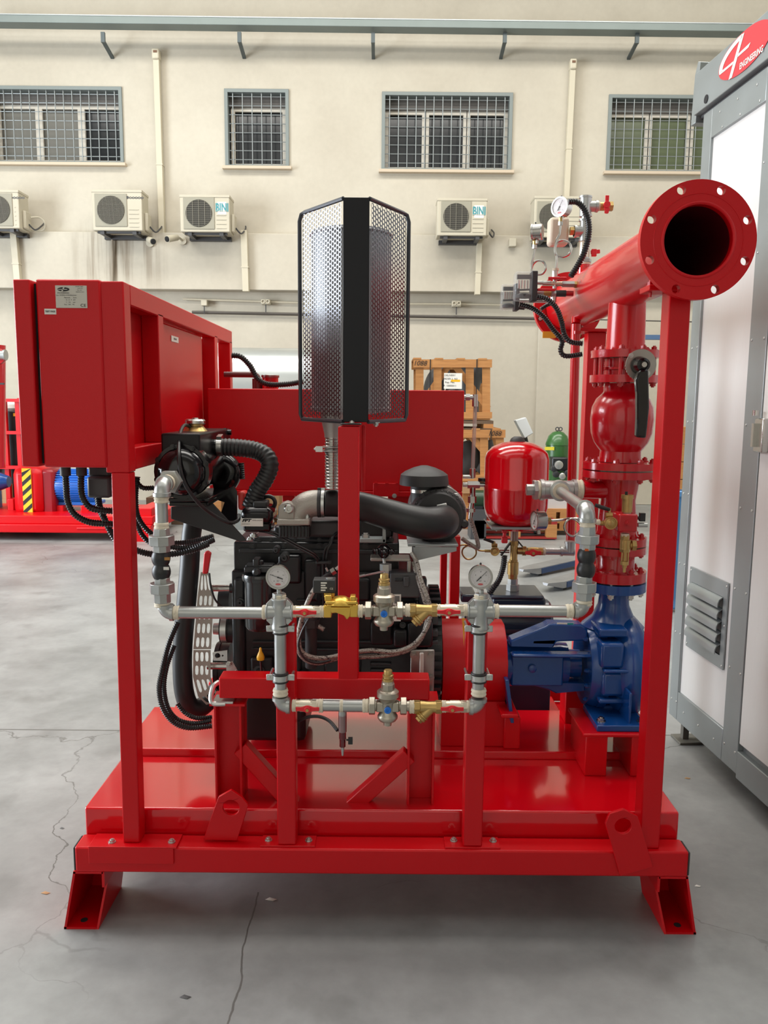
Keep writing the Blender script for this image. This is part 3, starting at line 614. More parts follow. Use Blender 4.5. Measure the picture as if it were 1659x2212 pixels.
# ---------------------------------------------------------------- left cabinet frame
fr = thing('cabinet_frame', 'tall red tube frame holding the control cabinets on the left', 'frame', (-.76, 2.9, ZT))
FX0, FX1 = -.786, -.730; zft = V(250, 607, YF+.015).z
zbr = VX(300, 965, FX1).z
MB().bar(((V(262, 1815, YF).x+V(301, 1815, YF).x)/2-.002, YF+.045, ZT+.006), ((FX0+FX1)/2, YF+.045, zbr-.07), .052, .058, Y_).obj('corner_post', REDP, fr, bev=.004)
bx((FX0-.012, YF+.016, zbr-.07), (FX1+.0, YF+.0755, zft)).obj('upper_post', REDP, fr, bev=.004)
bx((FX0, YF+.075, zft-.06), (FX1, 3.93, zft)).obj('top_rail', REDP, fr, bev=.004)
bx((FX0, YF+.075, zbr-.065), (FX1, 3.93, zbr)).obj('bottom_rail', REDP, fr, bev=.004)
for y0, y1 in ((2.66, 2.72), (3.53, 3.59), (3.87, 3.93)): bx((FX0, y0, zbr), (FX1, y1, zft-.05)).obj('mullion', REDP, fr, bev=.003)
# ---------------------------------------------------------------- control cabinets
zc0 = V(150, 1010, YF+.01).z; zc1 = V(150, 603, YF+.01).z; cx0, cx1 = V(80, 700, YF+.01).x, V(231, 1000, YF+.01).x
cb1 = thing('control_cabinet', 'red control cabinet nearest the camera with silver nameplate and test sticker', 'cabinet', (cx0, 2.5, zc0), 'red control cabinets')
MB().box((cx0, YF+.01, zc0), (cx1, 2.70, zc1)).obj('cabinet_body', REDP, cb1, bev=.006)
bx((cx0-.06, YF+.004, zc0+.002), (cx0-.012, 2.70, zc1-.002)).obj('door', REDP, cb1, bev=.004)
bx((cx0-.013, YF+.03, zc0+.01), (cx0+.001, 2.69, zc1-.01)).obj('door_seal', DARK, cb1)
bx((cx1, YF+.03, zc0+.01), (FX0, 2.68, zc1-.012)).obj('mounting_plate', REDP, cb1)
# nameplate
YN = YF+.0085
n0, n1 = V(121, 665, YN), V(187, 617, YN); npl = bx((n0.x, YN, n0.z), (n1.x, YN+.0016, n1.z)).obj('nameplate', PLAS, cb1, bev=.0005)
cn = (n0+n1)/2
def oval(c, a, b, mt, par, name, dy=0., n=32): return MB().plate([[(c.x+a*math.cos(2*math.pi*i/n), c.z+b*math.sin(2*math.pi*i/n)) for i in range(n)]], (0, c.y-dy, 0), X_, Z_, -.0005).obj(name, mt, par)
oc = V(137, 625, YN); oval(oc, .0165, .0055, INK, npl, 'logo_oval', .0008)
MB().plate([[(-.006, -.0058), (-.002, -.0058), (.004, .0055), (.0, .0055)], ], (oc.x, YN-.0015, oc.z), X_, Z_, -.0003).plate([[(-.016, -.0012), (.010, -.0012), (.012, .0006), (-.013, .0006)]], (oc.x, YN-.0015, oc.z), X_, Z_, -.0003).obj('logo_mark', PLAS, npl)
for i, (x, y, s_, b_) in enumerate(((137, 633, 'ENGINEERING', .0052), (171, 619, 'UNI EN 12845', .0036), (173, 623, 'PUMP SETS', .0032), (172, 627, 'TEL  FAX', .0034), (173, 631, 'MADE IN ITALY', .0034), (143, 638, 'Type  SISTEMA DI POMPAGGIO', .0042), (152, 643, 'Matricola      Anno', .0046), (153, 648, 'Q   H   P   kW', .0044), (153, 653, 'V    Hz     rpm', .0044), (150, 658, 'Peso   DN    PN', .0042))):
    txt(s_, b_, INK, npl, V(x, y, YN), X_, Z_, dep=.001, name='plate_text')
txt('CE', .011, INK, npl, V(180, 660, YN), X_, Z_, dep=.001, name='plate_mark', sx=1.2)
s0, s1 = V(96, 679, YN), V(121, 667, YN)
stk = bx((s0.x, YN, s0.z), (s1.x, YN+.0015, s1.z)).obj('test_sticker', WHITE, cb1, bev=.0005)
txt('TEST PASS', .0062, INK, stk, (s0+s1)/2, X_, Z_, dep=.001, bold=.0002, name='sticker_text')
cb2 = thing('control_cabinet', 'red control cabinet farther back, seen through the second frame opening', 'cabinet', (-.95, 3.0, zbr), 'red control cabinets')
bx((-1.05, 2.77, zbr-.02), (-.752, 3.38, zft-.066)).obj('cabinet_body', REDP, cb2, bev=.006)
k0, k1 = VX(370, 737, -.751), VX(385, 729, -.751)
s2 = bx((-.7515, min(k0.y, k1.y), min(k0.z, k1.z)), (-.750, max(k0.y, k1.y), max(k0.z, k1.z))).obj('test_sticker', WHITE, cb2)
txt('TEST PASS', .0085, INK, s2, ((-.75), (k0.y+k1.y)/2, (k0.z+k1.z)/2), Y_, Z_, dep=.0006, bold=.0003, name='sticker_text')
bx((-1.0, 3.42, zbr-.02), (-.80, 3.84, zft-.06)).obj('cabinet_section', REDP, cb2, bev=.004)
# ---------------------------------------------------------------- fuel tank behind
YT = 3.30
tk = thing('fuel_tank', 'large plain red rectangular fuel tank standing behind the engine', 'tank', (.0, 3.5, 0))
tx0, tx1 = V(450, 950, YT).x, V(1001, 950, YT).x; tz1 = V(700, 841, YT).z; tz0 = V(700, 1060, YT).z
bx((tx0, YT, tz0), (tx1, YT+.42, tz1)).obj('tank_body', REDP, tk, bev=.004)
bx((tx0+.05, YT-.006, tz0-.022), (tx1-.0, YT+.42, tz0)).obj('bottom_flange', REDP, tk, bev=.003)
tz2 = V(920, 1166, YT+.05).z
bx((V(838, 1100, YT+.05).x, YT+.05, tz2), (tx1-.03, YT+.36, tz0-.022)).obj('drip_tray', REDP, tk, bev=.003)
lx = [V(951, 1250, YT+.30).x, V(972, 1250, YT+.02).x]
bx((lx[1], YT+.02, 0), (V(993, 1250, YT+.02).x, YT+.07, tz2+.02)).obj('leg', REDP, tk, bev=.003); bx((lx[0], YT+.30, 0), (lx[0]+.03, YT+.34, tz2+.02)).obj('leg', REDP, tk, bev=.003)
bx((-.42, YT+.02, 0), (-.37, YT+.07, tz0)).obj('leg', REDP, tk, bev=.003); bx((-.42, YT+.33, 0), (-.37, YT+.38, tz0)).obj('leg', REDP, tk, bev=.003)
# box section and bracket on the tank face
a_, b_ = V(806, 1072, YT-.01), V(862, 1044, YT-.01); bx((a_.x, YT-.012, a_.z), (b_.x, YT, b_.z)).obj('bracket_plate', REDP, tk, bev=.002)
for x in (812, 836, 858): bolt(tk, V(x, 1044, YT-.012), -Y_, .005, REDP, .006)
bolt(tk, V(852, 1071, YT-.012), -Y_, .007, ZINC, .006)
# filler cap, vent pipe on top of the tank
fl = V(584, 822, 3.48); bx((0, 0, 0), (0, 0, 0))
MB().lathe([(0, .034), (.05, .034), (.05, .038), (.058, .038)], (fl.x, 3.48, tz1), Z_, 24).obj('filler_neck', REDP, tk)
MB().lathe([(0, .038), (.01, .038), (.012, .034)], (fl.x, 3.48, tz1+.05), Z_, 24).obj('filler_cap', ZINC, tk)
MB().cyl((V(557, 822, 3.5).x, 3.5, tz1), (V(557, 822, 3.5).x, 3.5, tz1+.045), .024).tube(elbow((V(557, 822, 3.5).x, 3.5, tz1+.062), (0, 0, -1), (-1, 0, 0), .012, .02), .013).cyl((V(557, 800, 3.5).x-.02, 3.5, tz1+.062), (tx0+.03, 3.5, tz1+.062), .012).obj('vent_pipe', mat('maroon_pipe', (.12, .02, .02), .4), tk)
# sight tube and valves at the right end of the tank
def tpx(pts, Y): return [V(x, y, Y) for x, y in pts]
sg = thing('level_gauge', 'clear sight tube with small steel valves on the right end of the red fuel tank', 'level gauge', V(1022, 1100, 3.36))
MB().cyl(V(1027, 872, 3.36), V(1021, 1018, 3.36), .008, 12).obj('sight_tube', mat('clear_tube', (210, 205, 200), .1, alpha=.5), sg)
MB().cyl(V(1002, 858, 3.36), V(1030, 858, 3.36), .010, 12).hexn(V(1006, 858, 3.36), V(1015, 858, 3.36), .016).cyl(V(1026, 852, 3.36), V(1026, 878, 3.36), .012, 12).obj('top_fitting', ZINC, sg)
MB().cyl(V(1000, 1047, 3.36), V(1052, 1047, 3.36), .010, 12).hexn(V(1010, 1047, 3.36), V(1036, 1047, 3.36), .017).cyl(V(1021, 1012, 3.36), V(1021, 1032, 3.36), .012, 12).cyl(V(1000, 1030, 3.36), V(1024, 1030, 3.36), .008).obj('bottom_valve', ZINC, sg)
MB().cyl(V(1021, 1052, 3.36), V(1021, 1072, 3.36), .012).hexn(V(1020, 1072, 3.36), V(1020, 1086, 3.36), .018).cyl(V(1019, 1086, 3.36), V(1016, 1122, 3.36), .011).hexn(V(1017, 1098, 3.36), V(1017, 1106, 3.36), .019).obj('drain_fitting', STEEL, sg)
MB().tube(smooth(tpx([(1016, 1120), (1026, 1150), (1033, 1183), (1015, 1175), (998, 1163)], 3.34), 6), .009, 8).obj('braided_hose', BRAID, sg)
MB().lathe([(0, .02), (.014, .02)], V(1043, 1040, 3.36), Z_, 12).obj('valve_knob', RUB, sg)
# ---------------------------------------------------------------- silencer in its guard
YG = 2.46; gx0, gx1 = V(741, 660, YG).x, V(797, 660, YG).x
YB = YG+.185; bx0, bx1 = V(648, 660, YB).x, V(881, 660, YB).x
zg1 = V(768, 426, YG).z; zg0 = V(768, 912, YG).z
gd = thing('silencer_guard', 'black perforated sheet guard around the silver silencer', 'guard', ((gx0+gx1)/2, YB, zg0))
bx((gx0, YG, zg0), (gx1, YG+.012, zg1)).obj('front_strip', mat('black_strip', (.0025, .003, .0055), .3, spec=.25), gd, bev=.002, label='plain black centre strip')
PERF = mat('perforated_sheet', (.10, .102, .112), .27, metal=.85)
def perf(p0, p1, name):
    a, b = Vector((p0[0], p0[1], 0)), Vector((p1[0], p1[1], 0)); u = (b-a); L = u.length; u.normalize()
    pitch = .0140; cols = int((L-.012)/(pitch*.866)); m0 = (L-cols*pitch*.866)/2; hgt = zg1-zg0-.02; rows = int(hgt/pitch)
    m = MB(); r = pitch*.40; K = 6
    hexa = [(pitch*.5774*math.cos(math.pi/3*i), pitch*.5774*math.sin(math.pi/3*i)) for i in range(6)]
    hole = [(r*math.cos(math.pi/6*i), r*math.sin(math.pi/6*i)) for i in range(12)]
    n_ = u.cross(Z_)
    for c in range(cols):
        for k in range(rows):
            cx_ = m0+(c+.5)*pitch*.866; cz = zg0+.01+(k+.5+(.5 if c % 2 else 0))*pitch
            if cz > zg1-.012: continue
            base = len(m.v)
            for i in range(6): q = a+u*(cx_+hexa[i][0]); m.v.append(Vector((q.x, q.y, cz+hexa[i][1])))
            for i in range(12): q = a+u*(cx_+hole[i][0]); m.v.append(Vector((q.x, q.y, cz+hole[i][1])))
            for i in range(12): q = a+u*(cx_+hole[i][0])-n_*.0016; m.v.append(Vector((q.x, q.y, cz+hole[i][1])))
            for i in range(6):
                j = (i+1) % 6; h0 = base+6+2*i; h1 = base+6+(2*i+1) % 12; h2 = base+6+(2*i+2) % 12
                m.f += [(base+i, h0, h1), (base+i, h1, base+j), (base+j, h1, h2)]
            for i in range(12): j = (i+1) % 12; m.f.append((base+6+i, base+18+i, base+18+j, base+6+j))
    me = D.meshes.new(name); me.from_pydata([tuple(p-ORG[gd.name]) for p in m.v], [], m.f); me.materials.append(PERF)
    o = D.objects.new(name, me); COL.objects.link(o); o.parent = gd; ORG[o.name] = ORG[gd.name]; o['kind'] = 'stuff'
    return o
perf((bx0+.004, YB), (gx0, YG+.006), 'perforated_panel'); perf((gx1, YG+.006), (bx1-.004, YB), 'perforated_panel')
RIM = mat('rim_black', (.05, .055, .065), .32, metal=.3)
def rim(x, xs, nm_):
    zt, zb = zg1+.0, zg0; s_ = 1 if xs > x else -1
    MB().tube([(xs, YG+.004, zt-.003), (x+s_*.02, YB-.012, zt-.004), (x+s_*.006, YB-.003, zt-.010), (x, YB, zt-.03), (x, YB, zb+.02), (x+s_*.006, YB-.003, zb+.004), (xs, YG+.004, zb+.001)], .0065, 8).obj(nm_, RIM, gd)
rim(bx0, gx0, 'rim'); rim(bx1, gx1, 'rim')
mc = (V(671, 600, YB+.02).x+V(846, 600, YB+.02).x)/2; mr = (V(846, 600, YB+.02).x-V(671, 600, YB+.02).x)/2
ms = thing('silencer', 'silver cylindrical exhaust silencer inside the perforated guard', 'silencer', (mc, YB+.03, zg0))
mz1 = V(760, 484, YB-.1).z
SIL = mat('silencer_sheet', (.46, .46, .48), .42, metal=.5, var=.1, vs=4)
MB().lathe([(.02, mr*.4), (.03, mr), (mz1-zg0-.02, mr), (mz1-zg0, mr*.96), (mz1-zg0+.004, mr*.3)], (mc, YB+.03, zg0), Z_, 48).obj('silencer_body', SIL, ms)
MB().torus((mc, YB+.03, mz1-.01), Z_, mr, .004, 48).torus((mc, YB+.03, zg0+.04), Z_, mr, .004, 48).obj('seam_ring', SIL, ms)
MB().cyl((mc, YB+.03, mz1), (mc, YB+.03, mz1+.01), .05, 24).obj('end_stub', SIL, ms)
ex = (V(700, 960, 2.64).x+V(731, 960, 2.64).x)/2+.004
MB().lathe([(0, .018*1.3), (.0, .030), (-.012, .030)][:0]+[(0, .037), (-.03, .036), (-.075, .026), (-.085, .026)], (ex, 2.64, zg0+.03), Z_, 24).obj('inlet_cone', mat('light_cone', (176, 172, 168), .4, metal=.4), ms)
zf0 = V(715, 1056, 2.64).z; zf1 = zg0-.05
ribbed([(ex, 2.64, zf1), (ex, 2.64, zf0)], .0255, .0105, .09, 20).obj('flexible_section', STEEL, ms)
cl = V(712, 966, 2.62); MB().torus((ex, 2.64, cl.z), Z_, .029, .0035, 28).torus((ex, 2.64, cl.z-.012), Z_, .029, .0035, 28).bar((ex-.03, 2.615, cl.z-.006), (ex-.052, 2.615, cl.z-.006), .012, .018).obj('exhaust_clamp', ZINC, ms)
bolt(ms, (ex-.045, 2.62, cl.z-.006), -X_, .006, ZINC, .01)
sq(735, 781, 914, 918, YS+.0, .09, 'top_plate', st_, BLK); bolt(st_, V(760, 914, YS+.02), Z_, .007, ZINC, .006)
sq(781, 789, 918, 1062, YS+.12, .02, 'rear_strap', st_, REDP)
bolt(gd, V(812, 912, YG+.04), -Z_, .009, ZINC, .01)
# ---------------------------------------------------------------- diesel engine
en = thing('diesel_engine', 'black diesel engine in the middle of the red skid', 'engine', (V(720, 1500, 2.9).x, 2.9, ZP+.03))
def eb(x0, y0, x1, y1, Y, d, name, mt=ENG, bev=.006, par=None, **k):
    m = MB(); pxb(m, x0, y0, x1, y1, Y, d); return m.obj(name, mt, par or en, bev=bev, **k)
blk = eb(502, 1235, 902, 1478, 2.72, .36, 'engine_block')
eb(505, 1172, 862, 1240, 2.745, .30, 'cylinder_head', ENG)
eb(516, 1188, 860, 1196, 2.725, .3, 'head_gasket_rail', ENG2, .002)
eb(545, 1160, 848, 1176, 2.76, .22, 'rocker_cover', ENG2, .01)
eb(590, 1138, 850, 1162, 2.80, .15, 'rocker_cover_top', ENG, .012)
for x in range(560, 850, 26): bolt(en, V(x, 1166, 2.757), -Y_, .006, ENG2, .006)
for x in (546, 612, 640, 690, 705, 790, 830): bolt(en, V(x, 1180, 2.744), -Y_, .009, ENG2, .008)
eb(523, 1478, 660, 1604, 2.76, .30, 'oil_pan', ENG, .02)
for x0, y0, x1, y1 in ((545, 1385, 640, 1391), (545, 1400, 640, 1405), (640, 1385, 900, 1391), (640, 1402, 880, 1407), (640, 1296, 880, 1301), (800, 1432, 845, 1438), (800, 1446, 845, 1452)):
    eb(x0, y0, x1, y1, 2.708, .03, 'casting_rib', ENG2, .003)
for x0, y0, x1, y1 in ((600, 1200, 650, 1262), (656, 1210, 700, 1300), (760, 1250, 800, 1300), (600, 1410, 650, 1470), (700, 1420, 780, 1468), (800, 1340, 850, 1395), (540, 1420, 590, 1470), (505, 1250, 530, 1330)):
    eb(x0, y0, x1, y1, 2.70, .04, 'casting_boss', ENG, .01)
for x, y, r in ((615, 1204, .014), (597, 1188, .01), (612, 1440, .02), (560, 1450, .018), (760, 1330, .02), (830, 1470, .014), (690, 1290, .012), (655, 1460, .016), (520, 1300, .012)):
    p = V(x, y, 2.70); MB().lathe([(-.03, r*1.25), (.006, r*1.2), (.008, r*.8), (.016, r*.7), (.016, r*.3), (.006, r*.28)], p, -Y_, 18).obj('round_boss', ENG2, en)
# side panel above the crank case, covers
eb(500, 1310, 530, 1480, 2.70, .34, 'timing_cover', ENG, .02); MB().cyl(V(500, 1300, 2.86), V(476, 1300, 2.86), .055, 28).obj('water_pump_pulley', ENG2, en)
MB().cyl(V(500, 1440, 2.86), V(470, 1440, 2.86), .09, 32).cyl(V(480, 1440, 2.86), V(474, 1440, 2.86), .095, 32).obj('crank_pulley', ENG, en)
MB().lathe([(0, .02), (.03, .022), (.03, .05), (.05, .05), (.05, .022), (.07, .02)], V(462, 1358, 2.78), X_, 24).obj('alternator_pulley', ZINC, en)
MB().cyl(V(478, 1358, 2.80), V(520, 1358, 2.80), .05, 28).obj('alternator', ENG2, en)
MB().cyl(V(458, 1270.5, 2.74), V(500, 1270.5, 2.74), .0115, 18).obj('spacer_shaft', STEEL, en); MB().cyl(V(448, 1438.5, 2.74), V(494, 1438.5, 2.74), .0125, 18).obj('spacer_shaft', STEEL, en)
MB().cyl(V(497, 1270.5, 2.74), V(512, 1270.5, 2.74), .017, 16).obj('shaft_boss', ENG2, en)
q = MB(); P = [V(459, 1410, 2.66), V(491, 1405, 2.66), V(491, 1428, 2.66), V(461, 1427, 2.66)]
c1 = V(470, 1416.5, 2.66); c2 = V(481, 1416.5, 2.66)
q.plate([[(p.x, p.z) for p in reversed(P)], circ(.0095, 18, c1.x, c1.z), circ(.0035, 10, c2.x, c2.z)], (0, 2.666, 0), X_, Z_, .006).obj('lifting_eye_plate', ZINC, en)
P = [V(489, 1440, 2.6), V(502, 1428, 2.6), V(514, 1450, 2.6), V(514, 1462, 2.6), V(489, 1462, 2.6)]
MB().plate([[(p.x, p.z) for p in P]], (0, 2.606, 0), X_, Z_, .006).obj('belt_bracket', ZINC, en); bolt(en, V(495.5, 1435, 2.60), -Y_, .0085, STEEL, .012); bolt(en, V(509, 1450, 2.60), -Y_, .004, STEEL, .005)
# fuel filter
ff = V(562, 1250, 2.66); rf = S(37, ff); z_ = lambda y: V(562, y, 2.66).z-ff.z
MB().lathe([(z_(1362), .012), (z_(1357), rf*.8), (z_(1350), rf*.92), (z_(1253), rf*.92), (z_(1252), rf*1.02), (z_(1244), rf*1.06), (z_(1238), rf), (z_(1236), rf*.4)], ff, Z_, 36).obj('fuel_filter_bowl', mat('filter_black', (.012, .013, .014), .25, coat=.4), en)
m = MB(); pxb(m, 527, 1226, 598, 1238, 2.63, .07); pxb(m, 546, 1208, 560, 1228, 2.64, .05); pxb(m, 530, 1221, 590, 1226, 2.64, .05); m.cyl(V(562, 1228, 2.66), V(562, 1210, 2.66), .012); m.obj('fuel_filter_head', ENG2, en, bev=.004)
MB().lathe([(0, .014), (.012, .014), (.018, .008)], V(555, 1235, 2.625), -Y_, 16).obj('bleed_screw', ENG2, en)
# pipes over the head
LINE = mat('black_steel_line', (.03, .03, .032), .25, metal=.4)
for dx, dy in ((0, 0), (0, 6)):
    MB().tube(smooth([V(560, 1141+dy, 2.64), V(590, 1148+dy, 2.63), V(640, 1175+dy, 2.63), V(678, 1195+dy, 2.63), V(688-dy*.3, 1208+dy, 2.64), V(690-dy*.5, 1230, 2.66), V(690-dy*.5, 1330, 2.68)], 6), .0042, 8).obj('fuel_line', LINE, en)
for i, x in enumerate((699, 705)):
    MB().tube(smooth([V(732, 1150-4*i, 2.68), V(720, 1158, 2.66), V(712+i*3, 1175, 2.65), V(x, 1205, 2.65), V(x, 1330, 2.68)], 6), .004, 8).obj('fuel_line', LINE, en)
eb(682, 1213, 716, 1219, 2.635, .02, 'line_clamp', ENG2, .002); bolt(en, V(711, 1215, 2.635), -Y_, .005, ENG2, .005)
# oil filler neck with hexagonal cap, dipstick
p = V(672, 1345, 2.6); MB().hexn(p+Z_*.012, p-Z_*.014, .028).cyl(p+Z_*.032, p+Z_*.012, .022).obj('oil_filler_cap', RUBM, en)
MB().cyl(p-Z_*.014, V(672, 1440, 2.62), .020, 18).obj('oil_filler_neck', RUBM, en)
dp = V(563, 1427, 2.60); MB().lathe([(0, .003), (.003, .012), (.012, .0135), (.022, .010), (.032, .005), (.042, .004), (.046, .001)], dp, Z_, 18).obj('dipstick_handle', YEL, en); MB().cyl(dp, V(565, 1462, 2.70), .004, 8).obj('dipstick_tube', ENG2, en)
# control unit, label and connectors
ec = eb(842, 1238, 907, 1292, 2.60, .07, 'control_unit', DGREY, .006); eb(853, 1250, 870, 1256, 2.595, .02, 'connector', ENG, .002); eb(872, 1246, 884, 1268, 2.59, .03, 'connector', DGREY, .003)
m = MB(); pxb(m, 849, 1284, 866, 1342, 2.597, .004); lb = m.obj('white_sticker', WHITE, en)
for i in range(9): m = MB(); pxb(m, 852, 1288+i*1.8, 863, 1289+i*1.8, 2.5962, .001); m.obj('barcode', INK, lb)
for x0, y0, x1, y1 in ((845, 1300, 900, 1345), (905, 1270, 925, 1320), (880, 1345, 935, 1400), (850, 1360, 880, 1400)): eb(x0, y0, x1, y1, 2.64, .06, 'engine_bracket', ENG, .01)
eb(895, 1250, 922, 1300, 2.66, .05, 'sensor_block', ENG2, .006)
for x, y in ((890, 1310), (912, 1330), (870, 1350), (900, 1262)): bolt(en, V(x, y, 2.635), -Y_, .008, ENG2, .01)
# flywheel housing with ribbed starter ring
fw = V(935, 1392, 2.92); R_ = S(124, fw)
MB().lathe([(-.045, R_*.8), (-.03, R_*.98), (.02, R_), (.02, R_*.6)], fw, X_, 48).obj('flywheel_housing', ENG, en)
m = MB()
for i in range(40):
    a = 2*math.pi*i/40; d = Vector((0, math.cos(a), math.sin(a))); m.ob(fw+Vector((.0, 0, 0))+d*(R_+.003), X_*.018, d*.006, d.cross(X_)*.007)
m.obj('housing_ribs', ENG2, en, kind='stuff')
MB().lathe([(-.12, R_*.45), (-.10, R_*.62), (-.045, R_*.84), (-.03, R_*.9)], fw, X_, 40).obj('bell_housing', ENG, en)
for x0, y0, x1, y1 in ((933, 1362, 946, 1376), (933, 1384, 946, 1392), (933, 1330, 946, 1350)): eb(x0, y0, x1, y1, 2.70, .03, 'housing_pad', DGREY, .003)
# steel engine mount with four bolts
em = V(912, 1440, 2.55); m = MB(); pxb(m, 886, 1404, 938, 1520, 2.56, .012); m.obj('engine_mount_plate', STEEL.copy() if False else mat('mount_steel', (.33, .31, .29), .35, metal=.9, var=.2, vs=25), en, bev=.004)
m = MB(); pxb(m, 906, 1411, 915, 1520, 2.545, .014); m.obj('mount_rib', mat('bare_weld', (198, 190, 182), .5, metal=.3), en, bev=.003)
for x, y in ((894, 1415), (930, 1414), (894, 1463), (930, 1463)): bolt(en, V(x, y, 2.56), -Y_, .0095, mat('mount_bolt', (.30, .28, .26), .35, metal=.9) if 'mount_bolt' not in D.materials else D.materials['mount_bolt'], .012)
# silver brackets on top right
m = MB(); pxb(m, 777, 1164, 833, 1173, 2.66, .06); pxb(m, 826, 1139, 834, 1172, 2.66, .05); m.obj('bracket', GALVS, en, bev=.002)
for x in (788, 792): bolt(en, V(x, 1165, 2.68), Z_, .010, ZINC, .016)
br = MB(); pxb(br, 800, 1206, 886, 1213, 2.62, .07); pxb(br, 880, 1212, 888, 1238, 2.62, .05); br.obj('valve_bracket', ALU, en, bev=.003)
# breather box with printed label
bb = eb(519, 1097, 588, 1132, 2.60, .14, 'breather_box', BLK, .02); eb(524, 1128, 585, 1150, 2.62, .10, 'breather_base', BLK, .01); eb(546, 1083, 577, 1098, 2.64, .06, 'breather_cap', RUBM, .006)
MB().torus(V(580, 1086, 2.70), Y_, .022, .007, 20).obj('breather_hose_loop', RUB, en)
m = MB(); pxb(m, 520, 1120, 568, 1137, 2.597, .003); pl = m.obj('engine_label', WHITE, en)
txt('FPT', .013, INK, pl, V(532, 1124.5, 2.5968), X_, Z_, dep=.0006, bold=.0008, sx=1.3, shear=.3, name='label_text'); txt('DIESEL ENGINE', .0048, INK, pl, V(556, 1124, 2.5968), X_, Z_, dep=.0006, name='label_text'); txt('COMPONENTS', .004, INK, pl, V(531, 1132, 2.5968), X_, Z_, dep=.0006, name='label_text')
bolt(en, V(548, 1160, 2.64), Z_, .012, ZINC, .010); bolt(en, V(540, 1166, 2.63), Z_, .010, ZINC, .008)
# cast intake elbow
Yi = 2.66; c0 = V(640, 1130, Yi); rr = S(29, V(686, 1087, Yi))
pe = [V(642, 1134, Yi), V(643, 1118, Yi), V(650, 1103, Yi), V(662, 1092, Yi), V(676, 1087.5, Yi), V(691, 1087.5, Yi)]
MB().tube(smooth(pe, 5), [rr*(1.06 if i < 6 else 1.0) for i in range(26)], 28).obj('intake_elbow', ALU, en)
m = MB(); P = [V(604, 1136, Yi), V(604, 1098, Yi), V(606, 1090, Yi), V(612, 1083.5, Yi), V(622, 1080.5, Yi), V(632, 1083.5, Yi), V(638, 1090, Yi), V(640, 1100, Yi), V(640, 1136, Yi)]
m.plate([[(p.x, p.z) for p in reversed(P)]], (0, Yi-.046, 0), X_, Z_, -.05).obj('elbow_lug', ALU, en, bev=.004)
MB().lathe([(0, .015), (.006, .0155), (.009, .012), (.009, .006), (.005, .005)], V(624, 1099, Yi-.048), -Y_, 24).obj('elbow_plug', STEEL, en)
eb(598, 1122, 669, 1135, Yi-.062, .11, 'elbow_flange', ALU, .004)
for x in (603, 664): bolt(en, V(x, 1120, Yi-.035), Z_, .008, ZINC, .010)
ir = MB(); pxb(ir, 602, 1136, 668, 1162, Yi-.05, .10)
for k in range(9): pxb(ir, 604+k*7.2, 1137, 607+k*7.2, 1160, Yi-.056, .02)
ir.obj('intake_manifold', ENG, en, bev=.002)
eb(655, 1125, 735, 1162, Yi+.01, .12, 'intercooler_pipe_box', RUBM, .012)
eb(776, 1120, 845, 1162, Yi+.08, .12, 'exhaust_shield', RUBM, .01)
# header tank, heat exchanger
hx = thing('heat_exchanger', 'glossy black coolant header tank over a round heat exchanger on the engine left', 'heat exchanger', V(390, 1095, 2.6))
Yh = 2.50; h0, h1 = V(347, 936, Yh), V(431.5, 936, Yh)
k_ = 3.0
MB().box((h0.x, Yh, V(390, 1010, Yh).z), (h1.x, k_, h0.z)).obj('header_tank', mat('black_tank_paint', (.008, .007, .008), .34, spec=.28), hx, bev=.006)
dc = V(384, 1022, 2.44); dr = S(59, dc)
dome = MB().lathe([(.075, dr*1.03), (.046, dr*1.03), (.046, dr*.90), (.02, dr*.80), (.004, dr*.55), (.0, dr*.3)], dc, Y_, 40); dome.obj('end_dome', BLK, hx)
MB().cyl(dc+Y_*.075, dc+Y_*.50, dr*.92, 40).obj('exchanger_shell', BLK, hx)
MB().lathe([(-.0, dr*1.03), (-.02, dr*1.03)], dc+Y_*.098, Y_, 40).obj('shell_flange', BLK, hx)
for i in range(8): a = 2*math.pi*(i+.4)/8; bolt(hx, dc+Vector((math.cos(a)*dr*.96, .046, math.sin(a)*dr*.96)), -Y_, .007, BLK, .01)
nk = V(422, 924, 2.72); nz = h0.z
MB().lathe([(0, .040), (.012, .030), (.016, .026), (.024, .026)], (nk.x, 2.72, nz), Z_, 28).obj('filler_neck', BRASS, hx)
MB().lathe([(.0, .031), (.003, .0345), (.012, .0345), (.017, .030), (.018, .012), (.022, .010)], (nk.x, 2.72, nz+.022), Z_, 12).obj('radiator_cap', STEEL, hx)
MB().tube(smooth([(nk.x-.01, 2.70, nz+.014), V(398, 919, 2.66), V(389, 938, 2.56), V(386, 975, 2.44), V(389, 1012, 2.42), V(402, 1050, 2.43), V(430, 1088, 2.47), V(462, 1113, 2.52), V(495, 1129, 2.55), V(514, 1124, 2.60), V(516, 1112, 2.63)], 7), .0058, 10).obj('overflow_hose', RUB, hx)
# hose stub and clamps on the tank side
hs = V(449, 966, 2.70); hr = S(18.5, hs)
MB().cyl((h1.x, 2.70, hs.z), (hs.x+.035, 2.70, hs.z), hr*.95, 24).obj('hose_stub', BLK, hx)
for x in (444, 475): 
    p = V(x, 966, 2.70); MB().lathe([(-.008, hr*1.06), (.008, hr*1.06)], p, X_, 28).bar(p+Vector((0, -.015, hr*1.0)), p+Vector((0, .02, hr*1.25)), .016, .014).obj('hose_clamp', STEEL, hx)
MB().cyl(V(484, 934, 2.95), V(500, 934, 2.95), .010).hexn(V(484, 934, 2.95), V(490, 934, 2.95), .018).obj('tank_plug', BLK, hx)
MB().tube(smooth([V(462, 1000, 2.8), V(485, 1000, 2.8), V(500, 1018, 2.8), V(490, 1042, 2.8), V(465, 1048, 2.8)], 6), .036, 18).obj('lower_coolant_pipe', BLK, hx)
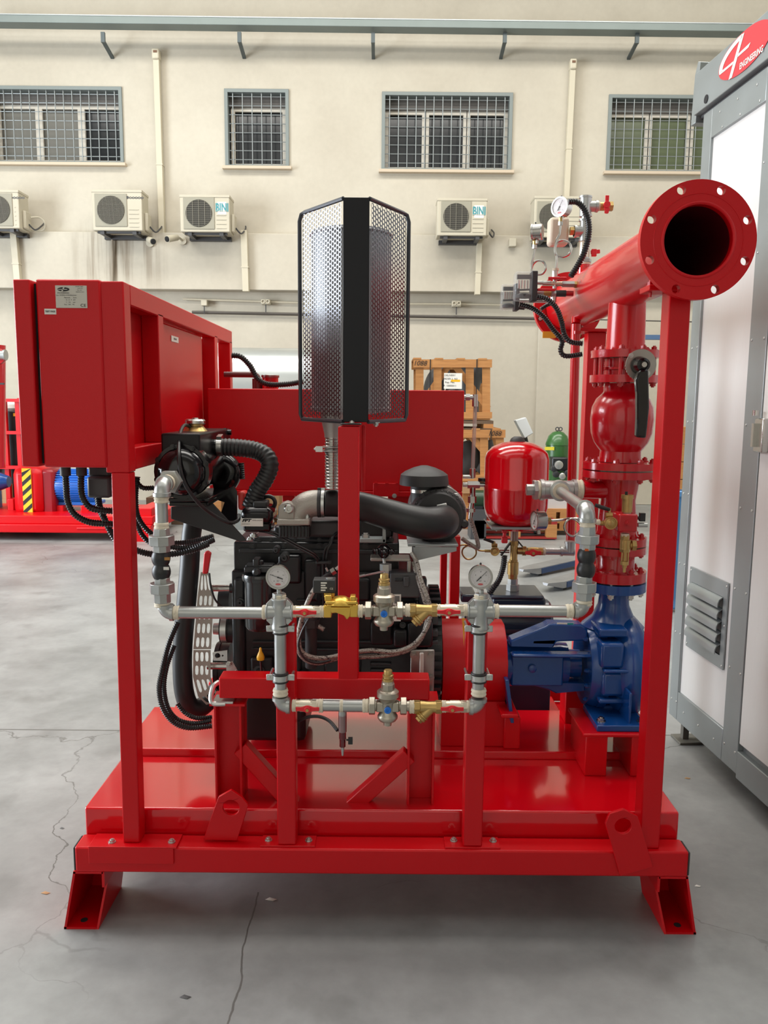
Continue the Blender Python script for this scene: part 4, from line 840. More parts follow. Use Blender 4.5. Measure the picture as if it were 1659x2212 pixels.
P = [(369, 1095), (442, 1087), (457, 1085), (533, 1168), (518, 1170), (369, 1121)]
MB().plate([[(V(*p, 2.58).x, V(*p, 2.58).z) for p in reversed(P)]], (0, 2.58, 0), X_, Z_, -.008).obj('support_plate', mat('bracket_satin_black', (.018, .018, .019), .45), hx, bev=.002)
m = MB(); pxb(m, 362, 1076, 452, 1084, 2.50, .3); pxb(m, 365, 1084, 450, 1094, 2.52, .28); m.obj('base_plate', BLK, hx, bev=.003)
P = [(452, 1075), (505, 1050), (512, 1062), (512, 1130), (470, 1130), (485, 1085)]
MB().plate([[(V(*p, 2.7).x, V(*p, 2.7).z) for p in reversed(P)]], (0, 2.70, 0), X_, Z_, -.008).obj('gusset_plate', BLK, hx)
m = MB(); pxb(m, 345, 1020, 362, 1080, 2.6, .1); 
# big corrugated coolant hose
P = [V(478, 966, 2.70), V(510, 967, 2.70), V(548, 972, 2.70), V(574, 984, 2.69), V(583, 1006, 2.68), V(573, 1034, 2.68), V(554, 1064, 2.68), V(540, 1098, 2.68)]
ribbed(P, hr*1.05, .0125, .07, 24).obj('corrugated_coolant_hose', RUB, label='thick ribbed black coolant hose bending down from the header tank', cat='hose')
# long smooth J hose at the left of the engine
P = [V(425, 1105, 2.80), V(414, 1150, 2.78), V(409, 1230, 2.74), V(402, 1310, 2.72), V(395, 1390, 2.72), V(394, 1450, 2.72), V(398, 1495, 2.72), V(409, 1524, 2.73), V(430, 1530, 2.75), V(452, 1512, 2.78), V(470, 1490, 2.80)]
MB().tube(smooth(P, 6), .0335, 24).obj('lower_radiator_hose', RUB, label='long smooth black hose hanging in a J left of the engine', cat='hose')
# slotted steel belt guard
bg = thing('belt_guard', 'slotted bright steel belt guard strip at the left end of the engine', 'belt guard', V(440, 1510, 2.69))
GST = mat('guard_steel', (.36, .34, .30), .40, metal=.8, var=.15, vs=18)
def slotplate(q, rows, name='guard_strip', cols=3, Y=2.69):      # q: quad px TL TR BR BL
    TL, TR, BR, BL = [V(*p, Y) for p in q]
    def at(u, v): a = TL.lerp(TR, u); b = BL.lerp(BR, u); p = a.lerp(b, v); return (p.x, p.z)
    loops = [[at(0, 1), at(1, 1), at(1, 0), at(0, 0)]]
    for c in range(cols):
        for r in range(rows):
            u0, v0 = (c+.5)/cols*.86+.07, (r+.5)/rows; du = .30/cols; dv = .36/rows
            L = [];
            for i in range(10):
                a = 2*math.pi*i/10; L.append(at(u0+du*math.cos(a), v0+dv*(math.copysign(abs(math.sin(a))**.5, math.sin(a)))))
            loops.append(L)
    return MB().plate(loops, (0, Y, 0), X_, Z_, .002).obj(name, GST, bg)
slotplate([(434, 1236), (450, 1234), (462, 1282), (428, 1282)], 1)
slotplate([(428, 1282), (462, 1282), (456, 1402), (418, 1402)], 4)
slotplate([(418, 1404), (455, 1404), (455, 1462), (417, 1462)], 2)
slotplate([(417, 1462), (455, 1462), (465, 1490), (428, 1504)], 1); slotplate([(428, 1504), (465, 1490), (480, 1512), (446, 1522)], 1)
RH = MB(); P = [(437, 1240), (448, 1240), (455, 1196), (446, 1190), (440, 1196)]
RH.plate([[(V(*p, 2.68).x, V(*p, 2.68).z) for p in P]], (0, 2.68, 0), X_, Z_, -.02).obj('safety_cover', REDH, bg, bev=.004, label='small red cover at the top of the guard')
MB().tube(smooth([V(452, 1238, 2.66), V(456, 1270, 2.65), V(468, 1300, 2.66), V(495, 1320, 2.68)], 6), .0035, 8).obj('cable', RUB, bg)
m = MB(); pxb(m, 513, 1062, 530, 1103, 2.70, .06); m.obj('red_cap', mat('soft_red_plastic', (.65, .04, .03), .4), en, bev=.01)
# ---------------------------------------------------------------- air filter
af = thing('air_filter', 'round black air filter canister with mushroom rain cap', 'air filter', V(935, 1182, 2.85))
Ya = 2.74; ac_ = V(948, 1116, Ya); ar = S(62, ac_)
MB().lathe([(0, ar*.80), (.006, ar*.86), (.012, ar*.86), (.016, ar*.94), (.045, ar), (.10, ar*1.0), (.105, ar*1.03), (.12, ar*1.03), (.125, ar), (.30, ar), (.305, ar*.5)], ac_, Y_, 48).obj('filter_canister', RUBM, af)
MB().torus(ac_+Y_*.085, Y_, ar*1.01, .004, 48).obj('band_clamp', ZINC, af)
m = MB()
for k in range(12):
    a = math.pi*(.1+.8*k/11); d = Vector((math.cos(a), 0, math.sin(a))); m.bar(ac_+d*ar*.86+Y_*.008, ac_+d*ar*.97+Y_*.03, .003, .006, Y_)
m.obj('rim_rib', RUBM, af, kind='stuff')
MB().lathe([(0, .014), (.02, .016), (.026, .010)], V(1001, 1130, Ya+.03), -Y_, 20).obj('dust_valve', RUB, af)
m = MB(); m.bar(V(944, 1094, Ya-.02), V(965, 1090, Ya-.02), .018, .012); m.obj('spring_clip', ZINC, af, bev=.002)
m = MB(); m.bar(V(983, 1068, Ya+.02), V(994, 1080, Ya+.06), .018, .01); m.obj('spring_clip', ZINC, af, bev=.002)
nc = V(916, 1050, Ya+.08); nr = S(29, nc); zz = lambda y: V(916, y, Ya+.08).z-nc.z
MB().lathe([(zz(1095), nr), (zz(1046), nr), (zz(1044), nr*.9)], nc, Z_, 32).obj('inlet_neck', RUBM, af)
MB().lathe([(zz(1063), nr*1.04), (zz(1056), nr*1.04)], nc, Z_, 32).bar(nc+Vector((nr*.9, -nr*.5, zz(1060))), nc+Vector((nr*1.25, -nr*.6, zz(1057))), .018, .012).obj('neck_clamp', STEEL, af)
cr_ = S(53, nc)
MB().lathe([(zz(1047), cr_*.9), (zz(1047), cr_*1.0), (zz(1040), cr_*1.0), (zz(1028), cr_*.965), (zz(1025), cr_*.955), (zz(1018), cr_*.78), (zz(1010), cr_*.45), (zz(1005.5), cr_*.15), (zz(1005), .001)], nc, Z_, 48).obj('rain_cap', RUBM, af)
m = MB(); pxb(m, 881, 1175, 990, 1181, Ya-.03, .22); m.obj('filter_shelf', GALVS, af, bev=.002)
P = [(893, 1181), (986, 1181), (986, 1190), (893, 1212)]
MB().plate([[(V(*p, Ya-.02).x, V(*p, Ya-.02).z) for p in reversed(P)]], (0, Ya-.02, 0), X_, Z_, .006).obj('shelf_gusset', GALVS, af, bev=.001); m = MB(); pxb(m, 893, 1181, 897, 1213, Ya-.02, .16); m.obj('shelf_bracket', GALVS, af)
P = [V(696, 1087.5, Yi), V(730, 1087, 2.67), V(765, 1091, 2.67), V(805, 1101, 2.66), V(845, 1113, 2.65), V(885, 1124, 2.64), V(920, 1130, 2.65), V(948, 1128, 2.675), V(960, 1124, 2.72)]
sp = smooth(P, 7); n_ = len(sp)
MB().tube(sp, [rr*(1.0+.22*min(1, i/(n_*.7))) for i in range(n_)], 32).obj('air_intake_hose', RUB, label='wide smooth black rubber hose from the aluminium elbow to the air filter', cat='hose', sub=1)
for x in (690, 698):
    p = V(x, 1087.5, Yi); MB().lathe([(-.005, rr*1.04), (.005, rr*1.04)], p, X_, 36).bar(p+Z_*rr, p+Z_*(rr*1.16), .012, .012).obj('hose_clamp', ZINC if x > 694 else RUBM, en)
# ---------------------------------------------------------------- braided hoses across the engine front
Yb = 2.56
def braid(pts, r, lab): 
    return MB().tube(smooth([V(x, y, Y) for x, y, Y in pts], 8), r, 14).obj('braided_hose', BRAID, label=lab, cat='hose', group='braided steel hoses on the engine')
braid([(714, 1238, 2.60), (697, 1250, 2.58), (678, 1275, 2.54), (663, 1305, 2.52), (652, 1335, Yb), (645, 1375, Yb), (650, 1405, Yb), (672, 1419, Yb), (705, 1421, Yb), (750, 1412, Yb), (800, 1405, Yb), (850, 1408, Yb), (888, 1396, Yb), (912, 1372, Yb), (926, 1345, Yb), (929, 1318, Yb), (922, 1288, Yb), (908, 1250, 2.58), (900, 1215, 2.62), (890, 1196, 2.66)], .0078, 'braided steel hose rising to a fitting left of the upright tube')
braid([(700, 1360, 2.60), (660, 1340, 2.6), (643, 1365, 2.58), (644, 1402, 2.57), (660, 1425, 2.57), (690, 1432, 2.57), (730, 1422, 2.57), (780, 1419, 2.57), (830, 1416, 2.57), (880, 1405, 2.57), (905, 1386, 2.57), (919, 1356, 2.57), (923, 1322, 2.57), (914, 1285, 2.58), (903, 1250, 2.6), (893, 1215, 2.64)], .0078, 'braided steel hose lying just below the other one')
hf = thing('hose_fitting', 'steel swivel hose fitting left of the upright tube', 'fitting', V(722, 1232, 2.60))
MB().cyl(V(697, 1250, 2.58), V(716, 1236, 2.60), .0088, 14).obj('ferrule', RUB, hf); MB().hexn(V(716, 1236, 2.60), V(724, 1231, 2.60), .013).cyl(V(724, 1231, 2.6), V(733, 1224, 2.61), .008).obj('swivel_nut', STEEL, hf); MB().cyl(V(708, 1234, 2.59), V(704, 1226, 2.59), .004).obj('lock_pin', STEEL, hf)
MB().tube(smooth([V(668, 1335, 2.55), V(652, 1365, 2.54), V(645, 1395, 2.54), (V(658, 1422, 2.54)), V(685, 1432, 2.54), V(715, 1426, 2.54)], 6), .004, 8).obj('black_cable', RUB, label='thin black cable loop in front of the braided hoses', cat='cable')
m = thing('control_cable', 'bright steel throttle rod ending behind the upper pressure reducer', 'control rod', V(800, 1240, 2.5)); MB().cyl(V(735, 1255, 2.55), V(830, 1234, 2.5), .0035, 8).cyl(V(765, 1248, 2.54), V(788, 1243, 2.53), .005, 8).obj('rod', ZINC, m); MB().cyl(V(770, 1247, 2.535), V(776, 1245, 2.53), .007, 10).obj('rod_nut', BRASS, m)
hw = thing('shutoff_valve', 'black lobed handwheel on a steel stem behind the upper pressure reducer', 'valve', V(834, 1240, 2.58))
hc = V(829, 1192, 2.60); MB().lathe([(-.02, .009), (-.012, .017), (.0, .022), (.014, .022), (.024, .012), (.026, .001)], hc, Z_, 20).obj('wheel_hub', BLK, hw)
for i in range(5): a = 2*math.pi*i/5+.9; MB().lathe([(0, .0006), (.005, .010), (.012, .013), (.019, .010), (.024, .001)], hc+Vector((math.cos(a)*.026, math.sin(a)*.026, -.010)), Z_, 16).obj('wheel_lobe', BLK, hw)
MB().cyl(V(829, 1203, 2.6), V(831, 1222, 2.58), .005).hexn(V(833, 1218, 2.57), V(833, 1232, 2.57), .019).cyl(V(834, 1232, 2.57), V(834, 1242, 2.57), .010).obj('stem', ZINC, hw)
# ---------------------------------------------------------------- corrugated conduits on the left
def cond(pts, r, lab, pitch=.0075): return ribbed([V(*p) for p in pts], r, pitch, .2, 10).obj('corrugated_conduit', CORR, label=lab, cat='conduit', group='black corrugated conduits')
cond([(141, 1018, 2.42), (143, 1050, 2.42), (146, 1082, 2.42), (160, 1110, 2.42), (190, 1127, 2.42), (222, 1131, 2.42), (256, 1132, 2.44)], .0105, 'left of the two conduits hanging from the near cabinet floor')
cond([(176, 1018, 2.42), (175, 1045, 2.42), (178, 1072, 2.42), (192, 1094, 2.42), (215, 1102, 2.42), (256, 1104, 2.44)], .0105, 'right of the two conduits hanging from the near cabinet floor')
cond([(212, 1075, 2.50), (215, 1095, 2.48), (225, 1120, 2.46), (240, 1150, 2.46), (256, 1175, 2.47)], .011, 'conduit falling from the dark switch box to the corner post')
cond([(297, 1030, 2.60), (293, 1075, 2.60), (298, 1115, 2.60), (318, 1145, 2.60), (350, 1168, 2.62)], .0095, 'upper conduit curving down right of the corner post')
cond([(292, 1085, 2.64), (298, 1135, 2.64), (315, 1165, 2.64), (350, 1187, 2.66)], .0095, 'lower conduit curving down right of the corner post')
cond([(298, 1045, 2.60), (310, 1054, 2.60), (332, 1054, 2.62)], .0085, 'short conduit stub running to the heat exchanger')
cond([(290, 1187, 2.50), (320, 1196, 2.50), (360, 1198, 2.50), (410, 1190, 2.52), (450, 1175, 2.56)], .0105, 'lowest conduit crossing behind the rubber bellows')
cond([(355, 1178, 2.53), (390, 1184, 2.53), (425, 1181, 2.54), (462, 1166, 2.58)], .0095, 'middle conduit crossing toward the engine')
cond([(355, 1172, 2.60), (400, 1172, 2.60), (462, 1158, 2.60)], .009, 'top conduit crossing toward the engine')
cond([(384, 1345, 2.58), (365, 1390, 2.57), (350, 1450, 2.56), (344, 1490, 2.56), (352, 1530, 2.56), (375, 1560, 2.57), (408, 1572, 2.58), (458, 1568, 2.60)], .0095, 'outer conduit of the loop hanging beside the J hose')
cond([(376, 1395, 2.60), (360, 1440, 2.59), (354, 1485, 2.59), (363, 1530, 2.59), (385, 1555, 2.60), (420, 1563, 2.61), (458, 1556, 2.62)], .009, 'inner conduit of the loop hanging beside the J hose')
cond([(383, 1520, 2.62), (400, 1540, 2.62), (425, 1551, 2.62), (458, 1549, 2.64)], .008, 'short conduit at the foot of the J hose')
cond([(501, 768, 3.42), (520, 771, 3.42), (540, 790, 3.42), (556, 818, 3.42), (580, 830, 3.42), (620, 830, 3.42), (655, 824, 3.42)], .0125, 'conduit from the far cabinet over the top of the fuel tank', .009)
cond([(522, 1000, 2.80), (524, 1035, 2.80)], .0095, 'short vertical conduit behind the heat exchanger')
for a in ((141, 1013), (176, 1013)):
    p = V(a[0], a[1], 2.42); MB().cyl(p+Z_*.016, p-Z_*.02, .0155, 16).obj('conduit_gland', RUBM, cb1)
sb = thing('switch_box', 'dark grey switch box hanging under the near control cabinet', 'switch box', V(212, 1078, 2.5)); m = MB(); pxb(m, 187, 1030, 237, 1076, 2.46, .16); m.obj('box', DGREY, sb, bev=.008); m = MB(); pxb(m, 190, 1008, 237, 1030, 2.49, .14); m.obj('box_cover', DGREY, sb, bev=.006)
# ---------------------------------------------------------------- bypass pipework in front
YP = 2.262
def hc_(m, x0, x1, y, rp, Y=YP, n=24, r2=None):
    a, b = V(x0, y, Y), V(x1, y, Y); b.z = a.z = (a.z+b.z)/2
    return m.cyl(a, b, S(rp, a), n, None if r2 is None else S(r2, a))
def vc_(m, y0, y1, x, rp, Y=YP, n=24, r2=None, x_ref=None):
    X = V(x, (y0+y1)/2, Y).x; a, b = V(x, y0, Y), V(x, y1, Y); a.x = b.x = X
    return m.cyl(a, b, S(rp, a), n, None if r2 is None else S(r2, b))
bp_ = thing('bypass_pipework', 'galvanised pipe loop with cross fittings, elbows and rubber bellows in front of the engine', 'pipework', V(820, 1530, YP))
def part(m, name, mt=GALV, par=None, **k): return m.obj(name, mt, par or bp_, **k)
def tape_h(x0, x1, y, rp, par=None, Y=YP):
    a, b = V(x0, y, Y), V(x1, y, Y); a.z = b.z = (a.z+b.z)/2; n = 6; r = S(rp, a); L = (b-a).length
    part(MB().lathe([(L*i/n, r*(1+.05*((i*7) % 3-1))) for i in range(n+1)], a, X_, 22), 'thread_tape', TAPE, par, ang=80)
def tape_v(y0, y1, x, rp, par=None, Y=YP):
    a, b = V(x, y1, Y), V(x, y0, Y); b.x = a.x; n = 6; r = S(rp, a); L = (b-a).length
    part(MB().lathe([(L*i/n, r*(1+.05*((i*5) % 3-1))) for i in range(n+1)], a, Z_, 22), 'thread_tape', TAPE, par, ang=80)
part(hc_(MB(), 384, 578, 1323.5, 13.2), 'pipe'); part(hc_(MB(), 1066, 1228, 1320, 13.2), 'pipe')
def elbow_f(cx, cy, a, b, rp, Rp, Y=YP, name='elbow', par=None, mt=GALV, lip=True):
    c = V(cx, cy, Y); r, R = S(rp, c), S(Rp, c); P = elbow(c, a, b, r, R, 10); m = MB().tube(P, r, 24)
    A, B = Vector(a).normalized(), Vector(b).normalized()
    if lip: m.lathe([(-.007, r*1.0), (-.006, r*1.14), (.004, r*1.14), (.005, r)], P[0], A, 24).lathe([(-.007, r), (-.006, r*1.14), (.004, r*1.14), (.005, r)], P[-1], B, 24)
    part(m, name, mt, par); return P
elbow_f(357.5, 1323.5, (0, 0, 1), (1, 0, 0), 15.5, 15); tape_h(374, 388, 1323.5, 15)
elbow_f(1258, 1320, (0, 0, 1), (-1, 0, 0), 15.5, 15); tape_h(1222, 1238, 1320, 15)
def vstack(x, segs, tilt=0.):
    for name, y0, y1, r0, r1, n, mt in segs:
        if name == 'tape': tape_v(y0, y1, x, r0)
        elif name == 'bellows':
            a, b = V(x, y1, YP), V(x, y0, YP); b.x = a.x; L = (b-a).length; k = S(1, a); pr = []
            for i in range(21):
                t = i/20; pr.append((L*t, k*(15.2+4.8*abs(math.sin(2*math.pi*t))**.8)))
            part(MB().lathe(pr, a, Z_, 32), 'rubber_bellows', RUB, sub=0, ang=80)
        else: part(vc_(MB(), y0, y1, x, r0, n=n, r2=r1), name, mt, bev=.0015 if n < 12 else 0)
vstack(349, [('tape', 1073, 1086, 15.5, 0, 0, 0), ('pipe', 1080, 1134, 13.5, 13.5, 24, GALV), ('tape', 1128, 1143, 15.5, 0, 0, 0), ('union_tail', 1141, 1160, 17, 19, 8, GALV), ('union_nut', 1156, 1177, 28, 28, 8, GALV), ('union_tail', 1176, 1192, 19, 19, 8, GALV), ('bellows', 1190, 1250, 0, 0, 0, 0)])
vstack(350.5, [('union_tail', 1247, 1262, 17, 17, 8, GALV), ('union_nut', 1259, 1280, 27, 27, 8, GALV), ('union_tail', 1279, 1301, 18.5, 18.5, 8, GALV), ('tape', 1300, 1310, 16.5, 0, 0, 0)])
vstack(1269, [('tape', 1126, 1138, 16.5, 0, 0, 0), ('union_tail', 1137, 1158, 17, 18.5, 8, GALV), ('union_nut', 1155, 1174, 25.5, 25.5, 8, GALV), ('union_tail', 1173, 1187, 17.5, 17.5, 8, GALV)])
vstack(1265, [('bellows', 1185, 1246, 0, 0, 0, 0)])
vstack(1262, [('union_tail', 1244, 1259, 17.5, 17.5, 8, GALV), ('union_nut', 1257, 1278, 26.5, 26.5, 8, GALV), ('union_tail', 1277, 1296, 17.5, 17.5, 8, GALV), ('tape', 1295, 1307, 16.5, 0, 0, 0)])
for x, y, w_, c in ((361, 1207, 9, mat('ochre_tag', (168, 120, 60), .6)), (359, 1228, 9, WHITE), (1268, 1188, 7, mat('orange_tag', (210, 90, 30), .6))):
    p = V(x, y, YP-.021); part(MB().cb(p, (S(w_*1.3, p), .002, S(w_*.7, p))), 'bellows_tag', c)
# elbows turning back into the depth
P0 = elbow_f(349, 1047, (0, 0, -1), (0, 1, 0), 17, 22)
e1 = P0[-1]; part(MB().cyl(e1, e1+Y_*.05, S(15, e1)), 'pipe', BRZ); part(MB().lathe([(0, S(17, e1)), (.01, S(18, e1))], e1+Y_*.02, Y_, 22), 'thread_tape', TAPE)
part(MB().hexn(e1+Y_*.045, e1+Y_*.075, S(27, e1)), 'reducing_bush', GALV, bev=.001)
P1 = elbow_f(1269, 1102, (0, 0, -1), (0, 1, 0), 17.5, 22)
tee = V(1207, 1058, 2.87); pe_ = P1[-1]
part(MB().cyl(pe_, (tee.x, tee.y, pe_.z*.0+tee.z), S(13, pe_), 24), 'cross_pipe', GALV)
part(MB().lathe([(-.012, .027), (.006, .028)], tee+(pe_-tee)*.09, pe_-tee, 22), 'thread_tape', TAPE)
tr_ = S(22, tee); m = MB().cyl(V(1168, 1058, 2.87), V(1243, 1058, 2.87), tr_*.92, 28)
for x in (1170, 1240): m.lathe([(-.008, tr_*.92), (-.006, tr_*1.05), (.006, tr_*1.05), (.008, tr_*.92)], V(x, 1058, 2.87), X_, 28)
m.lathe([(0, tr_*1.0), (.05, tr_*1.0), (.055, tr_*.7)], tee, pe_-tee, 28); part(m, 'tee_fitting', GALV)
m = MB(); m.hexn(V(1152, 1058, 2.87), V(1160, 1058, 2.87), tr_*1.05).cyl(V(1137, 1058, 2.87), V(1153, 1058, 2.87), tr_*.55, 8); part(m, 'end_plug', GALV, bev=.001); tape_h(1159, 1169, 1058, 20, Y=2.87)
tape_h(1242, 1258, 1058, 21.5, Y=2.87)
# cross fittings
for cx, top in ((604, 1), (1038, 1)):
    c = V(cx, 1321, YP); k = S(1, c); m = MB()
    X0 = [(-29*k, 18*k), (-26*k, 18*k), (-25*k, 16.5*k), (-12*k, 16.5*k), (0, 19*k), (12*k, 16.5*k), (25*k, 16.5*k), (26*k, 18*k), (29*k, 18*k)]
    m.lathe(X0, c, X_, 28); m.lathe([(-40*k, 17.5*k), (-36*k, 18.5*k), (-33*k, 17.5*k), (-14*k, 17*k), (0, 19.5*k), (14*k, 17*k), (24*k, 17.5*k), (26*k, 18.5*k), (30*k, 18*k)], c, Z_, 28)
    for sx_ in (-1, 1):
        for sz in (-1, 1): m.ob(c+Vector((sx_*17*k, 0, sz*17*k)), Vector((sx_*6*k, 0, sz*6*k)), Y_*8*k, Vector((sx_*5*k, 0, -sz*5*k)))
    part(m, 'cross_fitting', GALV, bev=.002); tape_v(1284, 1293, cx, 14)
tape_h(567, 580, 1322.5, 15.5); tape_h(1065, 1077, 1320, 15.5); tape_v(1358, 1364, 1037, 15)
for cx in (606, 1034):
    cxt = cx+.5*(cx > 800)
    part(vc_(MB(), 1355, 1502, cx, 13), 'pipe'); tape_v(1487, 1502, cx, 16)
    # pipe clamps with black rubber lining
    for y in (1358, 1463):
        c = V(cx, y, YP); k = S(1, c); pc = MB().lathe([(-6*k, 17*k), (6*k, 17*k)], c, Z_, 28); part(pc, 'clamp_band', ZINC)
        part(MB().torus(c+Z_*8.5*k, Z_, 15*k, 2.6*k, 28).torus(c-Z_*8.5*k, Z_, 15*k, 2.6*k, 28), 'clamp_lining', RUB)
        for s_ in (-1, 1):
            e = part(MB().cb(c+Vector((s_*23*k, .0, 0)), (15*k, .006, 14*k)), 'clamp_ear', ZINC, bev=.002); bolt(bp_, c+Vector((s_*24.5*k, -.003, 0)), -Y_, 3.6*k, ZINC, 3*k, False, 'clamp_screw')
            part(MB().cyl(c+Vector((s_*24*k, .0, 0)), c+Vector((s_*24*k, .075, 0)), .004, 8), 'clamp_stud', ZINC)
elbow_f(606, 1524, (0, 0, 1), (1, 0, 0), 15.5, 17); elbow_f(1034, 1527, (0, 0, 1), (-1, 0, 0), 15.5, 17)
part(hc_(MB(), 696, 737, 1524.5, 12), 'pipe'); part(hc_(MB(), 741, 785, 1524.5, 13.5), 'pipe_socket'); tape_h(734, 742, 1524.5, 13.5); tape_h(783, 796, 1524.5, 14.5); tape_h(688, 698, 1524.5, 14.5)
# drain under the lower run
dr_ = thing('drain_nipple', 'small drain pipe with black tap and hose hanging under the lower pipe run', 'drain', V(740, 1632, YP+.03))
YD = YP+.03; MAR = mat('maroon_gloss', (.10, .008, .012), .25, coat=.4); vc_(MB(), 1534, 1545, 740, 9, YD).obj('adaptor', GALV, dr_)
vc_(MB(), 1543, 1580, 740, 9, YD, 20).obj('barrel', mat('pinkish_steel', (.30, .20, .20), .3, metal=.8), dr_); m = vc_(MB(), 1580, 1596, 740, 7.5, YD, 8); vc_(m, 1596, 1613, 740, 6.5, YD, 6); m.obj('valve_body', MAR, dr_); vc_(MB(), 1613, 1632, 740, 4, YD, 12, 2).obj('spout', GALV, dr_)
m = MB(); m.bar(V(748, 1598, YD), V(756, 1599, YD), .004, .004); m.cb(V(757, 1600, YD), (S(10, e1), .006, S(16, e1))); m.obj('tap_lever', RUB, dr_)
MB().tube(smooth([V(645, 1558, 2.36), V(665, 1549, 2.35), (V(690, 1548, 2.34)), V(712, 1558, 2.32), V(729, 1578, YD)], 6), .0052, 10).obj('drain_hose', RUB, dr_)
# ball valves with red butterfly handles
def butterfly(m, c, k, w_, u=X_, f=-Y_):
    v = f.cross(u)
    def ring(d): return
    n = 14; pts = []
    for i in range(n+1):
        t = -1+2*i/n; pts.append((t*w_/2, (3.0+5.2*math.exp(-(t*2.6)**2)+1.4*abs(t))*k))
    L = [(a, b) for a, b in pts]+[(a, -b*.78) for a, b in reversed(pts)]
    return m.plate([L], c, u, (f.cross(u)), -.006*(1 if True else 1))
def ball_valve(x0, x1, y, hx_, hy, hw_, lab, Y=YP, rp=12.5, mt=BRZ, group='ball valves with red butterfly handles', tl=True):
    c = V((x0+x1)/2, y, Y); k = S(1, c); t = thing('ball_valve', lab, 'valve', c-Z_*k*rp, group); L = x1-x0
    m = MB(); hc_(m, x0+L*.12, x0+L*.72, y, rp, Y); hc_(m, x0+L*.28, x0+L*.62, y, rp*1.08, Y); m.obj('body', mt, t)
    m = hc_(MB(), x0+L*.66, x1-L*.1, y, rp*1.08, Y, 6); m.obj('hex_end', mt, t, bev=.001)
    m = hc_(MB(), x0+L*.1, x0+L*.26, y, rp*1.02, Y, 8); m.obj('hex_end', BRASS, t, bev=.001)
    if tl:
        for a, b in ((x0-1, x0+L*.14), (x1-L*.14, x1+1)): tape_h(a, b, y, rp*1.04, t, Y)
    h = V(hx_, hy, Y-.024); hd = MB(); butterfly(hd, h, k, hw_*k); hd.lathe([(-.006, k*7.5), (.003, k*7), (.004, k*5)], h, -Y_, 20)
    hd.obj('butterfly_handle', REDH, t, bev=.001); MB().cyl((h.x, Y-.006, h.z), (h.x, Y-.024, h.z), k*5, 14).obj('stem', BRASS, t)
    bolt(t, h+Vector((0, -.004, 0)), -Y_, k*3.6, BRASS, .004, False, 'handle_nut'); return t
ball_valve(631, 700, 1321, 658, 1324, 50, 'ball valve on the upper run, left of the brass solenoid valve')
ball_valve(942, 1010, 1318, 970, 1323, 49, 'ball valve on the upper run, beside the right cross fitting')
ball_valve(632, 691, 1524, 664, 1533, 50, 'ball valve on the lower run, beside the left elbow')
ball_valve(955, 1016, 1526, 977, 1533, 49, 'ball valve on the lower run, beside the right elbow')
# brass solenoid valve
sv = thing('solenoid_valve', 'yellow brass solenoid valve with black coil on the upper pipe run', 'valve', V(736, 1336, YP))
k = S(1, V(736, 1310, YP))
m = MB(); pxb(m, 699, 1308, 716, 1335, YP-.018, .036); m.obj('port', BRASSY, sv, bev=.003); m = MB(); pxb(m, 756, 1306, 773, 1334, YP-.018, .036); m.obj('port', BRASSY, sv, bev=.003)
P = [(712, 1308), (760, 1308), (757, 1328), (750, 1336), (742, 1326), (728, 1321), (716, 1322)]
MB().plate([[(V(*p, YP).x, V(*p, YP).z) for p in reversed(P)]], (0, YP+.016, 0), X_, Z_, .034).obj('body', BRASSY, sv, bev=.003)
m = MB(); pxb(m, 703, 1299, 771, 1306, YP-.024, .05); pxb(m, 707, 1306, 762, 1311, YP-.022, .046); pxb(m, 701, 1286, 716, 1300, YP-.02, .03); pxb(m, 756, 1288, 768, 1300, YP-.02, .03); m.obj('bonnet', BRASSY, sv, bev=.003)
MB().lathe([(-.003, k*25), (.008, k*21), (.016, k*13), (.019, k*4)], V(736, 1301, YP), Z_, 28).obj('dome', BRASSY, sv)
for x in (708, 764): bolt(sv, V(x, 1299, YP-.016), Z_, k*3.2, BRASSY, .005)
m = MB(); pxb(m, 676, 1253, 724, 1282, YP+.012, .045); m.obj('coil', RUBM, sv, bev=.003); m = MB(); m.hexn(V(712, 1253, YP+.03), V(712, 1248, YP+.03), k*8); m.obj('coil_nut', ZINC, sv)
m = MB(); pxb(m, 700, 1281, 722, 1290, YP+.015, .03); m.obj('armature_tube', BRASSY, sv)
for i in range(4): m = MB(); pxb(m, 693, 1258+i*5.2, 706-(i % 2)*3, 1261+i*5.2, YP+.0108, .001); m.obj('coil_print', WHITE, sv)
txt('CE', .008, WHITE, sv, V(716, 1272, YP+.0115), X_, Z_, name='coil_print', dep=.0006)
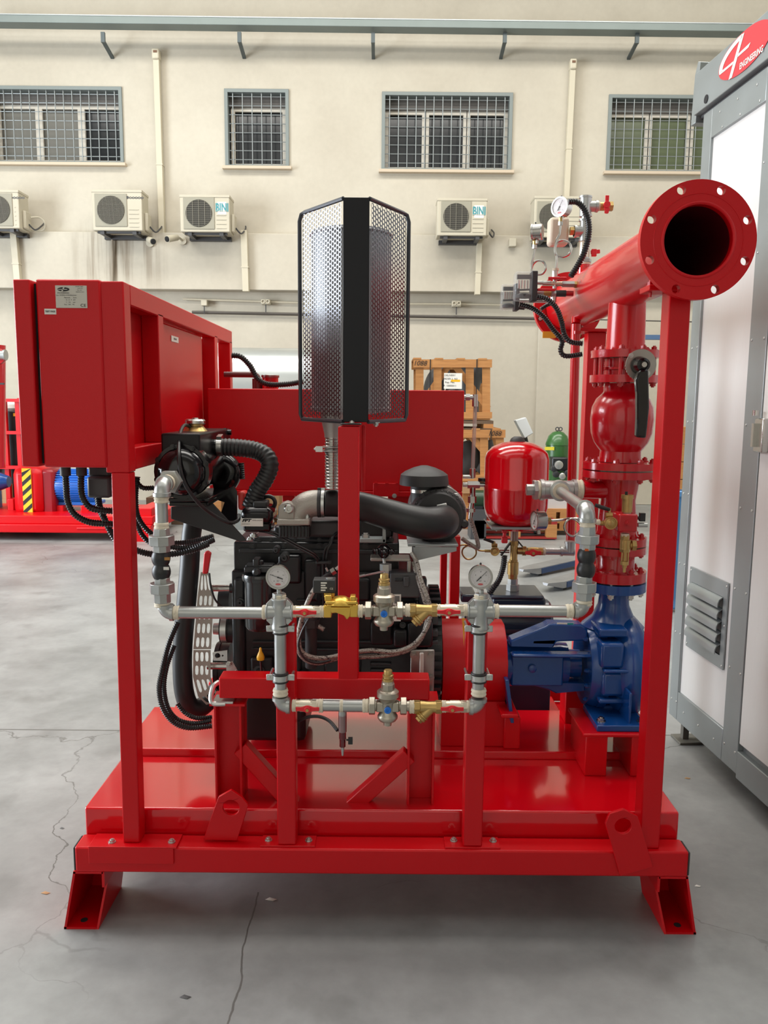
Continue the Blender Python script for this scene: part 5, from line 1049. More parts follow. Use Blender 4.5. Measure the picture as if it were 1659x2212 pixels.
# pressure reducers
def reducer(x, y, lab):      # x: body centre, y: pipe centre
    c = V(x, y, YP); k = S(1, c); t = thing('pressure_reducer', lab, 'valve', c-Z_*k*42, 'nickel pressure reducers with blue plugs')
    MB().lathe([(-43*k, 8.5*k), (-33*k, 9.5*k), (-32*k, 18*k), (-27*k, 21.5*k), (-22*k, 22*k), (-18*k, 20*k), (-10*k, 15*k), (10*k, 16*k), (20*k, 21*k), (22*k, 23.5*k), (33*k, 23.5*k), (36*k, 20*k), (38*k, 15*k)], c, Z_, 36).obj('body', NICK, t)
    MB().lathe([(36*k, 14.8*k), (50*k, 14.5*k), (51*k, 13.5*k), (58*k, 12.5*k)], c, Z_, 8).obj('spring_housing', NICK, t, bev=.001)
    MB().lathe([(57*k, 12.8*k), (62*k, 12.8*k), (63*k, 10.5*k), (66*k, 10.2*k), (67*k, 12*k), (70*k, 12*k), (71*k, 9.3*k), (79*k, 9.3*k), (81*k, 8.3*k)], c, Z_, 28).obj('adjusting_cap', BRASS, t)
    MB().ob(c, X_*25*k, Y_*11*k, Z_*11*k).obj('port_boss', NICK, t, bev=.004)
    for s_ in (-1, 1):
        hn = MB().lathe([(-7*k, 17.5*k), (-6*k, 20*k), (6*k, 20*k), (7*k, 17.5*k)], c+X_*s_*34*k, X_, 6, ph=.5); hn.obj('union_nut', NICK, t, bev=.001)
        MB().cyl(c+X_*s_*25*k, c+X_*s_*48*k, 11.5*k, 20).obj('union_tail', NICK, t)
    MB().lathe([(0, 7.5*k), (3*k, 7.5*k), (4*k, 6.5*k), (4*k, 3*k), (2.5*k, 2.5*k)], c+Vector((0, -16*k, -3*k)), -Y_, 24).obj('blue_plug', BLUECAP, t, label='bright blue plug on the front')
    MB().bar(c+Vector((-10*k, -19*k, 9*k)), c+Vector((10*k, -19*k, 14*k)), .001, 3*k, Y_).obj('embossed_mark', NICK, t)
    return t
reducer(829.5, 1319, 'pressure reducer on the upper pipe run'); reducer(837.5, 1525, 'pressure reducer on the lower pipe run')
tape_h(773, 784, 1320, 14); tape_h(875, 886, 1318, 14); tape_h(884, 895, 1527, 14)
def strainer(x, y, lab):     # x: left end
    c = V(x+30, y, YP); k = S(1, c); t = thing('strainer', lab, 'strainer', c-Z_*k*30, 'brass Y strainers')
    m = MB(); hc_(m, x, x+13, y, 15, n=6); m.obj('hex_port', BRASS, t, bev=.001); m = MB(); hc_(m, x+47, x+60, y, 15, n=6); m.obj('hex_port', BRASS, t, bev=.001)
    MB().lathe([(-18*k, 12*k), (-16*k, 13.5*k), (0, 12*k), (14*k, 12.5*k), (18*k, 13.5*k)], c, X_, 24).obj('body', BRASS, t)
    d = Vector((-.72, -.1, -.69)).normalized(); o = c+X_*8*k
    MB().lathe([(0, 12*k), (24*k, 12*k), (25*k, 14*k), (28*k, 14*k), (29*k, 12.5*k), (31*k, 14*k), (34*k, 14*k), (36*k, 11*k)], o, d, 24).obj('strainer_leg', BRASS, t)
    MB().hexn(o+d*36*k, o+d*41*k, 10*k).obj('strainer_plug', BRASS, t)
strainer(885, 1318, 'brass strainer on the upper pipe run'); strainer(894, 1527, 'brass strainer on the lower pipe run')
# pressure gauges
def gauge(c, f, r, lab, needle, d=.022, back=False, up=Z_):
    f = Vector(f).normalized(); u = up.cross(f)*-1; u = f.cross(up)*-1
    u = up.cross(f).normalized(); v = f.cross(u).normalized()
    t = thing('pressure_gauge', lab, 'gauge', c-Z_*r*1.1, 'round pressure gauges')
    MB().lathe([(-d, r*.86), (-d*.92, r*.93), (0, r*.93), (.002, r), (.0065, r), (.0065, r*.86), (.002, r*.84)], c, f, 40).obj('case', STEEL, t)
    dial = MB().cyl(c+f*.0015, c+f*.0028, r*.85, 36).obj('dial', DIAL, t)
    o = c+f*.0036
    m = MB()
    for i in range(25):
        a = math.radians(225-i*270/24); q = u*math.cos(a)+v*math.sin(a); L_ = .09 if i % 4 == 0 else .05; m.bar(o+q*r*.62, o+q*r*(.62+L_), r*.018, .0004, f)
    m.obj('scale_marks', mat('scale_grey', (120, 110, 112), .6) if 'scale_grey' not in D.materials else D.materials['scale_grey'], dial, kind='stuff')
    for i, s_ in enumerate(('0', '4', '8', '12', '16')):
        a = math.radians(225-i*270/4); q = u*math.cos(a)+v*math.sin(a); txt(s_, r*.17, INK, dial, o+q*r*.46, u, v, name='scale_number', dep=.0003)
    txt('bar', r*.15, INK, dial, o-v*r*.30, u, v, name='scale_text', dep=.0003)
    MB().plate([[(r*.22*math.cos(i*math.pi/10), r*.085*math.sin(i*math.pi/10)) for i in range(20)]], o-v*r*.58, u, v, .0003).obj('red_oval_mark', LOGOR, dial)
    a = math.radians(needle); q = u*math.cos(a)+v*math.sin(a); p_ = o+f*.0014
    m = MB().bar(p_-q*r*.42, p_+q*r*.05, r*.085, .0006, f).bar(p_, p_+q*r*.70, r*.035, .0006, f).cyl(p_-f*.001, p_+f*.0012, r*.06, 12); m.obj('needle', INK, t)
    MB().cyl(c+f*.0050, c+f*.0056, r*.86, 36).obj('glass', GLASSG, t)
    MB().cyl(c-Z_*r*.9-f*d*.4, c-Z_*r*1.32-f*d*.4, r*.17, 14).obj('neck', STEEL, t)
    MB().lathe([(0, .003), (.004, .003), (.006, .001)], c+Z_*r-f*.006, Z_, 8).obj('vent_plug', INK, t)
    return t
GLASSG = mat('gauge_glass', (.9, .9, .9), .03, alpha=.06, spec=.6)
for x, lab, nd in ((601, 'pressure gauge on the left cross fitting', 160), (1038, 'pressure gauge on the right cross fitting', 45)):
    c = V(x, 1246.5, YP-.005); gauge(c, -Y_, S(26.5, c), lab, nd)
    k = S(1, c); n_ = V(x+2, 1287, YP); MB().hexn(n_+Z_*k*6, n_-Z_*k*6, k*15).cyl(n_+Z_*k*5, n_+Z_*k*14, k*5).obj('gauge_bush', GALV, bp_, bev=.001)
yt = thing('yellow_tag', 'narrow yellow tag strip hanging left of the right pipe post', 'tag', V(1001, 1395, 2.35)); P = [(998, 1335), (1004, 1335), (1003.5, 1370), (1002, 1395)]
MB().plate([[(V(*p, 2.35).x, V(*p, 2.35).z) for p in reversed(P)]], (0, 2.35, 0), X_, Z_, .001).obj('tag_strip', mat('yellow_paper', (225, 175, 60), .6), yt)
# ---------------------------------------------------------------- coupling guard
cg = thing('coupling_guard', 'red faceted sheet guard over the pump coupling', 'guard', V(1018, 1519, 2.9))
gc = V(950, 1428, 2.92); ge = V(1084, 1428, 2.92); gr = .158
MB().lathe([(0, gr), (ge.x-gc.x, gr)], gc, X_, 12, ph=.5).obj('guard_shell', REDP, cg, bev=.002)
MB().box((gc.x, 2.80, ZP+.028), (ge.x, 3.04, gc.z-gr*.7)).obj('guard_base', REDP, cg, bev=.003)
for x in (953, ): 
    for y in (1346, 1496): bolt(cg, V(x, y, 2.78), -X_, .006, ZINC, .006)
# ---------------------------------------------------------------- blue end-suction pump
pu = thing('centrifugal_pump', 'glossy blue end suction centrifugal pump on the red pedestal', 'pump', V(1330, 1586, 2.74))
YU = 2.90; ax = V(1200, 1432, YU).z
def L_(prof_px, mt, name, n=40, y=None, **k):    # lathe about the shaft: (px x, px radius)
    o = V(1200, 1432, YU); k1 = S(1, o); return MB().lathe([((x-1200)*k1, r*k1) for x, r in prof_px], o, X_, n).obj(name, mt, pu, **k)
L_([(1086, 52), (1098, 50), (1150, 44), (1205, 46), (1222, 44)], BLUE, 'bearing_housing')
L_([(1060, 12), (1232, 12)], STEEL, 'shaft')
L_([(1222, 30), (1250, 30)], BLUE, 'seal_housing', 24)
L_([(1256, 60), (1257, 86), (1268, 92), (1284, 94)], BLUE, 'lantern_flange')
L_([(1276, 96), (1292, 98), (1296, 90), (1320, 88)], BLUE, 'casing_cover')
L_([(1300, 70), (1306, 92), (1316, 104), (1330, 112), (1345, 114), (1360, 110), (1372, 98), (1380, 74), (1384, 50)], BLUE, 'volute_casing', 48)
L_([(1380, 52), (1405, 54), (1418, 54)], BLUE, 'suction_nozzle')
k1 = S(1, V(1200, 1432, YU))
o_ = V(1200, 1432, YU)
def ob_(x0, x1, y0, y1, d0, d1, name, mt=BLUE, bev=.006):   # box in px from the shaft line, depth offsets in m
    a, b = V(x0, y0, YU), V(x1, y1, YU); return MB().box((a.x, YU+d0, b.z), (b.x, YU+d1, a.z)).obj(name, mt, pu, bev=bev)
ob_(1096, 1262, 1392, 1400, -.12, -.07, 'housing_rib'); ob_(1098, 1205, 1402, 1466, -.085, -.03, 'housing_panel')
P = [(1096, 1388), (1098, 1376), (1172, 1346), (1182, 1340), (1250, 1342), (1262, 1352), (1262, 1376), (1196, 1378), (1190, 1390)]
MB().plate([[(V(*p, YU-.03).x, V(*p, YU-.03).z) for p in reversed(P)]], (0, YU-.01, 0), X_, Z_, .07).obj('lantern_top', BLUE, pu, bev=.006)
P = [(1096, 1462), (1200, 1468), (1262, 1470), (1262, 1486), (1196, 1492), (1180, 1484)]
MB().plate([[(V(*p, YU-.03).x, V(*p, YU-.03).z) for p in reversed(P)]], (0, YU+.03, 0), X_, Z_, .09).obj('lantern_bottom', BLUE, pu, bev=.006)
MB().lathe([(0, .014), (.006, .0145), (.009, .010)], V(1150, 1444, YU-.088), -Y_, 20).obj('oil_plug', BLUE, pu)
for y in (1368, 1398, 1430, 1462, 1494): bolt(pu, Vector((V(1257, y, YU).x, YU-.10*math.cos((y-1432)/95), V(1257, y, YU).z)), -X_, .008, BLUE, .012)
ob_(1272, 1330, 1335, 1352, -.15, -.02, 'casing_lug'); ob_(1272, 1318, 1360, 1412, -.175, -.06, 'casing_panel', bev=.012); ob_(1276, 1330, 1412, 1420, -.185, -.08, 'casing_lug'); ob_(1276, 1320, 1420, 1470, -.172, -.06, 'casing_panel', bev=.012); ob_(1268, 1322, 1474, 1484, -.175, -.06, 'casing_lug')
P = [(1294, 1520), (1362, 1520), (1392, 1560), (1298, 1560)]
MB().plate([[(V(*p, YU-.08).x, V(*p, YU-.08).z) for p in reversed(P)]], (0, YU-.05, 0), X_, Z_, .05).obj('foot_web', BLUE, pu, bev=.006)
ob2 = MB().box((V(1290, 1570, 2.64).x, 2.64, zt_), (V(1400, 1570, 2.64).x, 2.84, zt_+.022)).obj('foot_plate', BLUE, pu, bev=.003)
MB().box((V(1345, 1570, 2.72).x, 2.66, zt_+.02), (V(1350, 1570, 2.72).x, 2.84, zt_+.13)).obj('foot_rib', BLUE, pu, bev=.002)
for x in (1298, 1384): bolt(pu, Vector((V(x, 1566, 2.68).x, 2.68, zt_+.022)), Z_, .012, STEEL, .012)
P = [V(1086, 1462, 2.74), V(1092, 1462, 2.74), V(1098, 1548, 2.74), V(1092, 1548, 2.74)]
MB().plate([[(V(1085, 1455, 2.8).x, V(1085, 1455, 2.8).z), (V(1097, 1546, 2.8).x, V(1097, 1546, 2.8).z), (V(1104, 1546, 2.8).x, V(1104, 1546, 2.8).z), (V(1093, 1455, 2.8).x, V(1093, 1455, 2.8).z)]], (0, 2.95, 0), X_, Z_, .22).obj('bearing_foot', BLUE, pu, bev=.002)
bolt(pu, Vector((V(1106, 1546, 2.78).x, 2.77, V(1100, 1546, 2.78).z)), Z_, .008, REDP, .01)
a = V(1221, 1350, YU-.075); MB().cb(a, (.06, .002, .016)).obj('pump_label', WHITE, pu); MB().cb(a+Vector((.018, -.002, 0)), (.022, .001, .016)).obj('label_field', mat('teal_print', (30, 140, 150), .5), pu)
SX = V(1326, 1255, YU).x; SX2 = V(1340, 950, YU).x
def zy(y): return V(1335, y, YU).z
def sx_(y): return SX+(SX2-SX)*(1255-y)/305*.75+.002
def vl(prof, mt, name, par, n=40, **k):          # vertical lathe: (px y, px r)
    kk = S(1, V(1335, prof[0][0], YU)); xx = (sx_(prof[0][0])+sx_(prof[-1][0]))/2
    return MB().lathe([(zy(y)-zy(prof[0][0]), r*kk) for y, r in prof], (xx, YU, zy(prof[0][0])), Z_, n).obj(name, mt, par, **k)
vl([(1350, 66), (1330, 44), (1305, 33), (1285, 31), (1272, 38)], BLUE, 'discharge_neck', pu)
vl([(1272, 66), (1253, 66)], BLUE, 'discharge_flange', pu)
for i in range(8):
    a = 2*math.pi*(i+.5)/8; rr_ = S(55, V(1326, 1255, YU)); p = Vector((sx_(1255)+rr_*math.cos(a), YU+rr_*math.sin(a), zy(1272))); bolt(pu, p, -Z_, .0105, STEEL, .016)
    MB().cyl(p, p+Z_*(zy(1248)-zy(1272)), .007, 10).obj('stud', STEEL, pu)
# ---------------------------------------------------------------- red discharge column
dcn = thing('discharge_column', 'red vertical discharge column with flanged reducer above the blue pump', 'pipe column', (sx_(1250), YU, zy(1250)))
vl([(1250, 65), (1230, 65)], REDC, 'flange', dcn); vl([(1232, 44), (1226, 40), (1190, 40)], REDC, 'pipe_spool', dcn); vl([(1192, 63), (1177, 63)], REDC, 'flange', dcn)
vl([(1174, 63), (1158, 63)], REDC, 'flange', dcn); vl([(1162, 46), (1150, 42), (1080, 36), (1028, 44)], REDC, 'reducer_spool', dcn); vl([(1030, 79), (1015, 79)], REDC, 'flange', dcn)
def fl_bolts(y, r, n, up, par, br=.010, dn=None):
    rr_ = S(r, V(1335, y, YU))
    for i in range(n): a = 2*math.pi*(i+.5)/n; bolt(par, (sx_(y)+rr_*math.cos(a), YU+rr_*math.sin(a), zy(y)), Z_*up, br, REDC, .012)
fl_bolts(1230, 53, 8, 1, dcn); fl_bolts(1192, 52, 8, -1, dcn); fl_bolts(1158, 52, 8, 1, dcn); fl_bolts(1030, 67, 8, -1, dcn)
a = V(1256, 1058, 2.87); MB().cyl(a, (sx_(1058), YU, zy(1058)), S(19, a), 28).obj('side_branch', REDC, dcn)
vl([(1012, 79), (998, 79)], REDC, 'flange', dcn)
cv = thing('check_valve', 'bulbous red check valve body between flanges on the discharge column', 'valve', (sx_(998), YU, zy(997)))
vl([(997, 44), (974, 43), (968, 48), (955, 57), (935, 64), (905, 66.5), (880, 64), (862, 56), (850, 44), (846, 41), (828, 40)], REDC, 'valve_body', cv, 48); vl([(827, 72), (811, 72)], REDC, 'flange', cv)
fl_bolts(998, 67, 8, 1, cv); fl_bolts(827, 60, 8, -1, cv)
bv = thing('butterfly_valve', 'red wafer butterfly valve with notched steel disc and long black lever', 'valve', (sx_(810), YU, zy(811)))
vl([(811, 44), (800, 44), (799, 50), (794, 50), (793, 44), (775, 44)], REDC, 'wafer_body', bv)
for i in range(8):
    a = 2*math.pi*(i+.5)/8; rr_ = S(60, V(1335, 800, YU)); MB().cyl((sx_(800)+rr_*math.cos(a), YU+rr_*math.sin(a), zy(811)), (sx_(800)+rr_*math.cos(a), YU+rr_*math.sin(a), zy(774)), .0085, 10).obj('tie_bolt', REDC, bv)
dd = V(1384, 788, 2.66); kd = S(1, dd); f_ = Vector((.18, -1, 0)).normalized()
cogs = []
for i in range(64):
    a = 2*math.pi*i/64; tooth = 1.6 if (math.pi*.98 < a < math.pi*1.55 and i % 2) else 0; cogs.append(((33+tooth)*kd*math.cos(a), (33+tooth)*kd*math.sin(a)))
MB().plate([cogs], dd, X_, Z_, .005).obj('notch_disc', mat('disc_steel', (.40, .38, .34), .4, metal=.8), bv)
MB().cyl(dd, Vector((sx_(788), YU-.03, zy(790))), kd*10, 16).obj('neck', REDC, bv)
for x, y in ((1363, 768), (1399, 806)): bolt(bv, V(x, y, 2.655), -Y_, .006, ZINC, .006)
hbk = V(1388, 788, 2.62); MB().lathe([(-.03, kd*19), (-.01, kd*17), (.012, kd*14), (.016, kd*9), (.014, kd*8)], hbk, -Y_, 28).obj('lever_hub', BLK, bv); MB().cyl(hbk-Y_*.010, hbk-Y_*.019, kd*5.5, 16).obj('hub_screw', STEEL, bv)
LP = [(1377, 800), (1396, 798), (1397, 830), (1398, 880), (1394, 920), (1391, 946), (1370, 944), (1372, 900), (1372, 850), (1369, 820)]
MB().plate([[(V(*p, 2.62).x, V(*p, 2.62).z) for p in reversed(LP)]], (0, 2.625, 0), X_, Z_, .03).obj('lever', BLK, bv, bev=.006)
mf = thing('discharge_manifold', 'large red horizontal discharge pipe with wide eight-hole flange facing the camera', 'manifold', V(1350, 757, 2.9))
vl([(774, 72), (758, 72)], REDC, 'riser_flange', mf); fl_bolts(758, 60, 8, 1, mf)
fc = V(1509, 518.5, 2.25); FR = S(126, fc)
vl([(760, 41), (620, 38)], RED, 'riser', mf); 
pr_, pi_ = .104, .092
MB().lathe([(.012, pr_), (1.54, pr_)], fc, Y_, 56, cap=False).obj('pipe', RED, mf)
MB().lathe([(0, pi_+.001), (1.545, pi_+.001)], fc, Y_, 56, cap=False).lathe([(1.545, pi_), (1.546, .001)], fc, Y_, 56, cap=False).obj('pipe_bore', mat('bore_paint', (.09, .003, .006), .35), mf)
def bolt_flange(c, t_, name, holes=True):
    hl = [circ(.0118, 18, .1385*math.cos(math.radians(22.5+45*i)), .1385*math.sin(math.radians(22.5+45*i))) for i in range(8)]
    return MB().plate([circ(FR, 72), circ(pi_, 56)]+hl, c+Y_*t_, X_, Z_, t_).obj(name, REDP, mf, bev=.0015)
bolt_flange(fc, .022, 'front_flange'); MB().torus(fc+Y_*.002, Y_, pi_+.005, .005, 56, 8).torus(fc-Y_*.0, Y_, .120, .0012, 64, 6).obj('flange_lip', REDP, mf)
bolt_flange(fc+Y_*1.55, .022, 'rear_flange'); MB().cyl(fc+Y_*1.573, fc+Y_*1.585, FR, 56).obj('blind_flange', REDP, mf)
bk = fc+Y_*1.55
for i in (5,): MB().cb(bk+Vector((-.085, -.003, -.125)), (.06, .004, .03)).obj('yellow_tag', mat('tag_yellow', (230, 180, 50), .6), mf)
for i in range(8): a = math.radians(22.5+45*i); bolt(mf, bk+Vector((.1385*math.cos(a), -.0, .1385*math.sin(a))), -Y_, .009, ZINC if i % 3 else BRASS, .004, False)
# ---------------------------------------------------------------- right support frame
rf_ = thing('manifold_frame', 'tall red frame of square tube carrying the manifold on the right', 'frame', (.85, 3.0, ZT))
pxl, pxr = V(1434, 900, YF+.02).x, V(1475, 900, YF+.02).x; pw = .061; pc_ = V(1449.5, 950, YF+.03).x
zman = fc.z-pr_-.004
MB().box((pc_-pw/2, YF+.018, ZT), (pc_+pw/2, YF+.084, zman-.012)).obj('front_post', REDP, rf_, bev=.004)
rp_ = V(1280, 900, 3.62).x
MB().box((rp_-.04, 3.60, .335), (rp_+.04, 3.67, zman-.02)).obj('rear_post', REDP, rf_, bev=.004)
MB().box((pc_-.09, YF+.012, zman-.016), (pc_+.06, YF+.10, zman)).obj('saddle_plate', REDP, rf_, bev=.002)
MB().box((rp_-.09, 3.56, zman-.02), (rp_+.12, 3.70, zman-.008)).obj('saddle_plate', REDP, rf_, bev=.002)
for x, y in ((pc_-.075, YF+.05), (rp_-.075, 3.60)): 
    MB().cyl((x, y, zman-.03), (x, y, fc.z), .005, 8).obj('u_bolt', REDC, rf_); bolt(rf_, (x, y, zman), Z_, .009, REDC, .012)
tp = thing('test_line_pipe', 'thin red vertical pipe beside the rear post of the manifold frame', 'pipe', V(1232, 1172, 3.42))
MB().cyl(V(1246, 700, 3.42)+Vector((-.004, 0, 0)), V(1232, 1172, 3.42), .019, 20).lathe([(0, .024), (.012, .024)], V(1246, 722, 3.42), Z_, 6).obj('pipe', RED, tp)
MB().cyl(V(1244, 700, 3.42), V(1246, 655, 3.46), .019, 16).obj('upper_pipe', REDT, tp)
# brass trim on the column front
tr = thing('test_valve_group', 'red box with brass air vent and brass relief valve in front of the column', 'valve group', V(1350, 1240, 2.70)); Yt = 2.72
def hv(y0, y1, x, r, mt, name, n=20, r2=None, par=None, Y=Yt): return vc_(MB(), y0, y1, x, r, Y, n, r2).obj(name, mt, par or tr)
m = MB(); pxb(m, 1336, 1111, 1378, 1150, Yt-.03, .08); m.obj('red_box', REDC, tr, bev=.006); bolt(tr, V(1357, 1131, Yt-.031), -Y_, .009, REDC, .008)
hv(1074, 1106, 1355, 11, BRASS, 'air_vent'); hv(1069, 1077, 1355, 13, BRASS, 'air_vent_cap'); hv(1062, 1069, 1353, 3, INK, 'vent_pin'); tape_v(1104, 1111, 1355, 8, tr, Yt)
hv(1152, 1158, 1350, 9, TAPE, 'thread_tape'); hv(1156, 1168, 1350, 10, BRASS, 'relief_hex', 6); hv(1166, 1186, 1351, 12, BRASS, 'relief_body', 16); hv(1184, 1192, 1350, 11.5, BRASS, 'relief_collar', 6)
for dx in (-6.5, -2, 2.5, 7): hv(1190, 1214, 1350+dx, 1.8, BRASS, 'relief_cage_bar', 8)
hv(1190, 1216, 1350, 3.2, BRASS, 'relief_spindle', 10); hv(1212, 1220, 1349, 9, BRASS, 'relief_end', 8, 9); hv(1220, 1226, 1349, 5, BRASS, 'relief_tip', 12); hv(1226, 1236, 1348.5, 3.4, BRASS, 'relief_tip', 8)
a = V(1352, 1178, Yt); MB().cyl(a, V(1368, 1178, Yt), .011, 16).hexn(V(1364, 1178, Yt), V(1373, 1178, Yt), .019).obj('relief_outlet', BRASS, tr)
MB().cyl(V(1378, 1119, Yt), V(1384, 1119, Yt), .006).ob(V(1387, 1117, Yt), X_*.009, Y_*.008, Z_*.014).obj('black_knob', RUB, tr); MB().cyl(V(1378, 1134, Yt), V(1398, 1134, Yt), .008).obj('rod', ZINC, tr)
g3 = thing('gauge_valve', 'brass gauge cock with ribbed disc and black lever left of the red box', 'valve', V(1319, 1146, Yt))
c = V(1319.5, 1130, Yt-.02); k = S(1, c)
MB().lathe([(-.012, 13*k), (0, 14*k), (.003, 14*k), (.003, 11*k), (.001, 10.5*k), (.002, 8*k), (.001, 7.5*k), (.003, 5*k), (.003, .001)], c, -Y_, 32).obj('ribbed_disc', BRASS, g3)
MB().cyl(V(1295, 1130, Yt), V(1336, 1130, Yt), k*5.5, 14).hexn(V(1308, 1113, Yt), V(1322, 1113, Yt), k*7).cyl(V(1317, 1120, Yt), V(1316.5, 1098, Yt), k*3.2).obj('cock_body', BRASS, g3); tape_h(1288, 1296, 1128, 6, g3, Yt)
MB().tube([V(1317, 1101, Yt), V(1300, 1096, Yt), V(1286, 1091, Yt)], [k*4, k*4.5, k*4]).obj('lever', RUB, g3)
cg_ = V(1157, 1125, 2.86); gauge(cg_, Vector((-.97, -.22, 0)), S(22, cg_), 'pressure gauge seen edge on beside the red expansion vessel', 60, d=.035)
ct = thing('capillary_tube', 'steel capillary tube with a round coil beside the rubber bellows', 'tube', V(1240, 1158, 2.86))
MB().cyl(V(1168, 1125, 2.86), V(1182, 1125, 2.86), .009, 12).hexn(V(1180, 1125, 2.86), V(1190, 1125, 2.86), .014).obj('tube_nut', BRASS, ct)
pts = [V(1188, 1125, 2.86), V(1215, 1123, 2.85), V(1235, 1120, 2.83), V(1252, 1130, 2.82), V(1254, 1145, 2.82), V(1240, 1158, 2.82), V(1225, 1152, 2.82), V(1219, 1137, 2.82), V(1227, 1123, 2.82), V(1245, 1120, 2.82), V(1265, 1124, 2.80), V(1290, 1129, 2.74)]
MB().tube(smooth(pts, 6), .0042, 8).obj('coil', STEEL, ct)
# ---------------------------------------------------------------- instruments on top of the manifold
Yc = 3.22
fx = thing('switch_manifold', 'nickel fittings joining the pressure switches to the red manifold', 'pipework', V(1200, 650, Yc))
def hh(x0, x1, y, r, mt, name, n=16, Y=Yc, par=None): return hc_(MB(), x0, x1, y, r, Y, n).obj(name, mt, par or fx)
hh(1160, 1172, 611, 4.5, ZINC, 'nipple'); hh(1172, 1190, 612, 5.5, ZINC, 'tee_arm'); hh(1190, 1214, 613, 5, BRZ, 'tee_arm'); hh(1214, 1240, 614, 7, GALV, 'hex_tee', 6); hh(1240, 1250, 615, 7.5, BRASS, 'adaptor', 6); hh(1250, 1256, 615, 8, TAPE, 'thread_tape')
hh(1155, 1176, 632, 4.5, ZINC, 'nipple'); hh(1174, 1190, 634, 7, BRASS, 'hex_nut', 6); hh(1190, 1200, 635, 8, GALV, 'tee_body', 8); hh(1200, 1222, 634, 7, RUBM, 'check_element'); hh(1222, 1238, 634, 6, REDC, 'red_stub')
hh(1253, 1290, 614, 9, REDC, 'red_stub', Y=3.15); hh(1258, 1268, 614, 12, REDC, 'red_collar', Y=3.15)
vc_(MB(), 600, 648, 1198, 4.5, Yc, 14).obj('riser', ZINC, fx); vc_(MB(), 584, 600, 1199, 6, Yc, 6).obj('hex_adaptor', ZINC, fx); vc_(MB(), 580, 585, 1200, 7, Yc, 12).obj('thread_tape', TAPE, fx); vc_(MB(), 628, 646, 1196, 6.5, Yc, 6).obj('hex_elbow', GALV, fx)
for x, y, lab in ((1196, 601, 'lever'), (1172, 626, 'lever')): MB().ob(V(x+8, y, Yc-.02), X_*.035, Y_*.006, Z_*.005).obj('red_lever', REDH, fx, bev=.003)
def cap_gauge(x, y, r, f, lab, nd, pts, nuty, par_lab):
    c = V(x, y, Yc); gauge(c, Vector(f), S(r, c), lab, nd, d=.034)
    t = thing('capillary_tube', par_lab, 'tube', V(*pts[-1], Yc)); X0 = V(*pts[0], Yc)
    vc_(MB(), nuty, nuty+9, pts[0][0], 4.2, Yc, 6).obj('tube_nut', BRASS, t); vc_(MB(), nuty+9, nuty+17, pts[0][0], 5, Yc, 6).obj('tube_nut', ZINC, t)
    MB().tube(smooth([V(p[0], p[1], Yc) for p in pts], 6), .0045, 8).obj('coil', STEEL, t)
cap_gauge(1210, 447, 21, (-.72, -.69, .0), 'larger looking pressure gauge above the manifold, dial turned left', 60,
          [(1211, 486), (1209, 505), (1202, 520), (1199, 540), (1203, 552), (1216, 555), (1229, 549), (1234, 537), (1229, 524), (1216, 519), (1204, 524), (1199, 540), (1203, 556), (1201, 580)], 470, 'coiled tube under the gauge nearest the vent tee')
cap_gauge(1153, 502, 18, (-.92, .38, .0), 'smaller looking pressure gauge left above the manifold, seen from behind', 60,
          [(1155, 535), (1152, 555), (1148, 575), (1151, 590), (1160, 593), (1172, 591), (1179, 579), (1174, 566), (1162, 563), (1152, 570), (1148, 585), (1150, 605)], 520, 'coiled tube under the gauge seen from behind')
def pswitch(x0, y0, x1, y1, Y, lab):
    t = thing('pressure_switch', lab, 'pressure switch', V((x0+x1)/2, y1, Y), 'pressure switches with clear covers')
    a, b = V(x0, y1, Y), V(x1, y0, Y)
    MB().box((a.x, Y, a.z), (b.x, Y+.055, b.z)).obj('clear_cover', PCLEAR, t, bev=.008)
    w_ = b.x-a.x; h_ = b.z-a.z
    MB().box((b.x-w_*.22, Y-.002, a.z-.003), (b.x+.004, Y+.057, b.z+.002)).obj('back_shell', RUBM, t, bev=.003)
    MB().box((a.x+w_*.12, Y+.012, b.z-h_*.24), (b.x-w_*.25, Y+.03, b.z-h_*.10)).obj('terminal_strip', DGREY, t)
    for i in range(4): MB().cyl((a.x+w_*(.18+.14*i), Y+.012, b.z-h_*.3), (a.x+w_*(.18+.14*i), Y+.012, b.z-h_*.58), .0035, 8).obj('contact_spring', ZINC, t)
    MB().lathe([(0, w_*.33), (h_*.10, w_*.36), (h_*.16, w_*.2)], (a.x+w_*.45, Y+.028, a.z+h_*.1), Z_, 20).obj('diaphragm', RUBM, t)
    MB().bar((a.x+w_*.1, Y+.012, a.z+h_*.36), (b.x-w_*.3, Y+.012, a.z+h_*.38), .012, .006).obj('switch_beam', RUBM, t)
    MB().cyl((b.x, Y+.03, a.z+h_*.15), (b.x+.03, Y+.03, a.z+h_*.13), .012, 14).obj('cable_gland', RUBM, t)
pswitch(1112, 586, 1160, 648, Yc-.06, 'clear covered pressure switch, the higher of two'); hc_(MB(), 1120, 1200, 650, 4, Yc+.13, 12).obj('long_nipple', ZINC, fx); vc_(MB(), 630, 652, 1198, 4, Yc+.06, 12).obj('drop_tube', ZINC, fx)
pswitch(1083, 613, 1121, 668, Yc+.12, 'clear covered pressure switch, the lower of two')
def cond2(pts, r, Y, lab): return ribbed([V(x, y, Y) for x, y in pts], r, .0085, .2, 10).obj('corrugated_conduit', CORR, label=lab, cat='conduit', group='black corrugated conduits')
cond2([(1228, 436), (1247, 437), (1262, 452), (1271, 480), (1271, 510), (1262, 545), (1247, 575), (1232, 598)], .012, 3.12, 'conduit arching from the gauge down to the manifold fittings')
cond2([(1160, 640), (1182, 646), (1202, 666), (1213, 695), (1219, 722), (1232, 738), (1258, 742)], .0105, 3.12, 'conduit from the higher pressure switch to the rear post')
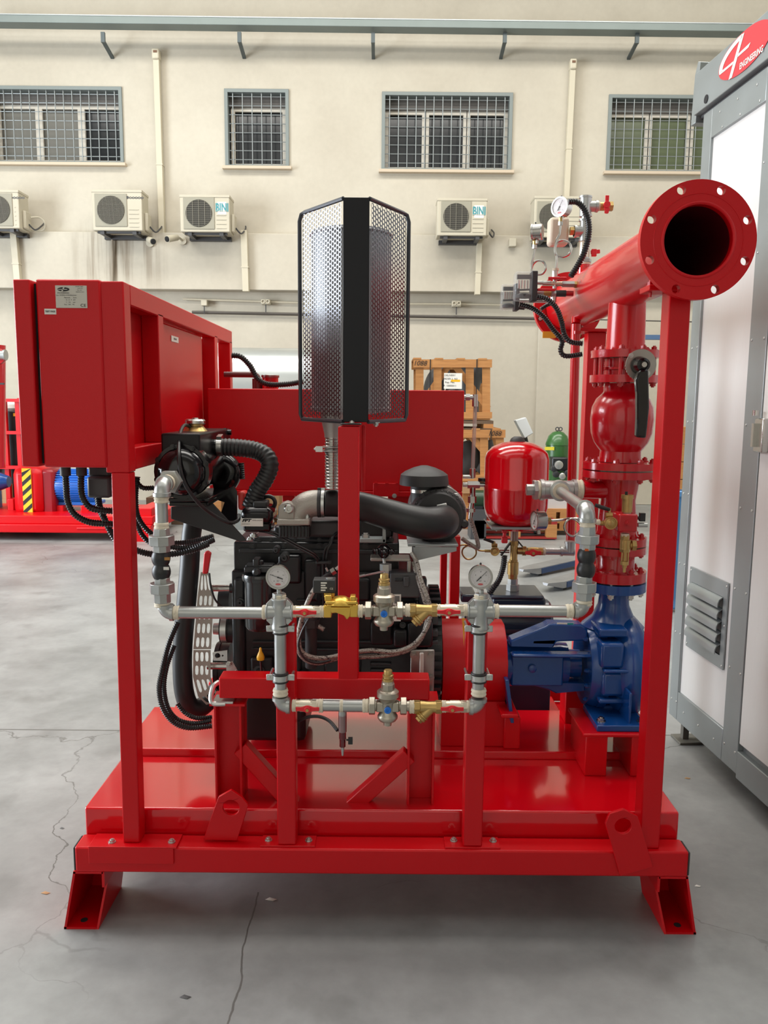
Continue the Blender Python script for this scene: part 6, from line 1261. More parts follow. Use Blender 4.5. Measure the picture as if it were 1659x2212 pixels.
cond2([(1122, 658), (1150, 666), (1175, 685), (1195, 712), (1214, 735), (1211, 757), (1222, 769), (1258, 765)], .0105, 3.20, 'conduit from the lower pressure switch to the rear post')
cond2([(1168, 668), (1180, 660), (1192, 655)], .0085, 3.3, 'short conduit stub behind the pressure switches')
vt = thing('vent_pipe', 'galvanised vent tee column rising from the manifold with a brass tap', 'pipework', V(1262, 600, 3.3)); Yv = 3.30
vc_(MB(), 572, 606, 1261, 14, Yv).obj('red_socket', REDT, vt); vc_(MB(), 568, 573, 1262, 13.5, Yv).obj('thread_tape', TAPE, vt)
vc_(MB(), 450, 570, 1264, 10, Yv).obj('pipe', GALV, vt); vc_(MB(), 524, 556, 1262, 11, Yv, 16).obj('ball_valve_body', BRZ, vt); vc_(MB(), 560, 567, 1264, 13.5, Yv, 6).obj('hex_ring', GALV, vt)
m = vc_(MB(), 424, 466, 1265, 12.5, Yv); vc_(m, 424, 428, 1265, 13.8, Yv); vc_(m, 463, 468, 1265, 13.5, Yv); hc_(m, 1265, 1290, 446, 11, Yv); hc_(m, 1286, 1291, 446, 12.5, Yv); m.obj('top_tee', GALV, vt)
m = vc_(MB(), 474, 520, 1264, 12, Yv); vc_(m, 474, 478, 1264, 13.3, Yv); vc_(m, 516, 521, 1264, 13.3, Yv); hc_(m, 1240, 1264, 500, 11, Yv); hc_(m, 1240, 1245, 500, 13, Yv); m.obj('lower_tee', GALV, vt)
hc_(MB(), 1231, 1241, 499, 9, Yv, 6).obj('brass_nipple', BRASS, vt); m = MB(); pxb(m, 1188, 468, 1230, 528, Yv, .07); m.obj('flow_switch_box', BEIGE, vt, bev=.012, label='beige plastic flow switch box')
tape_v(521, 525, 1263, 11, vt, Yv)
tape_h(1290, 1295, 446, 9.5, vt, Yv)
hc_(MB(), 1294, 1322, 446, 9, Yv).obj('tap_body', BRASS, vt); hc_(MB(), 1316, 1323, 446, 10.5, Yv, 6).obj('tap_hex', BRASS, vt)
h = V(1311, 442, Yv-.03); MB().plate([[(-.012, -.012), (.0, -.017), (.012, -.012), (.005, -.034), (-.005, -.034)][::-1], ], h, X_, Z_, .006).ob(h+Z_*.016, X_*.007, Y_*.003, Z_*.018).cyl(h+Y_*.004, h-Y_*.006, .013, 16).ob(h-Z_*.018, X_*.008, Y_*.003, Z_*.014).obj('tap_handle', REDH, vt, bev=.001)
m = MB(); m.bar(V(1276, 545, Yv), V(1296, 543, Yv), .008, .015).ob(V(1283, 546, Yv), X_*.010, Y_*.006, Z_*.014); m.obj('side_handle', REDH, vt, bev=.002)
# ---------------------------------------------------------------- expansion vessel and jockey pump
Ye = 3.36; ev = thing('expansion_vessel', 'round shouldered glossy red expansion vessel right of the fuel tank', 'vessel', V(1112, 1142, Ye))
vz = lambda y: V(1115, y, Ye).z; o = V(1115, 1045, Ye); k = S(1, o)
MB().lathe([(vz(1136)-o.z, 20*k), (vz(1133)-o.z, 40*k), (vz(1126)-o.z, 53*k), (vz(1112)-o.z, 64*k), (vz(1095)-o.z, 68.5*k), (vz(1055)-o.z, 69.5*k), (vz(1051)-o.z, 70*k), (vz(1049)-o.z, 68.8*k), (vz(990)-o.z, 68.5*k), (vz(978)-o.z, 65*k), (vz(966)-o.z, 54*k), (vz(957)-o.z, 35*k), (vz(953)-o.z, 14*k)], o, Z_, 56).obj('vessel_shell', REDT, ev, ang=60)
MB().lathe([(vz(954)-o.z, 17*k), (vz(947)-o.z, 14*k), (vz(943)-o.z, 8*k)], o, Z_, 20).obj('valve_cap', RUBM, ev)
MB().lathe([(vz(1142)-o.z, 40*k), (vz(1131)-o.z, 38*k)], o, Z_, 40).obj('base_ring', REDT, ev)
m = MB(); pxb(m, 1062, 1139, 1150, 1144, Ye-.09, .18); m.bar(V(1048, 1124, Ye-.02), V(1070, 1144, Ye-.02), .09, .004); m.obj('bracket_plate', GALVS, ev)
jr = thing('jockey_riser', 'brass cross, valve and galvanised union under the expansion vessel', 'pipework', V(1108, 1292, Ye)); 
def jv(y0, y1, x, r, mt, name, n=20, r2=None): return vc_(MB(), y0, y1, x, r, Ye, n, r2).obj(name, mt, jr)
jv(1142, 1172, 1111, 8.5, mat('brown_pipe', (.30, .24, .20), .4, metal=.7), 'riser_pipe'); jv(1168, 1178, 1110.5, 10, BRASS, 'collar', 8); jv(1178, 1211, 1110, 8, BRASS, 'cross_body', 16); jv(1209, 1216, 1109, 9.5, BRASS, 'collar', 8)
jv(1214, 1240, 1108, 12, BRASS, 'valve_body', 12); jv(1240, 1251, 1108, 10.5, BRASS, 'collar', 8, 9.5); jv(1250, 1262, 1107.5, 11, GALV, 'union_tail', 6); jv(1262, 1275, 1107.5, 14, GALV, 'union_nut', 6); jv(1275, 1282, 1107, 11, GALV, 'union_tail', 6); jv(1280, 1292, 1107, 8.5, TAPE, 'thread_tape')
for a in ((1080, 1100, 1191, 4, STEEL), (1117, 1130, 1190, 8, BRASS), (1128, 1136, 1190, 10.5, BRASS)): hc_(MB(), a[0], a[1], a[2], a[3], Ye, 12).obj('side_arm', a[4], jr)
ball_valve(1134, 1176, 1191, 1152, 1195, 34, 'small ball valve right of the brass cross under the expansion vessel', Ye, 8.5, BRASS, tl=False)
hc_(MB(), 1174, 1216, 1191, 8, Ye).obj('pipe', GALV, jr); tape_h(1172, 1178, 1191, 8.5, jr, Ye)
m = hc_(MB(), 1212, 1240, 1191, 9.5, Ye); vc_(m, 1172, 1192, 1231, 11, Ye); hc_(m, 1210, 1215, 1191, 10.8, Ye); vc_(m, 1169, 1174, 1231, 12, Ye); m.obj('elbow_tee', GALV, jr)
m = MB(); pxb(m, 1085, 1144, 1096, 1152, Ye-.04, .02); pxb(m, 1087, 1150, 1094, 1162, Ye-.04, .02); pxb(m, 1084, 1160, 1097, 1174, Ye-.04, .02); m.obj('red_handle', REDH, jr, bev=.004)
m = MB(); m.bar(V(1082, 1200, Ye), V(1104, 1170, Ye), .02, .006).bar(V(1118, 1168, Ye), V(1128, 1180, Ye), .02, .006); m.obj('black_bracket', RUBM, jr)
g4 = thing('gauge_valve', 'small brass gauge cock with black lever left of the brass cross', 'valve', V(1069, 1203, Ye)); c = V(1069, 1191, Ye-.02); k = S(1, c)
MB().lathe([(-.01, 9*k), (0, 10*k), (.003, 10*k), (.003, 6*k), (.0015, 5*k), (.002, .001)], c, -Y_, 24).obj('ribbed_disc', BRASS, g4); MB().cyl(V(1047, 1190, Ye), V(1082, 1191, Ye), .006).cyl(V(1068, 1182, Ye), V(1067, 1170, Ye), .006).hexn(V(1062, 1178, Ye), V(1074, 1178, Ye), .009).obj('cock_body', BRASS, g4); MB().tube([V(1067, 1172, Ye), V(1056, 1168, Ye), V(1045, 1164, Ye)], .006).obj('lever', RUB, g4)
ct = thing('capillary_tube', 'thin coiled tube left of the small brass gauge cock', 'tube', V(1014, 1208, Ye))
MB().tube(smooth([V(x, y, Ye) for x, y in ((1050, 1190), (1035, 1189), (1022, 1181), (1010, 1179), (1000, 1186), (999, 1197), (1007, 1207), (1019, 1207), (1028, 1198), (1027, 1186), (1015, 1180), (1003, 1177), (988, 1180))], 6), .0035, 8).obj('coil', BRASS, ct)
ribbed([V(1090, 1200, 3.3), V(1087, 1225, 3.3), V(1078, 1252, 3.3), V(1066, 1270, 3.3), V(1056, 1284, 3.3)], .0125, .009, .15, 12).obj('corrugated_conduit', CORR, label='conduit dropping from the expansion vessel bracket to the dark motor', cat='conduit', group='black corrugated conduits')
jp = thing('jockey_pump', 'dark navy jockey pump motor behind the coupling guard', 'pump', V(1130, 1400, 3.36)); Yj = 3.42
a = V(1066, 1345, Yj); b = V(1186, 1345, Yj); rj = S(52, a)
MB().lathe([(0, rj*.9), (.01, rj), ((b-a).length-.012, rj), ((b-a).length, rj*.9), ((b-a).length+.002, rj*.4)], a, X_, 40).obj('motor_body', NAVY, jp)
m = MB()
for i in range(26): an = 2*math.pi*i/26; d = Vector((0, math.cos(an), math.sin(an))); m.ob(a+X_*(b-a).length*.45+d*(rj+.004), X_*(b-a).length*.38, d*.006, d.cross(X_)*.0025)
m.obj('cooling_fin', NAVY, jp, kind='stuff')
m = MB(); pxb(m, 1064, 1292, 1180, 1313, Yj-.15, .2); m.obj('terminal_box', NAVY, jp, bev=.012); m = MB(); pxb(m, 1060, 1287, 1176, 1295, Yj-.155, .21); m.obj('box_lid', NAVY, jp, bev=.010); bolt(jp, V(1122, 1288, Yj-.06), Z_, .009, BRASS, .004)
m = MB(); pxb(m, 996, 1285, 1030, 1302, Yj-.1, .16); m.obj('pump_head', NAVY, jp, bev=.008); MB().cyl(V(1000, 1345, Yj), V(1066, 1345, Yj), rj*.7, 28).obj('pump_casing', NAVY, jp)
MB().box((a.x, Yj-.08, .30), (b.x, Yj+.08, a.z-rj*.8)).obj('motor_feet', NAVY, jp, bev=.004)
bx((a.x-.05, Yj-.10, .0), (b.x+.05, Yj+.12, .30)).obj('mounting_plinth', REDP, jp, bev=.004)
# ---------------------------------------------------------------- background along the wall
st2 = thing('storage_tank', 'horizontal silver cylindrical tank by the wall behind the silencer', 'tank', V(620, 1130, 10.4)); Yk = 10.4
a, b = V(470, 820, Yk), V(800, 820, Yk); a.z = b.z = V(620, 752, Yk).z-.42
MB().lathe([(-.10, .12), (-.06, .30), (0, .42), ((b-a).length, .42), ((b-a).length+.06, .30)], a, X_, 48).obj('tank_shell', mat('brushed_tank', (.62, .65, .64), .33, metal=.8, var=.12, vs=3), st2)
for x in (a.x+.3, b.x-.3): MB().box((x-.05, Yk-.3, 0), (x+.05, Yk+.3, a.z-.3)).obj('saddle', GALVS, st2)
def wb(m, x0, y0, x1, y1, Y, d=.025): return pxb(m, x0, y0, x1, y1, Y, d)
def crate(x0, x1, y0, y1, Y, lab, num, nx, dep=.75):
    t = thing('wooden_crate', lab, 'crate', V((x0+x1)/2, y1, Y), 'open wooden crates of pipe fittings'); k = 1
    bd = lambda p, q, Y_0, w=.085, n='board': MB().bar(p, q, .025, w, Y_).obj(n, WOOD, t, bev=.002) if False else MB().plate([rectl(p, q, w)], (0, Y_0+.025, 0), X_, Z_, .025).obj(n, WOOD, t)
    def rectl(p, q, w):
        d = Vector((q.x-p.x, 0, q.z-p.z)).normalized(); s = Vector((-d.z, 0, d.x))*w/2; return [(v.x, v.z) for v in (p-s, q-s, q+s, p+s)]
    P = lambda x, y, YY=Y: V(x, y, YY)
    W_ = x1-x0; xs = [x0+W_*f for f in (.08, .31, .72, .93)]
    for YY in (Y+.03, Y+dep):
        for x in xs: bd(P(x, y1), P(x, y0+3), YY, .10, 'upright')
        bd(P(x0+W_*.49, y0+4), P(x0+W_*.12, y0+(y1-y0)*.72), YY+.026, .08, 'brace'); bd(P(x0+W_*.49, y0+4), P(x0+W_*.96, y0+(y1-y0)*.82), YY+.026, .08, 'brace')
        bd(P(x0, y0+9), P(x1, y0+9), YY-.026, .10, 'rail'); bd(P(x0, y1-9), P(x1, y1-9), YY-.026, .08, 'rail')
    zt = P(x0, y0).z; xa, xb = P(x0, y0).x, P(x1, y0).x; zb = P(x0, y1).z
    for i in range(4): MB().box((xa+(xb-xa)*i/3.6, Y, zt), (xa+(xb-xa)*i/3.6+.1, Y+dep+.03, zt+.02)).obj('top_board', WOOD, t)
    for i in range(3): MB().box((xa, Y+.02+i*(dep-.1)/2, zb), (xb, Y+.12+i*(dep-.1)/2, zb+.025)).obj('bottom_board', WOOD, t)
    for f in (.21, .80): wb(MB(), x0+W_*f-1, y0, x0+W_*f+1, y1, Y-.004, .003).obj('strap', INK, t)
    txt(num, .085, INK, t, P(x0+nx, y0+9)+Vector((0, -.002, 0)), X_, Z_, dep=.002, shear=.25, name='handwritten_number', label='black marker number on the top board')
    return t, xa, xb, zb, zt
YR = 10.3
t, xa, xb, zb, zt = crate(893, 1063, 776, 906, YR, 'upper wooden crate with white delivery label, number 1088 at its left', '1088', 14)
m = wb(MB(), 959, 806, 998, 840, YR-.035, .004).obj('delivery_label', WHITE, t); YL = YR-.0355
for i in range(4): txt(('DELIVERY', 'ORDER 2  N3', 'Rep. Mat.', 'P. 10000011')[i], .032, INK, m, V(972, 811+i*7.5, YL), X_, Z_, dep=.001, name='label_text')
wb(MB(), 974, 820, 994, 825, YL, .001).obj('label_field', YEL, m)
for i, (x, z, r) in enumerate(((.28, .30, .17), (.72, .32, .2), (.5, .2, .12))):
    o = Vector((xa+(xb-xa)*x, YR+.3, zb+.06)); MB().tube(smooth([o, o+Z_*z, o+Vector((.06, .05, z+r)), o+Vector((.16, .1, z+r*1.2))], 5), [r*.8]*16, 20).obj('pipe_fitting', DGREY, label=('dark pipe ring left inside the upper crate', 'dark pipe ring right inside the upper crate', 'small dark pipe ring in the middle of the upper crate')[i], cat='pipe fitting')
def pallet(x0, x1, y0, y1, Y, lab, mt=WOOD, dep=.8, group='wooden pallets'):
    a, b = V(x0, y1, Y), V(x1, y0, Y); a.z = max(a.z, 0.0); h = b.z-a.z; t = thing('pallet', lab, 'pallet', (a.x, Y, a.z), group)
    for i in range(3):
        for j in range(3): x = a.x+(b.x-a.x-.12)*i/2; y = Y+(dep-.12)*j/2; MB().box((x, y, a.z+.018), (x+.12, y+.12, b.z-.04)).obj('block', WOOD if mt is not REDH else WOOD, t)
    for j in range(3): y = Y+(dep-.12)*j/2; MB().box((a.x, y, a.z), (b.x, y+.12, a.z+.018)).obj('bottom_board', mt, t); MB().box((a.x, y, b.z-.04), (b.x, y+.12, b.z-.02)).obj('stringer_board', mt, t)
    n = 7
    for i in range(n): y = Y+(dep-.09)*i/(n-1); MB().box((a.x, y, b.z-.02), (b.x, y+.09, b.z)).obj('top_board', mt, t)
    return t
DW = mat('weathered_wood', (96, 76, 58), .8, var=.2, vs=6)
pallet(905, 1066, 909, 927, YR, 'weathered pallet carrying the upper crate', DW)
for i, (x0, x1) in enumerate(((1001, 1030), (925, 960))): wb(MB(), x0, 894, x1, 909, YR+.1, .4).obj('grey_block', mat('block_grey', (130, 128, 124), .7), label=('grey block on the weathered pallet, the right one', 'grey block on the weathered pallet, the left one')[i], cat='block')
t, xa, xb, zb, zt = crate(930, 1092, 928, 1042, YR-.05, 'lower wooden crate with number 1088 at its right', '1088', 138)
for i, (x, z, r) in enumerate(((.55, .25, .2), (.8, .2, .16))): MB().tube(smooth([Vector((xa+(xb-xa)*x-.1, YR+.3, zb+.1)), Vector((xa+(xb-xa)*x, YR+.3, zb+.25)), Vector((xa+(xb-xa)*x-.05, YR+.3, zb+.5))], 6), r*.8, 20).obj('pipe_fitting', DGREY, label=('dark pipe ring in the middle of the lower crate', 'dark pipe ring at the right of the lower crate')[i], cat='pipe fitting')
def carton(x0, y0, x1, y1, Y, lab, d=.4, mt=CARD):
    a, b = V(x0, y1, Y), V(x1, y0, Y); t = thing('cardboard_box', lab, 'box', (a.x, Y, max(0, a.z))); MB().box((a.x, Y, max(0, a.z)), (b.x, Y+d, b.z)).obj('carton', mt, t, bev=.004)
    MB().box(((a.x+b.x)/2-.02, Y-.001, max(0, a.z)), ((a.x+b.x)/2+.02, Y, b.z)).obj('seam_tape', mat('tape_brown', (150, 112, 70), .4) if 'tape_brown' not in D.materials else D.materials['tape_brown'], t)
carton(990, 1042, 1050, 1066, YR, 'brown cardboard box under the lower crate'); carton(930, 1044, 986, 1120, YR+.3, 'large brown box left under the lower crate')
pallet(1000, 1070, 1066, 1090, YR+.1, 'pale pallet under the brown box', WOOD); pallet(1000, 1070, 1090, 1142, YR+.05, 'pale pallet standing on the floor below the crates', WOOD)
gm = thing('electric_motor', 'dark green motor at the foot of the crates', 'motor', V(1036, 1100, YR-.6)); MB().lathe([(0, .09), (.02, .11), (.26, .11), (.28, .07)], V(1018, 1078, YR-.6), X_, 24).obj('motor_body', mat('dark_green', (.012, .035, .014), .35), gm)
MB().box((V(1022, 1078, 9.6).x, YR-.68, V(1030, 1098, YR-.6).z), (V(1044, 1078, 9.6).x, YR-.52, V(1030, 1088, YR-.6).z)).obj('motor_foot', ENG2, gm); MB().box((V(1015, 1100, YR-.6).x, YR-.75, 0), (V(1048, 1100, YR-.6).x, YR-.4, V(1030, 1098, YR-.6).z)).obj('motor_stand', DGREY, gm)
pallet(1024, 1204, 1126, 1163, 9.55, 'pallet with red painted boards on the floor below the expansion vessel', mat('red_board', (150, 40, 36), .6), .9)
# green compressor
gc_ = thing('compressor', 'green domed compressor with lifting rings by the wall', 'compressor', V(1200, 1070, 10.2)); Yg = 10.2; o = V(1203, 1000, Yg); k = S(1, o)
MB().lathe([(-45*k, 24*k), (-40*k, 26*k), (38*k, 25*k), (39*k, 26*k), (44*k, 25*k), (58*k, 20*k), (66*k, 12*k), (69*k, 3*k)], o, Z_, 32).obj('dome_housing', GREEN, gc_)
for dx in (-3, 4): MB().torus(o+Vector((dx*k, -.03, 73*k)), Y_, 3.6*k, 1.1*k, 16, 6).obj('lifting_ring', DGREY, gc_)
MB().cb(V(1187, 969, Yg-.145), (20*k, .004, 7*k)).obj('yellow_label', mat('yellow_label', (220, 205, 60), .6), gc_)
m = MB(); pxb(m, 1192, 988, 1228, 1018, Yg-.28, .2); m.obj('valve_block', ENG, gc_, bev=.02); MB().lathe([(0, 9*k), (.04, 9*k), (.05, 5*k)], V(1206, 1004, Yg-.28), -Y_, 16).obj('port_cap', ZINC, gc_)
for x, y in ((1200, 1024), (1213, 1028), (1224, 1022), (1196, 1012)): MB().lathe([(0, 7*k), (.05, 7*k), (.06, 4*k)], V(x, y, Yg-.26), -Y_, 14).obj('pipe_end', ENG2 if x != 1213 else ZINC, gc_)
MB().box((o.x-.2, Yg-.25, V(1220, 1100, 9.9).z), (o.x+.25, Yg+.2, V(1200, 1046, Yg).z)).obj('base_box', mat('pale_sheet', (196, 192, 190), .6), gc_)
pallet(1180, 1262, 1100, 1124, 9.9, 'pallet carrying the green compressor', WOOD); pallet(1176, 1262, 1124, 1146, 9.9, 'pallet at the bottom under the green compressor', WOOD)
# tilted floodlight
fl_ = thing('floodlight', 'tilted white floodlight head on a dark pole above the expansion vessel', 'lamp', Vector((V(1134, 948, 10.75).x, 10.75, 0)))
P = [V(x, y, 10.70) for x, y in ((1110, 908), (1133, 901), (1149, 935), (1131, 946))]
MB().plate([[(p.x, p.z) for p in reversed(P)]], (0, 10.75, 0), X_, Z_, .16).obj('lamp_head', mat('lamp_white', (216, 220, 222), .35), fl_, bev=.008)
P = [V(x, y, 10.57) for x, y in ((1110, 909), (1114, 908), (1132, 945), (1129, 946))]; MB().plate([[(p.x, p.z) for p in reversed(P)]], (0, 10.59, 0), X_, Z_, .02).obj('lamp_rim', ZINC, fl_)
MB().cyl(V(1134, 944, 10.75), V(1137, 957, 10.75), .03, 10).cyl(V(1137, 955, 10.75), Vector((V(1137, 955, 10.75).x, 9.9, .02)), .02, 10).lathe([(0, .2), (.02, .2)], Vector((V(1137, 955, 10.75).x, 9.9, 0)), Z_, 20).obj('lamp_pole', RUBM, fl_)
# pallet truck forks
pt = thing('pallet_truck', 'steel pallet truck with two long forks on the floor behind the pump', 'pallet truck', VZ(1300, 1215, 0)); FK = mat('worn_fork_steel', (.34, .34, .35), .35, metal=.7, var=.3, vs=9); TB = mat('truck_blue', (.02, .05, .14), .4)
for (ax_, ay, bx_, by) in ((1126, 1232, 1290, 1196), (1178, 1262, 1330, 1222)):
    p, q = VZ(ax_, ay, .07), VZ(bx_, by, .09); d = (q-p); d.z = 0; L = d.length; d.normalize(); s = Vector((-d.y, d.x, 0))
    m = MB(); P = [p-s*.03, p+s*.03, p+d*.16+s*.08, q+s*.08, q-s*.08, p+d*.16-s*.08]
    top = [v+Z_*.012 for v in P]; bot = [p-s*.02-Z_*.01, p+s*.02-Z_*.01]+[v-Z_*.045 for v in P[2:]]
    m.add(top+bot, [(0, 1, 2, 3, 4, 5), (11, 10, 9, 8, 7, 6)]+[(i, (i+1) % 6, 6+(i+1) % 6, 6+i) for i in range(6)]); m.obj('fork', FK, pt)
    MB().bar(p+d*.2-s*.082-Z_*.02, q-s*.082-Z_*.02, .006, .05).obj('fork_side', TB, pt)
    MB().cyl(p+d*.22-s*.05-Z_*.055, p+d*.22+s*.05-Z_*.055, .03, 16).obj('load_roller', RUBM, pt)
q = VZ(1310, 1208, 0); MB().box((q.x-.1, q.y-.4, .03), (q.x+.15, q.y+.45, .30)).obj('truck_body', TB, pt, bev=.02); MB().cyl(q+Vector((.05, 0, .3)), q+Vector((.25, 0, .95)), .02, 12).cyl(q+Vector((.25, -.1, .95)), q+Vector((.25, .1, .95)), .02, 10).obj('tow_bar', TB, pt)
# things seen in the gap by the container
m = thing('blue_bin', 'light blue plastic bin in the gap beside the container', 'bin', Vector((V(1462, 1300, 6.2).x, 6.4, 0)))
a, b = V(1453, 1060, 6.2), V(1500, 1060, 6.2); MB().box((a.x, 6.2, .02), (b.x, 6.3, a.z)).obj('bin_body', SKYB, m, bev=.02); MB().box((a.x-.02, 6.18, a.z-.05), (b.x+.02, 6.31, a.z)).obj('bin_rim', SKYB, m, bev=.01)
for i in range(3): MB().box((a.x+.03+i*.07, 6.19, .1), (a.x+.045+i*.07, 6.2, a.z-.1)).obj('bin_rib', SKYB, m)
crt = thing('wooden_crate', 'narrow orange wooden case in the gap beside the container', 'crate', Vector((V(1470, 1100, 9).x, 9, 0)))
a, b = V(1462, 922, 9.0), V(1500, 922, 9.0)
for i in range(7): z0 = i*a.z/7; MB().box((a.x, 9, z0+.008), (b.x, 9.12, z0+a.z/7)).obj('plank', WOOD, crt, bev=.004)
m = thing('blue_hoist', 'blue steel hoist arm by the wall right of the manifold riser', 'hoist', Vector((V(1412, 745, 11).x, 11, 0))); a = V(1393, 728, 11); b = V(1462, 728, 11)
SB = mat('steel_blue', (.07, .13, .24), .5); MB().box((b.x-.1, 11, 0), (b.x, 11.1, a.z+.03)).obj('post', SB, m); MB().box((a.x, 11, a.z-.03), (b.x, 11.1, a.z+.03)).obj('arm', SB, m); MB().box((b.x-.1, 10.9, 0), (b.x+.3, 11.3, .03)).obj('base', SB, m)
# ---------------------------------------------------------------- second pump set at the far left
Ys = 9.2; sk2 = thing('pump_set', 'second red pump skid with blue motor and striped guard far left', 'pump set', V(130, 1152, Ys))
def s2(x0, y0, x1, y1, Y, d, nm_, mt=REDP, bev=.01, par=None): m = MB(); pxb(m, x0, y0, x1, y1, Y, d); return m.obj(nm_, mt, par or sk2, bev=bev)
s2(-160, 1114, 330, 1132, Ys+.05, 1.1, 'deck_plate'); s2(-160, 1133, 326, 1151, Ys, 1.2, 'base_beam'); s2(165, 1140, 326, 1145, Ys-.01, .02, 'lip')
s2(-150, 1150, -110, 1178, Ys, .3, 'foot'); s2(285, 1150, 322, 1178, Ys, .3, 'foot')
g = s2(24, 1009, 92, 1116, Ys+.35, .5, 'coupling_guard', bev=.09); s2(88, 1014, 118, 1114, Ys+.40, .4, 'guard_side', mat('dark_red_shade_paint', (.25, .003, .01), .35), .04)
aa, bb_ = V(52, 1115, Ys+.34), V(66, 1012, Ys+.34)
MB().box((aa.x, Ys+.335, aa.z), (bb_.x, Ys+.352, bb_.z)).obj('warning_stripe', mat('warning_yellow', (.80, .55, .02), .4), g)
m = MB(); hgt = bb_.z-aa.z; wd = bb_.x-aa.x
for i in range(5):
    z0 = aa.z+hgt*(i+.1)/5; L = [(aa.x, z0), (bb_.x, z0+wd*.9), (bb_.x, min(z0+wd*.9+hgt*.095, bb_.z)), (aa.x, z0+hgt*.095)]
    if z0+wd*.9 < bb_.z: m.plate([L], (0, Ys+.334, 0), X_, Z_, -.001)
m.obj('black_stripes', INK, g, kind='stuff')
a, b = V(104, 1048, Ys+.6), V(212, 1048, Ys+.6); rm = S(33, a)
MB().lathe([(-.02, rm*.5), (0, rm*.9), (.04, rm*.98), ((b-a).length, rm*.98)], a, X_, 40).obj('motor', BLUEM, sk2)
m = MB()
for i in range(40): an = 2*math.pi*i/40; d = Vector((0, math.cos(an), math.sin(an))); m.ob(a+X_*((b-a).length*.62)+d*(rm+.006), X_*(b-a).length*.36, d*.012, d.cross(X_)*.004)
m.obj('cooling_fins', BLUEM, sk2, kind='stuff'); s2(120, 1084, 210, 1092, Ys+.5, .3, 'motor_feet', BLUEM); MB().cyl(V(92, 1036, Ys+.6), V(106, 1036, Ys+.6), .04, 16).obj('shaft', GALV, sk2)
for x in (119, 174, 262): s2(x, 1092, x+18, 1117, Ys+.45, .3, 'pedestal')
MB().plate([[(V(*p, Ys+.5).x, V(*p, Ys+.5).z) for p in ((182, 1117), (206, 1117), (222, 1103), (210, 1103))]], (0, Ys+.5, 0), X_, Z_, -.1).obj('gusset', REDP, sk2)
MB().lathe([(0, S(22, a)), (.1, S(19, a)), (.2, S(12, a))], V(-16, 1040, Ys+.6), X_, 28).obj('blue_pump_body', BLUE, sk2); s2(-60, 1050, -20, 1116, Ys+.5, .3, 'pump_foot', BLUE)
s2(16, 1078, 30, 1116, Ys+.5, .2, 'bracket')
s2(296, 1098, 328, 1118, Ys+.1, .6, 'skid_end_box')
c2_ = thing('pump_set_valve', 'red valve with steel bonnet cut by the left edge of the picture', 'valve', V(-6, 1010, Ys+.2)); MB().cyl(V(-6, 745, Ys+.2), V(-6, 1010, Ys+.2), .09, 20).obj('riser', REDC, c2_)
MB().lathe([(-.03, .085), (0, .09), (.03, .085)], V(-4, 770, Ys), -Y_, 28).obj('red_disc', REDC, c2_); MB().cyl(V(-8, 767, Ys-.05), V(13, 767, Ys-.05), .05, 20).lathe([(0, .06), (.02, .06)], V(9, 767, Ys-.05), X_, 20).obj('steel_bonnet', GALV, c2_); MB().bar(V(-10, 829, Ys-.05), V(9, 829, Ys-.05), .02, .02).obj('lever', RUB, c2_)
# red open frame, dark boxes and bin behind the second set
rf2 = thing('red_rack', 'open red tube rack standing behind the far left pump set', 'rack', Vector((V(20, 1010, 10.6).x, 10.6, 0)))
def rk(x0, y0, x1, y1, Y, d=.06, n='rail'): m = MB(); pxb(m, x0, y0, x1, y1, Y, d); m.obj(n, REDP, rf2)
Y0_ = 10.55
for x in (-30, 9, 38): rk(x, 862, x+9, 1128, Y0_+.02*(x == 9), .06, 'upright')
rk(-40, 861, 47, 868, Y0_-.03); rk(-40, 931, 50, 938, Y0_-.03); rk(-40, 1006, 52, 1013, Y0_-.03)
a = V(42, 865, Y0_); MB().bar(a, a+Y_*.8, .06, .06).obj('side_rail', REDP, rf2); MB().box((a.x-.03, Y0_+.75, 0), (a.x+.03, Y0_+.81, a.z)).obj('upright', REDP, rf2)
m = thing('battery_cabinet', 'black cabinet inside the red rack', 'cabinet', Vector((V(14, 1010, 10.7).x, 10.7, 0))); k0, k1 = V(-26, 888, 10.68), V(39, 888, 10.68); MB().box((k0.x, 10.68, .02), (k1.x, 11.3, k0.z)).obj('body', mat('cabinet_black', (.014, .014, .016), .35), m, bev=.01); MB().cb((V(27, 896, 10.6).x, 10.675, V(27, 896, 10.6).z), (.05, .006, .04)).obj('yellow_mark', YEL, m)
MB().box((k0.x+.05, 10.675, k0.z*.48), (k1.x-.05, 10.68, k0.z*.5)).obj('panel_seam', DARK, m)
m = thing('waste_bin', 'dark grey wheeled bin beside the red rack', 'bin', Vector((V(62, 1010, 11).x, 11, 0))); k0, k1 = V(63, 890, 10.95), V(96, 890, 10.95)
MB().add([(k0.x+.03, 10.97, .05), (k1.x-.03, 10.97, .05), (k1.x-.03, 11.4, .05), (k0.x+.03, 11.4, .05), (k0.x, 10.95, k0.z-.05), (k1.x, 10.95, k0.z-.05), (k1.x, 11.45, k0.z-.05), (k0.x, 11.45, k0.z-.05)], [(0, 1, 2, 3), (4, 5, 6, 7), (0, 1, 5, 4), (1, 2, 6, 5), (2, 3, 7, 6), (3, 0, 4, 7)]).obj('bin_body', BINM, m)
MB().ob(((k0.x+k1.x)/2, 11.2, k0.z), X_*(k1.x-k0.x)*.52+Z_*.03, Y_*.27, Z_*.02).obj('bin_lid', BINM, m); MB().box((k0.x-.01, 10.94, k0.z-.12), (k1.x+.01, 10.97, k0.z-.08)).obj('bin_rim', BINM, m); 
for x in (k0.x+.03, k1.x-.03): MB().cyl((x-.02, 11.42, .1), (x+.02, 11.42, .1), .1, 16).obj('bin_wheel', RUB, m)
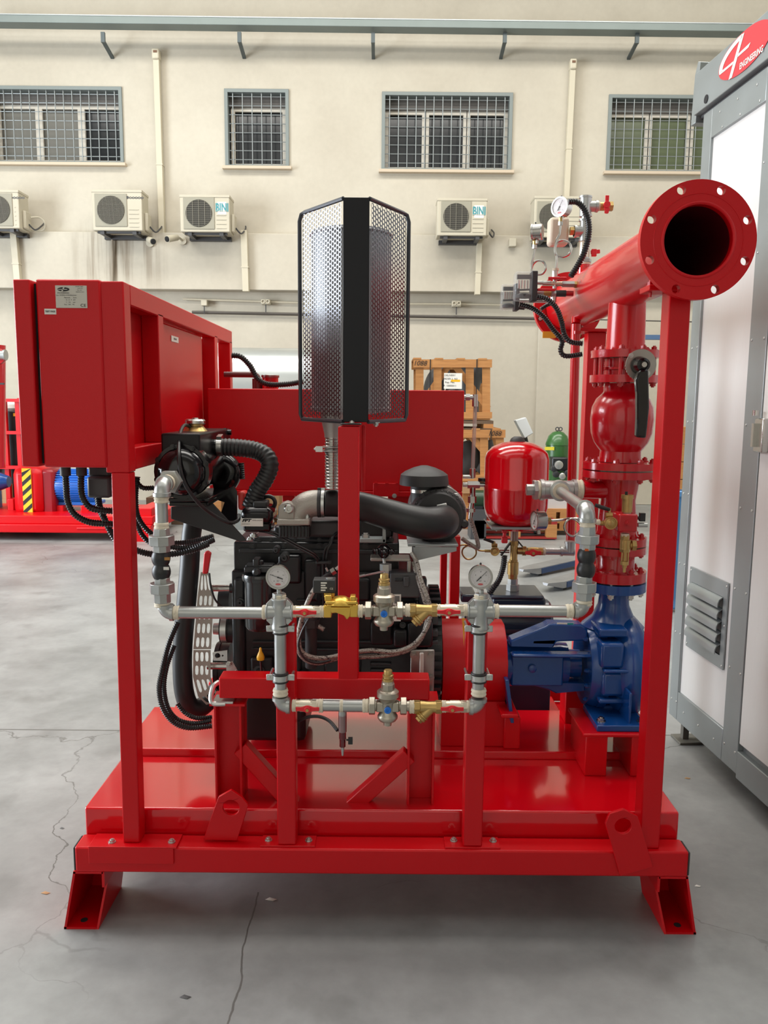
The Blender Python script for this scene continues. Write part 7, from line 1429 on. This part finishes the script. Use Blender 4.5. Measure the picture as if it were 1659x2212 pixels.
m = thing('cable_reel', 'yellow and red round reel behind the near control cabinet', 'reel', V(72, 897, 11.7)); c = V(76, 874, 11.65); MB().lathe([(0, .13), (.03, .15), (.06, .15), (.09, .13)], c, Y_, 32).obj('reel_disc', mat('reel_yellow', (210, 160, 40), .45), m); MB().torus(c+Y_*.03, Y_, .15, .02, 32).obj('reel_rim', REDH, m)
MB().box((c.x-.03, 11.74, 0), (c.x+.03, 11.78, c.z)).obj('reel_stand', RUBM, m)
m = thing('wrapped_fitting', 'pale wrapped parts on top of the black cabinet', 'wrapping', V(20, 888, 10.75)); MB().lathe([(0, .06), (.04, .10), (.09, .10), (.14, .05)], V(24, 880, 10.85)-Z_*.05, Z_, 14).obj('wrap', WHITE, m); MB().lathe([(0, .06), (.04, .10), (.12, .08), (.15, .02)], V(2, 880, 10.85)-Z_*.05, Z_, 14).obj('wrap', WHITE, m)
carton(-20, 1046, 23, 1078, 10.62, 'brown cardboard box left behind the blue pump, upper one'); carton(-20, 1078, 20, 1130, 10.62, 'brown cardboard box left behind the blue pump, lower one')
# boxes and timber glimpsed under the fuel tank
pallet(560, 660, 1106, 1134, 10.6, 'pallet with brown boxes seen under the fuel tank')
for i, (x0, x1, y0, y1) in enumerate(((566, 592, 1072, 1090), (593, 620, 1070, 1090), (566, 590, 1090, 1106), (591, 618, 1090, 1106), (621, 655, 1074, 1106))):
    carton(x0, y0, x1, y1, 10.65, 'brown box on the pallet under the fuel tank, '+('upper left', 'upper middle', 'lower left', 'lower middle', 'right')[i]+' one', .3)
for i, (x0, y0, x1, y1) in enumerate(((316, 1075, 334, 1099), (370, 1122, 400, 1142), (455, 1082, 478, 1110))):
    a, b = V(x0, y1, 10.5), V(x1, y0, 10.5); o_b = MB().box((a.x, 10.5, max(0, a.z)), (b.x, 10.9, b.z)); o_b.obj('timber_block', WOOD if i == 2 else DW, label=('brown timber block beside the far left pump set', 'brown timber block seen left of the J hose', 'pale timber block seen under the heat exchanger')[i], cat='timber', bev=.004)
    if a.z > .05: MB().box((a.x-.1, 10.48, 0), (b.x+.1, 10.95, a.z)).obj('timber_stack', DW, label=('dark timber stack under the brown block far left', 'dark timber stack left of the J hose', 'dark timber stack under the pale block')[i], cat='timber', bev=.004)
# small litter on the floor
for x, y, s_, lab, c in ((585, 1944, .012, 'curled white paper scrap on the floor under the skid', WHITE), (98, 1930, .010, 'small brown chip on the floor beside the left foot', CARD), (1485, 1682, .009, 'brown chip on the floor by the container', CARD), (1507, 1915, .007, 'pale crumb on the floor at the right', WHITE), (134, 1790, .006, 'dark crumb on the floor left of the skid', DGREY), (400, 2155, .010, 'grey chip on the floor at the lower left', DGREY)):
    p = VZ(x, y, 0); MB().add([p+Vector((-s_*1.6, 0, .001)), p+Vector((s_*.6, -s_*.7, .002)), p+Vector((s_*1.7, s_*.2, .001)), p+Vector((-s_*.4, s_*.7, .004)), p+Vector((0, 0, s_*.5))], [(0, 1, 4), (1, 2, 4), (2, 3, 4), (3, 0, 4), (3, 2, 1, 0)]).obj('litter', c, label=lab, cat='litter')
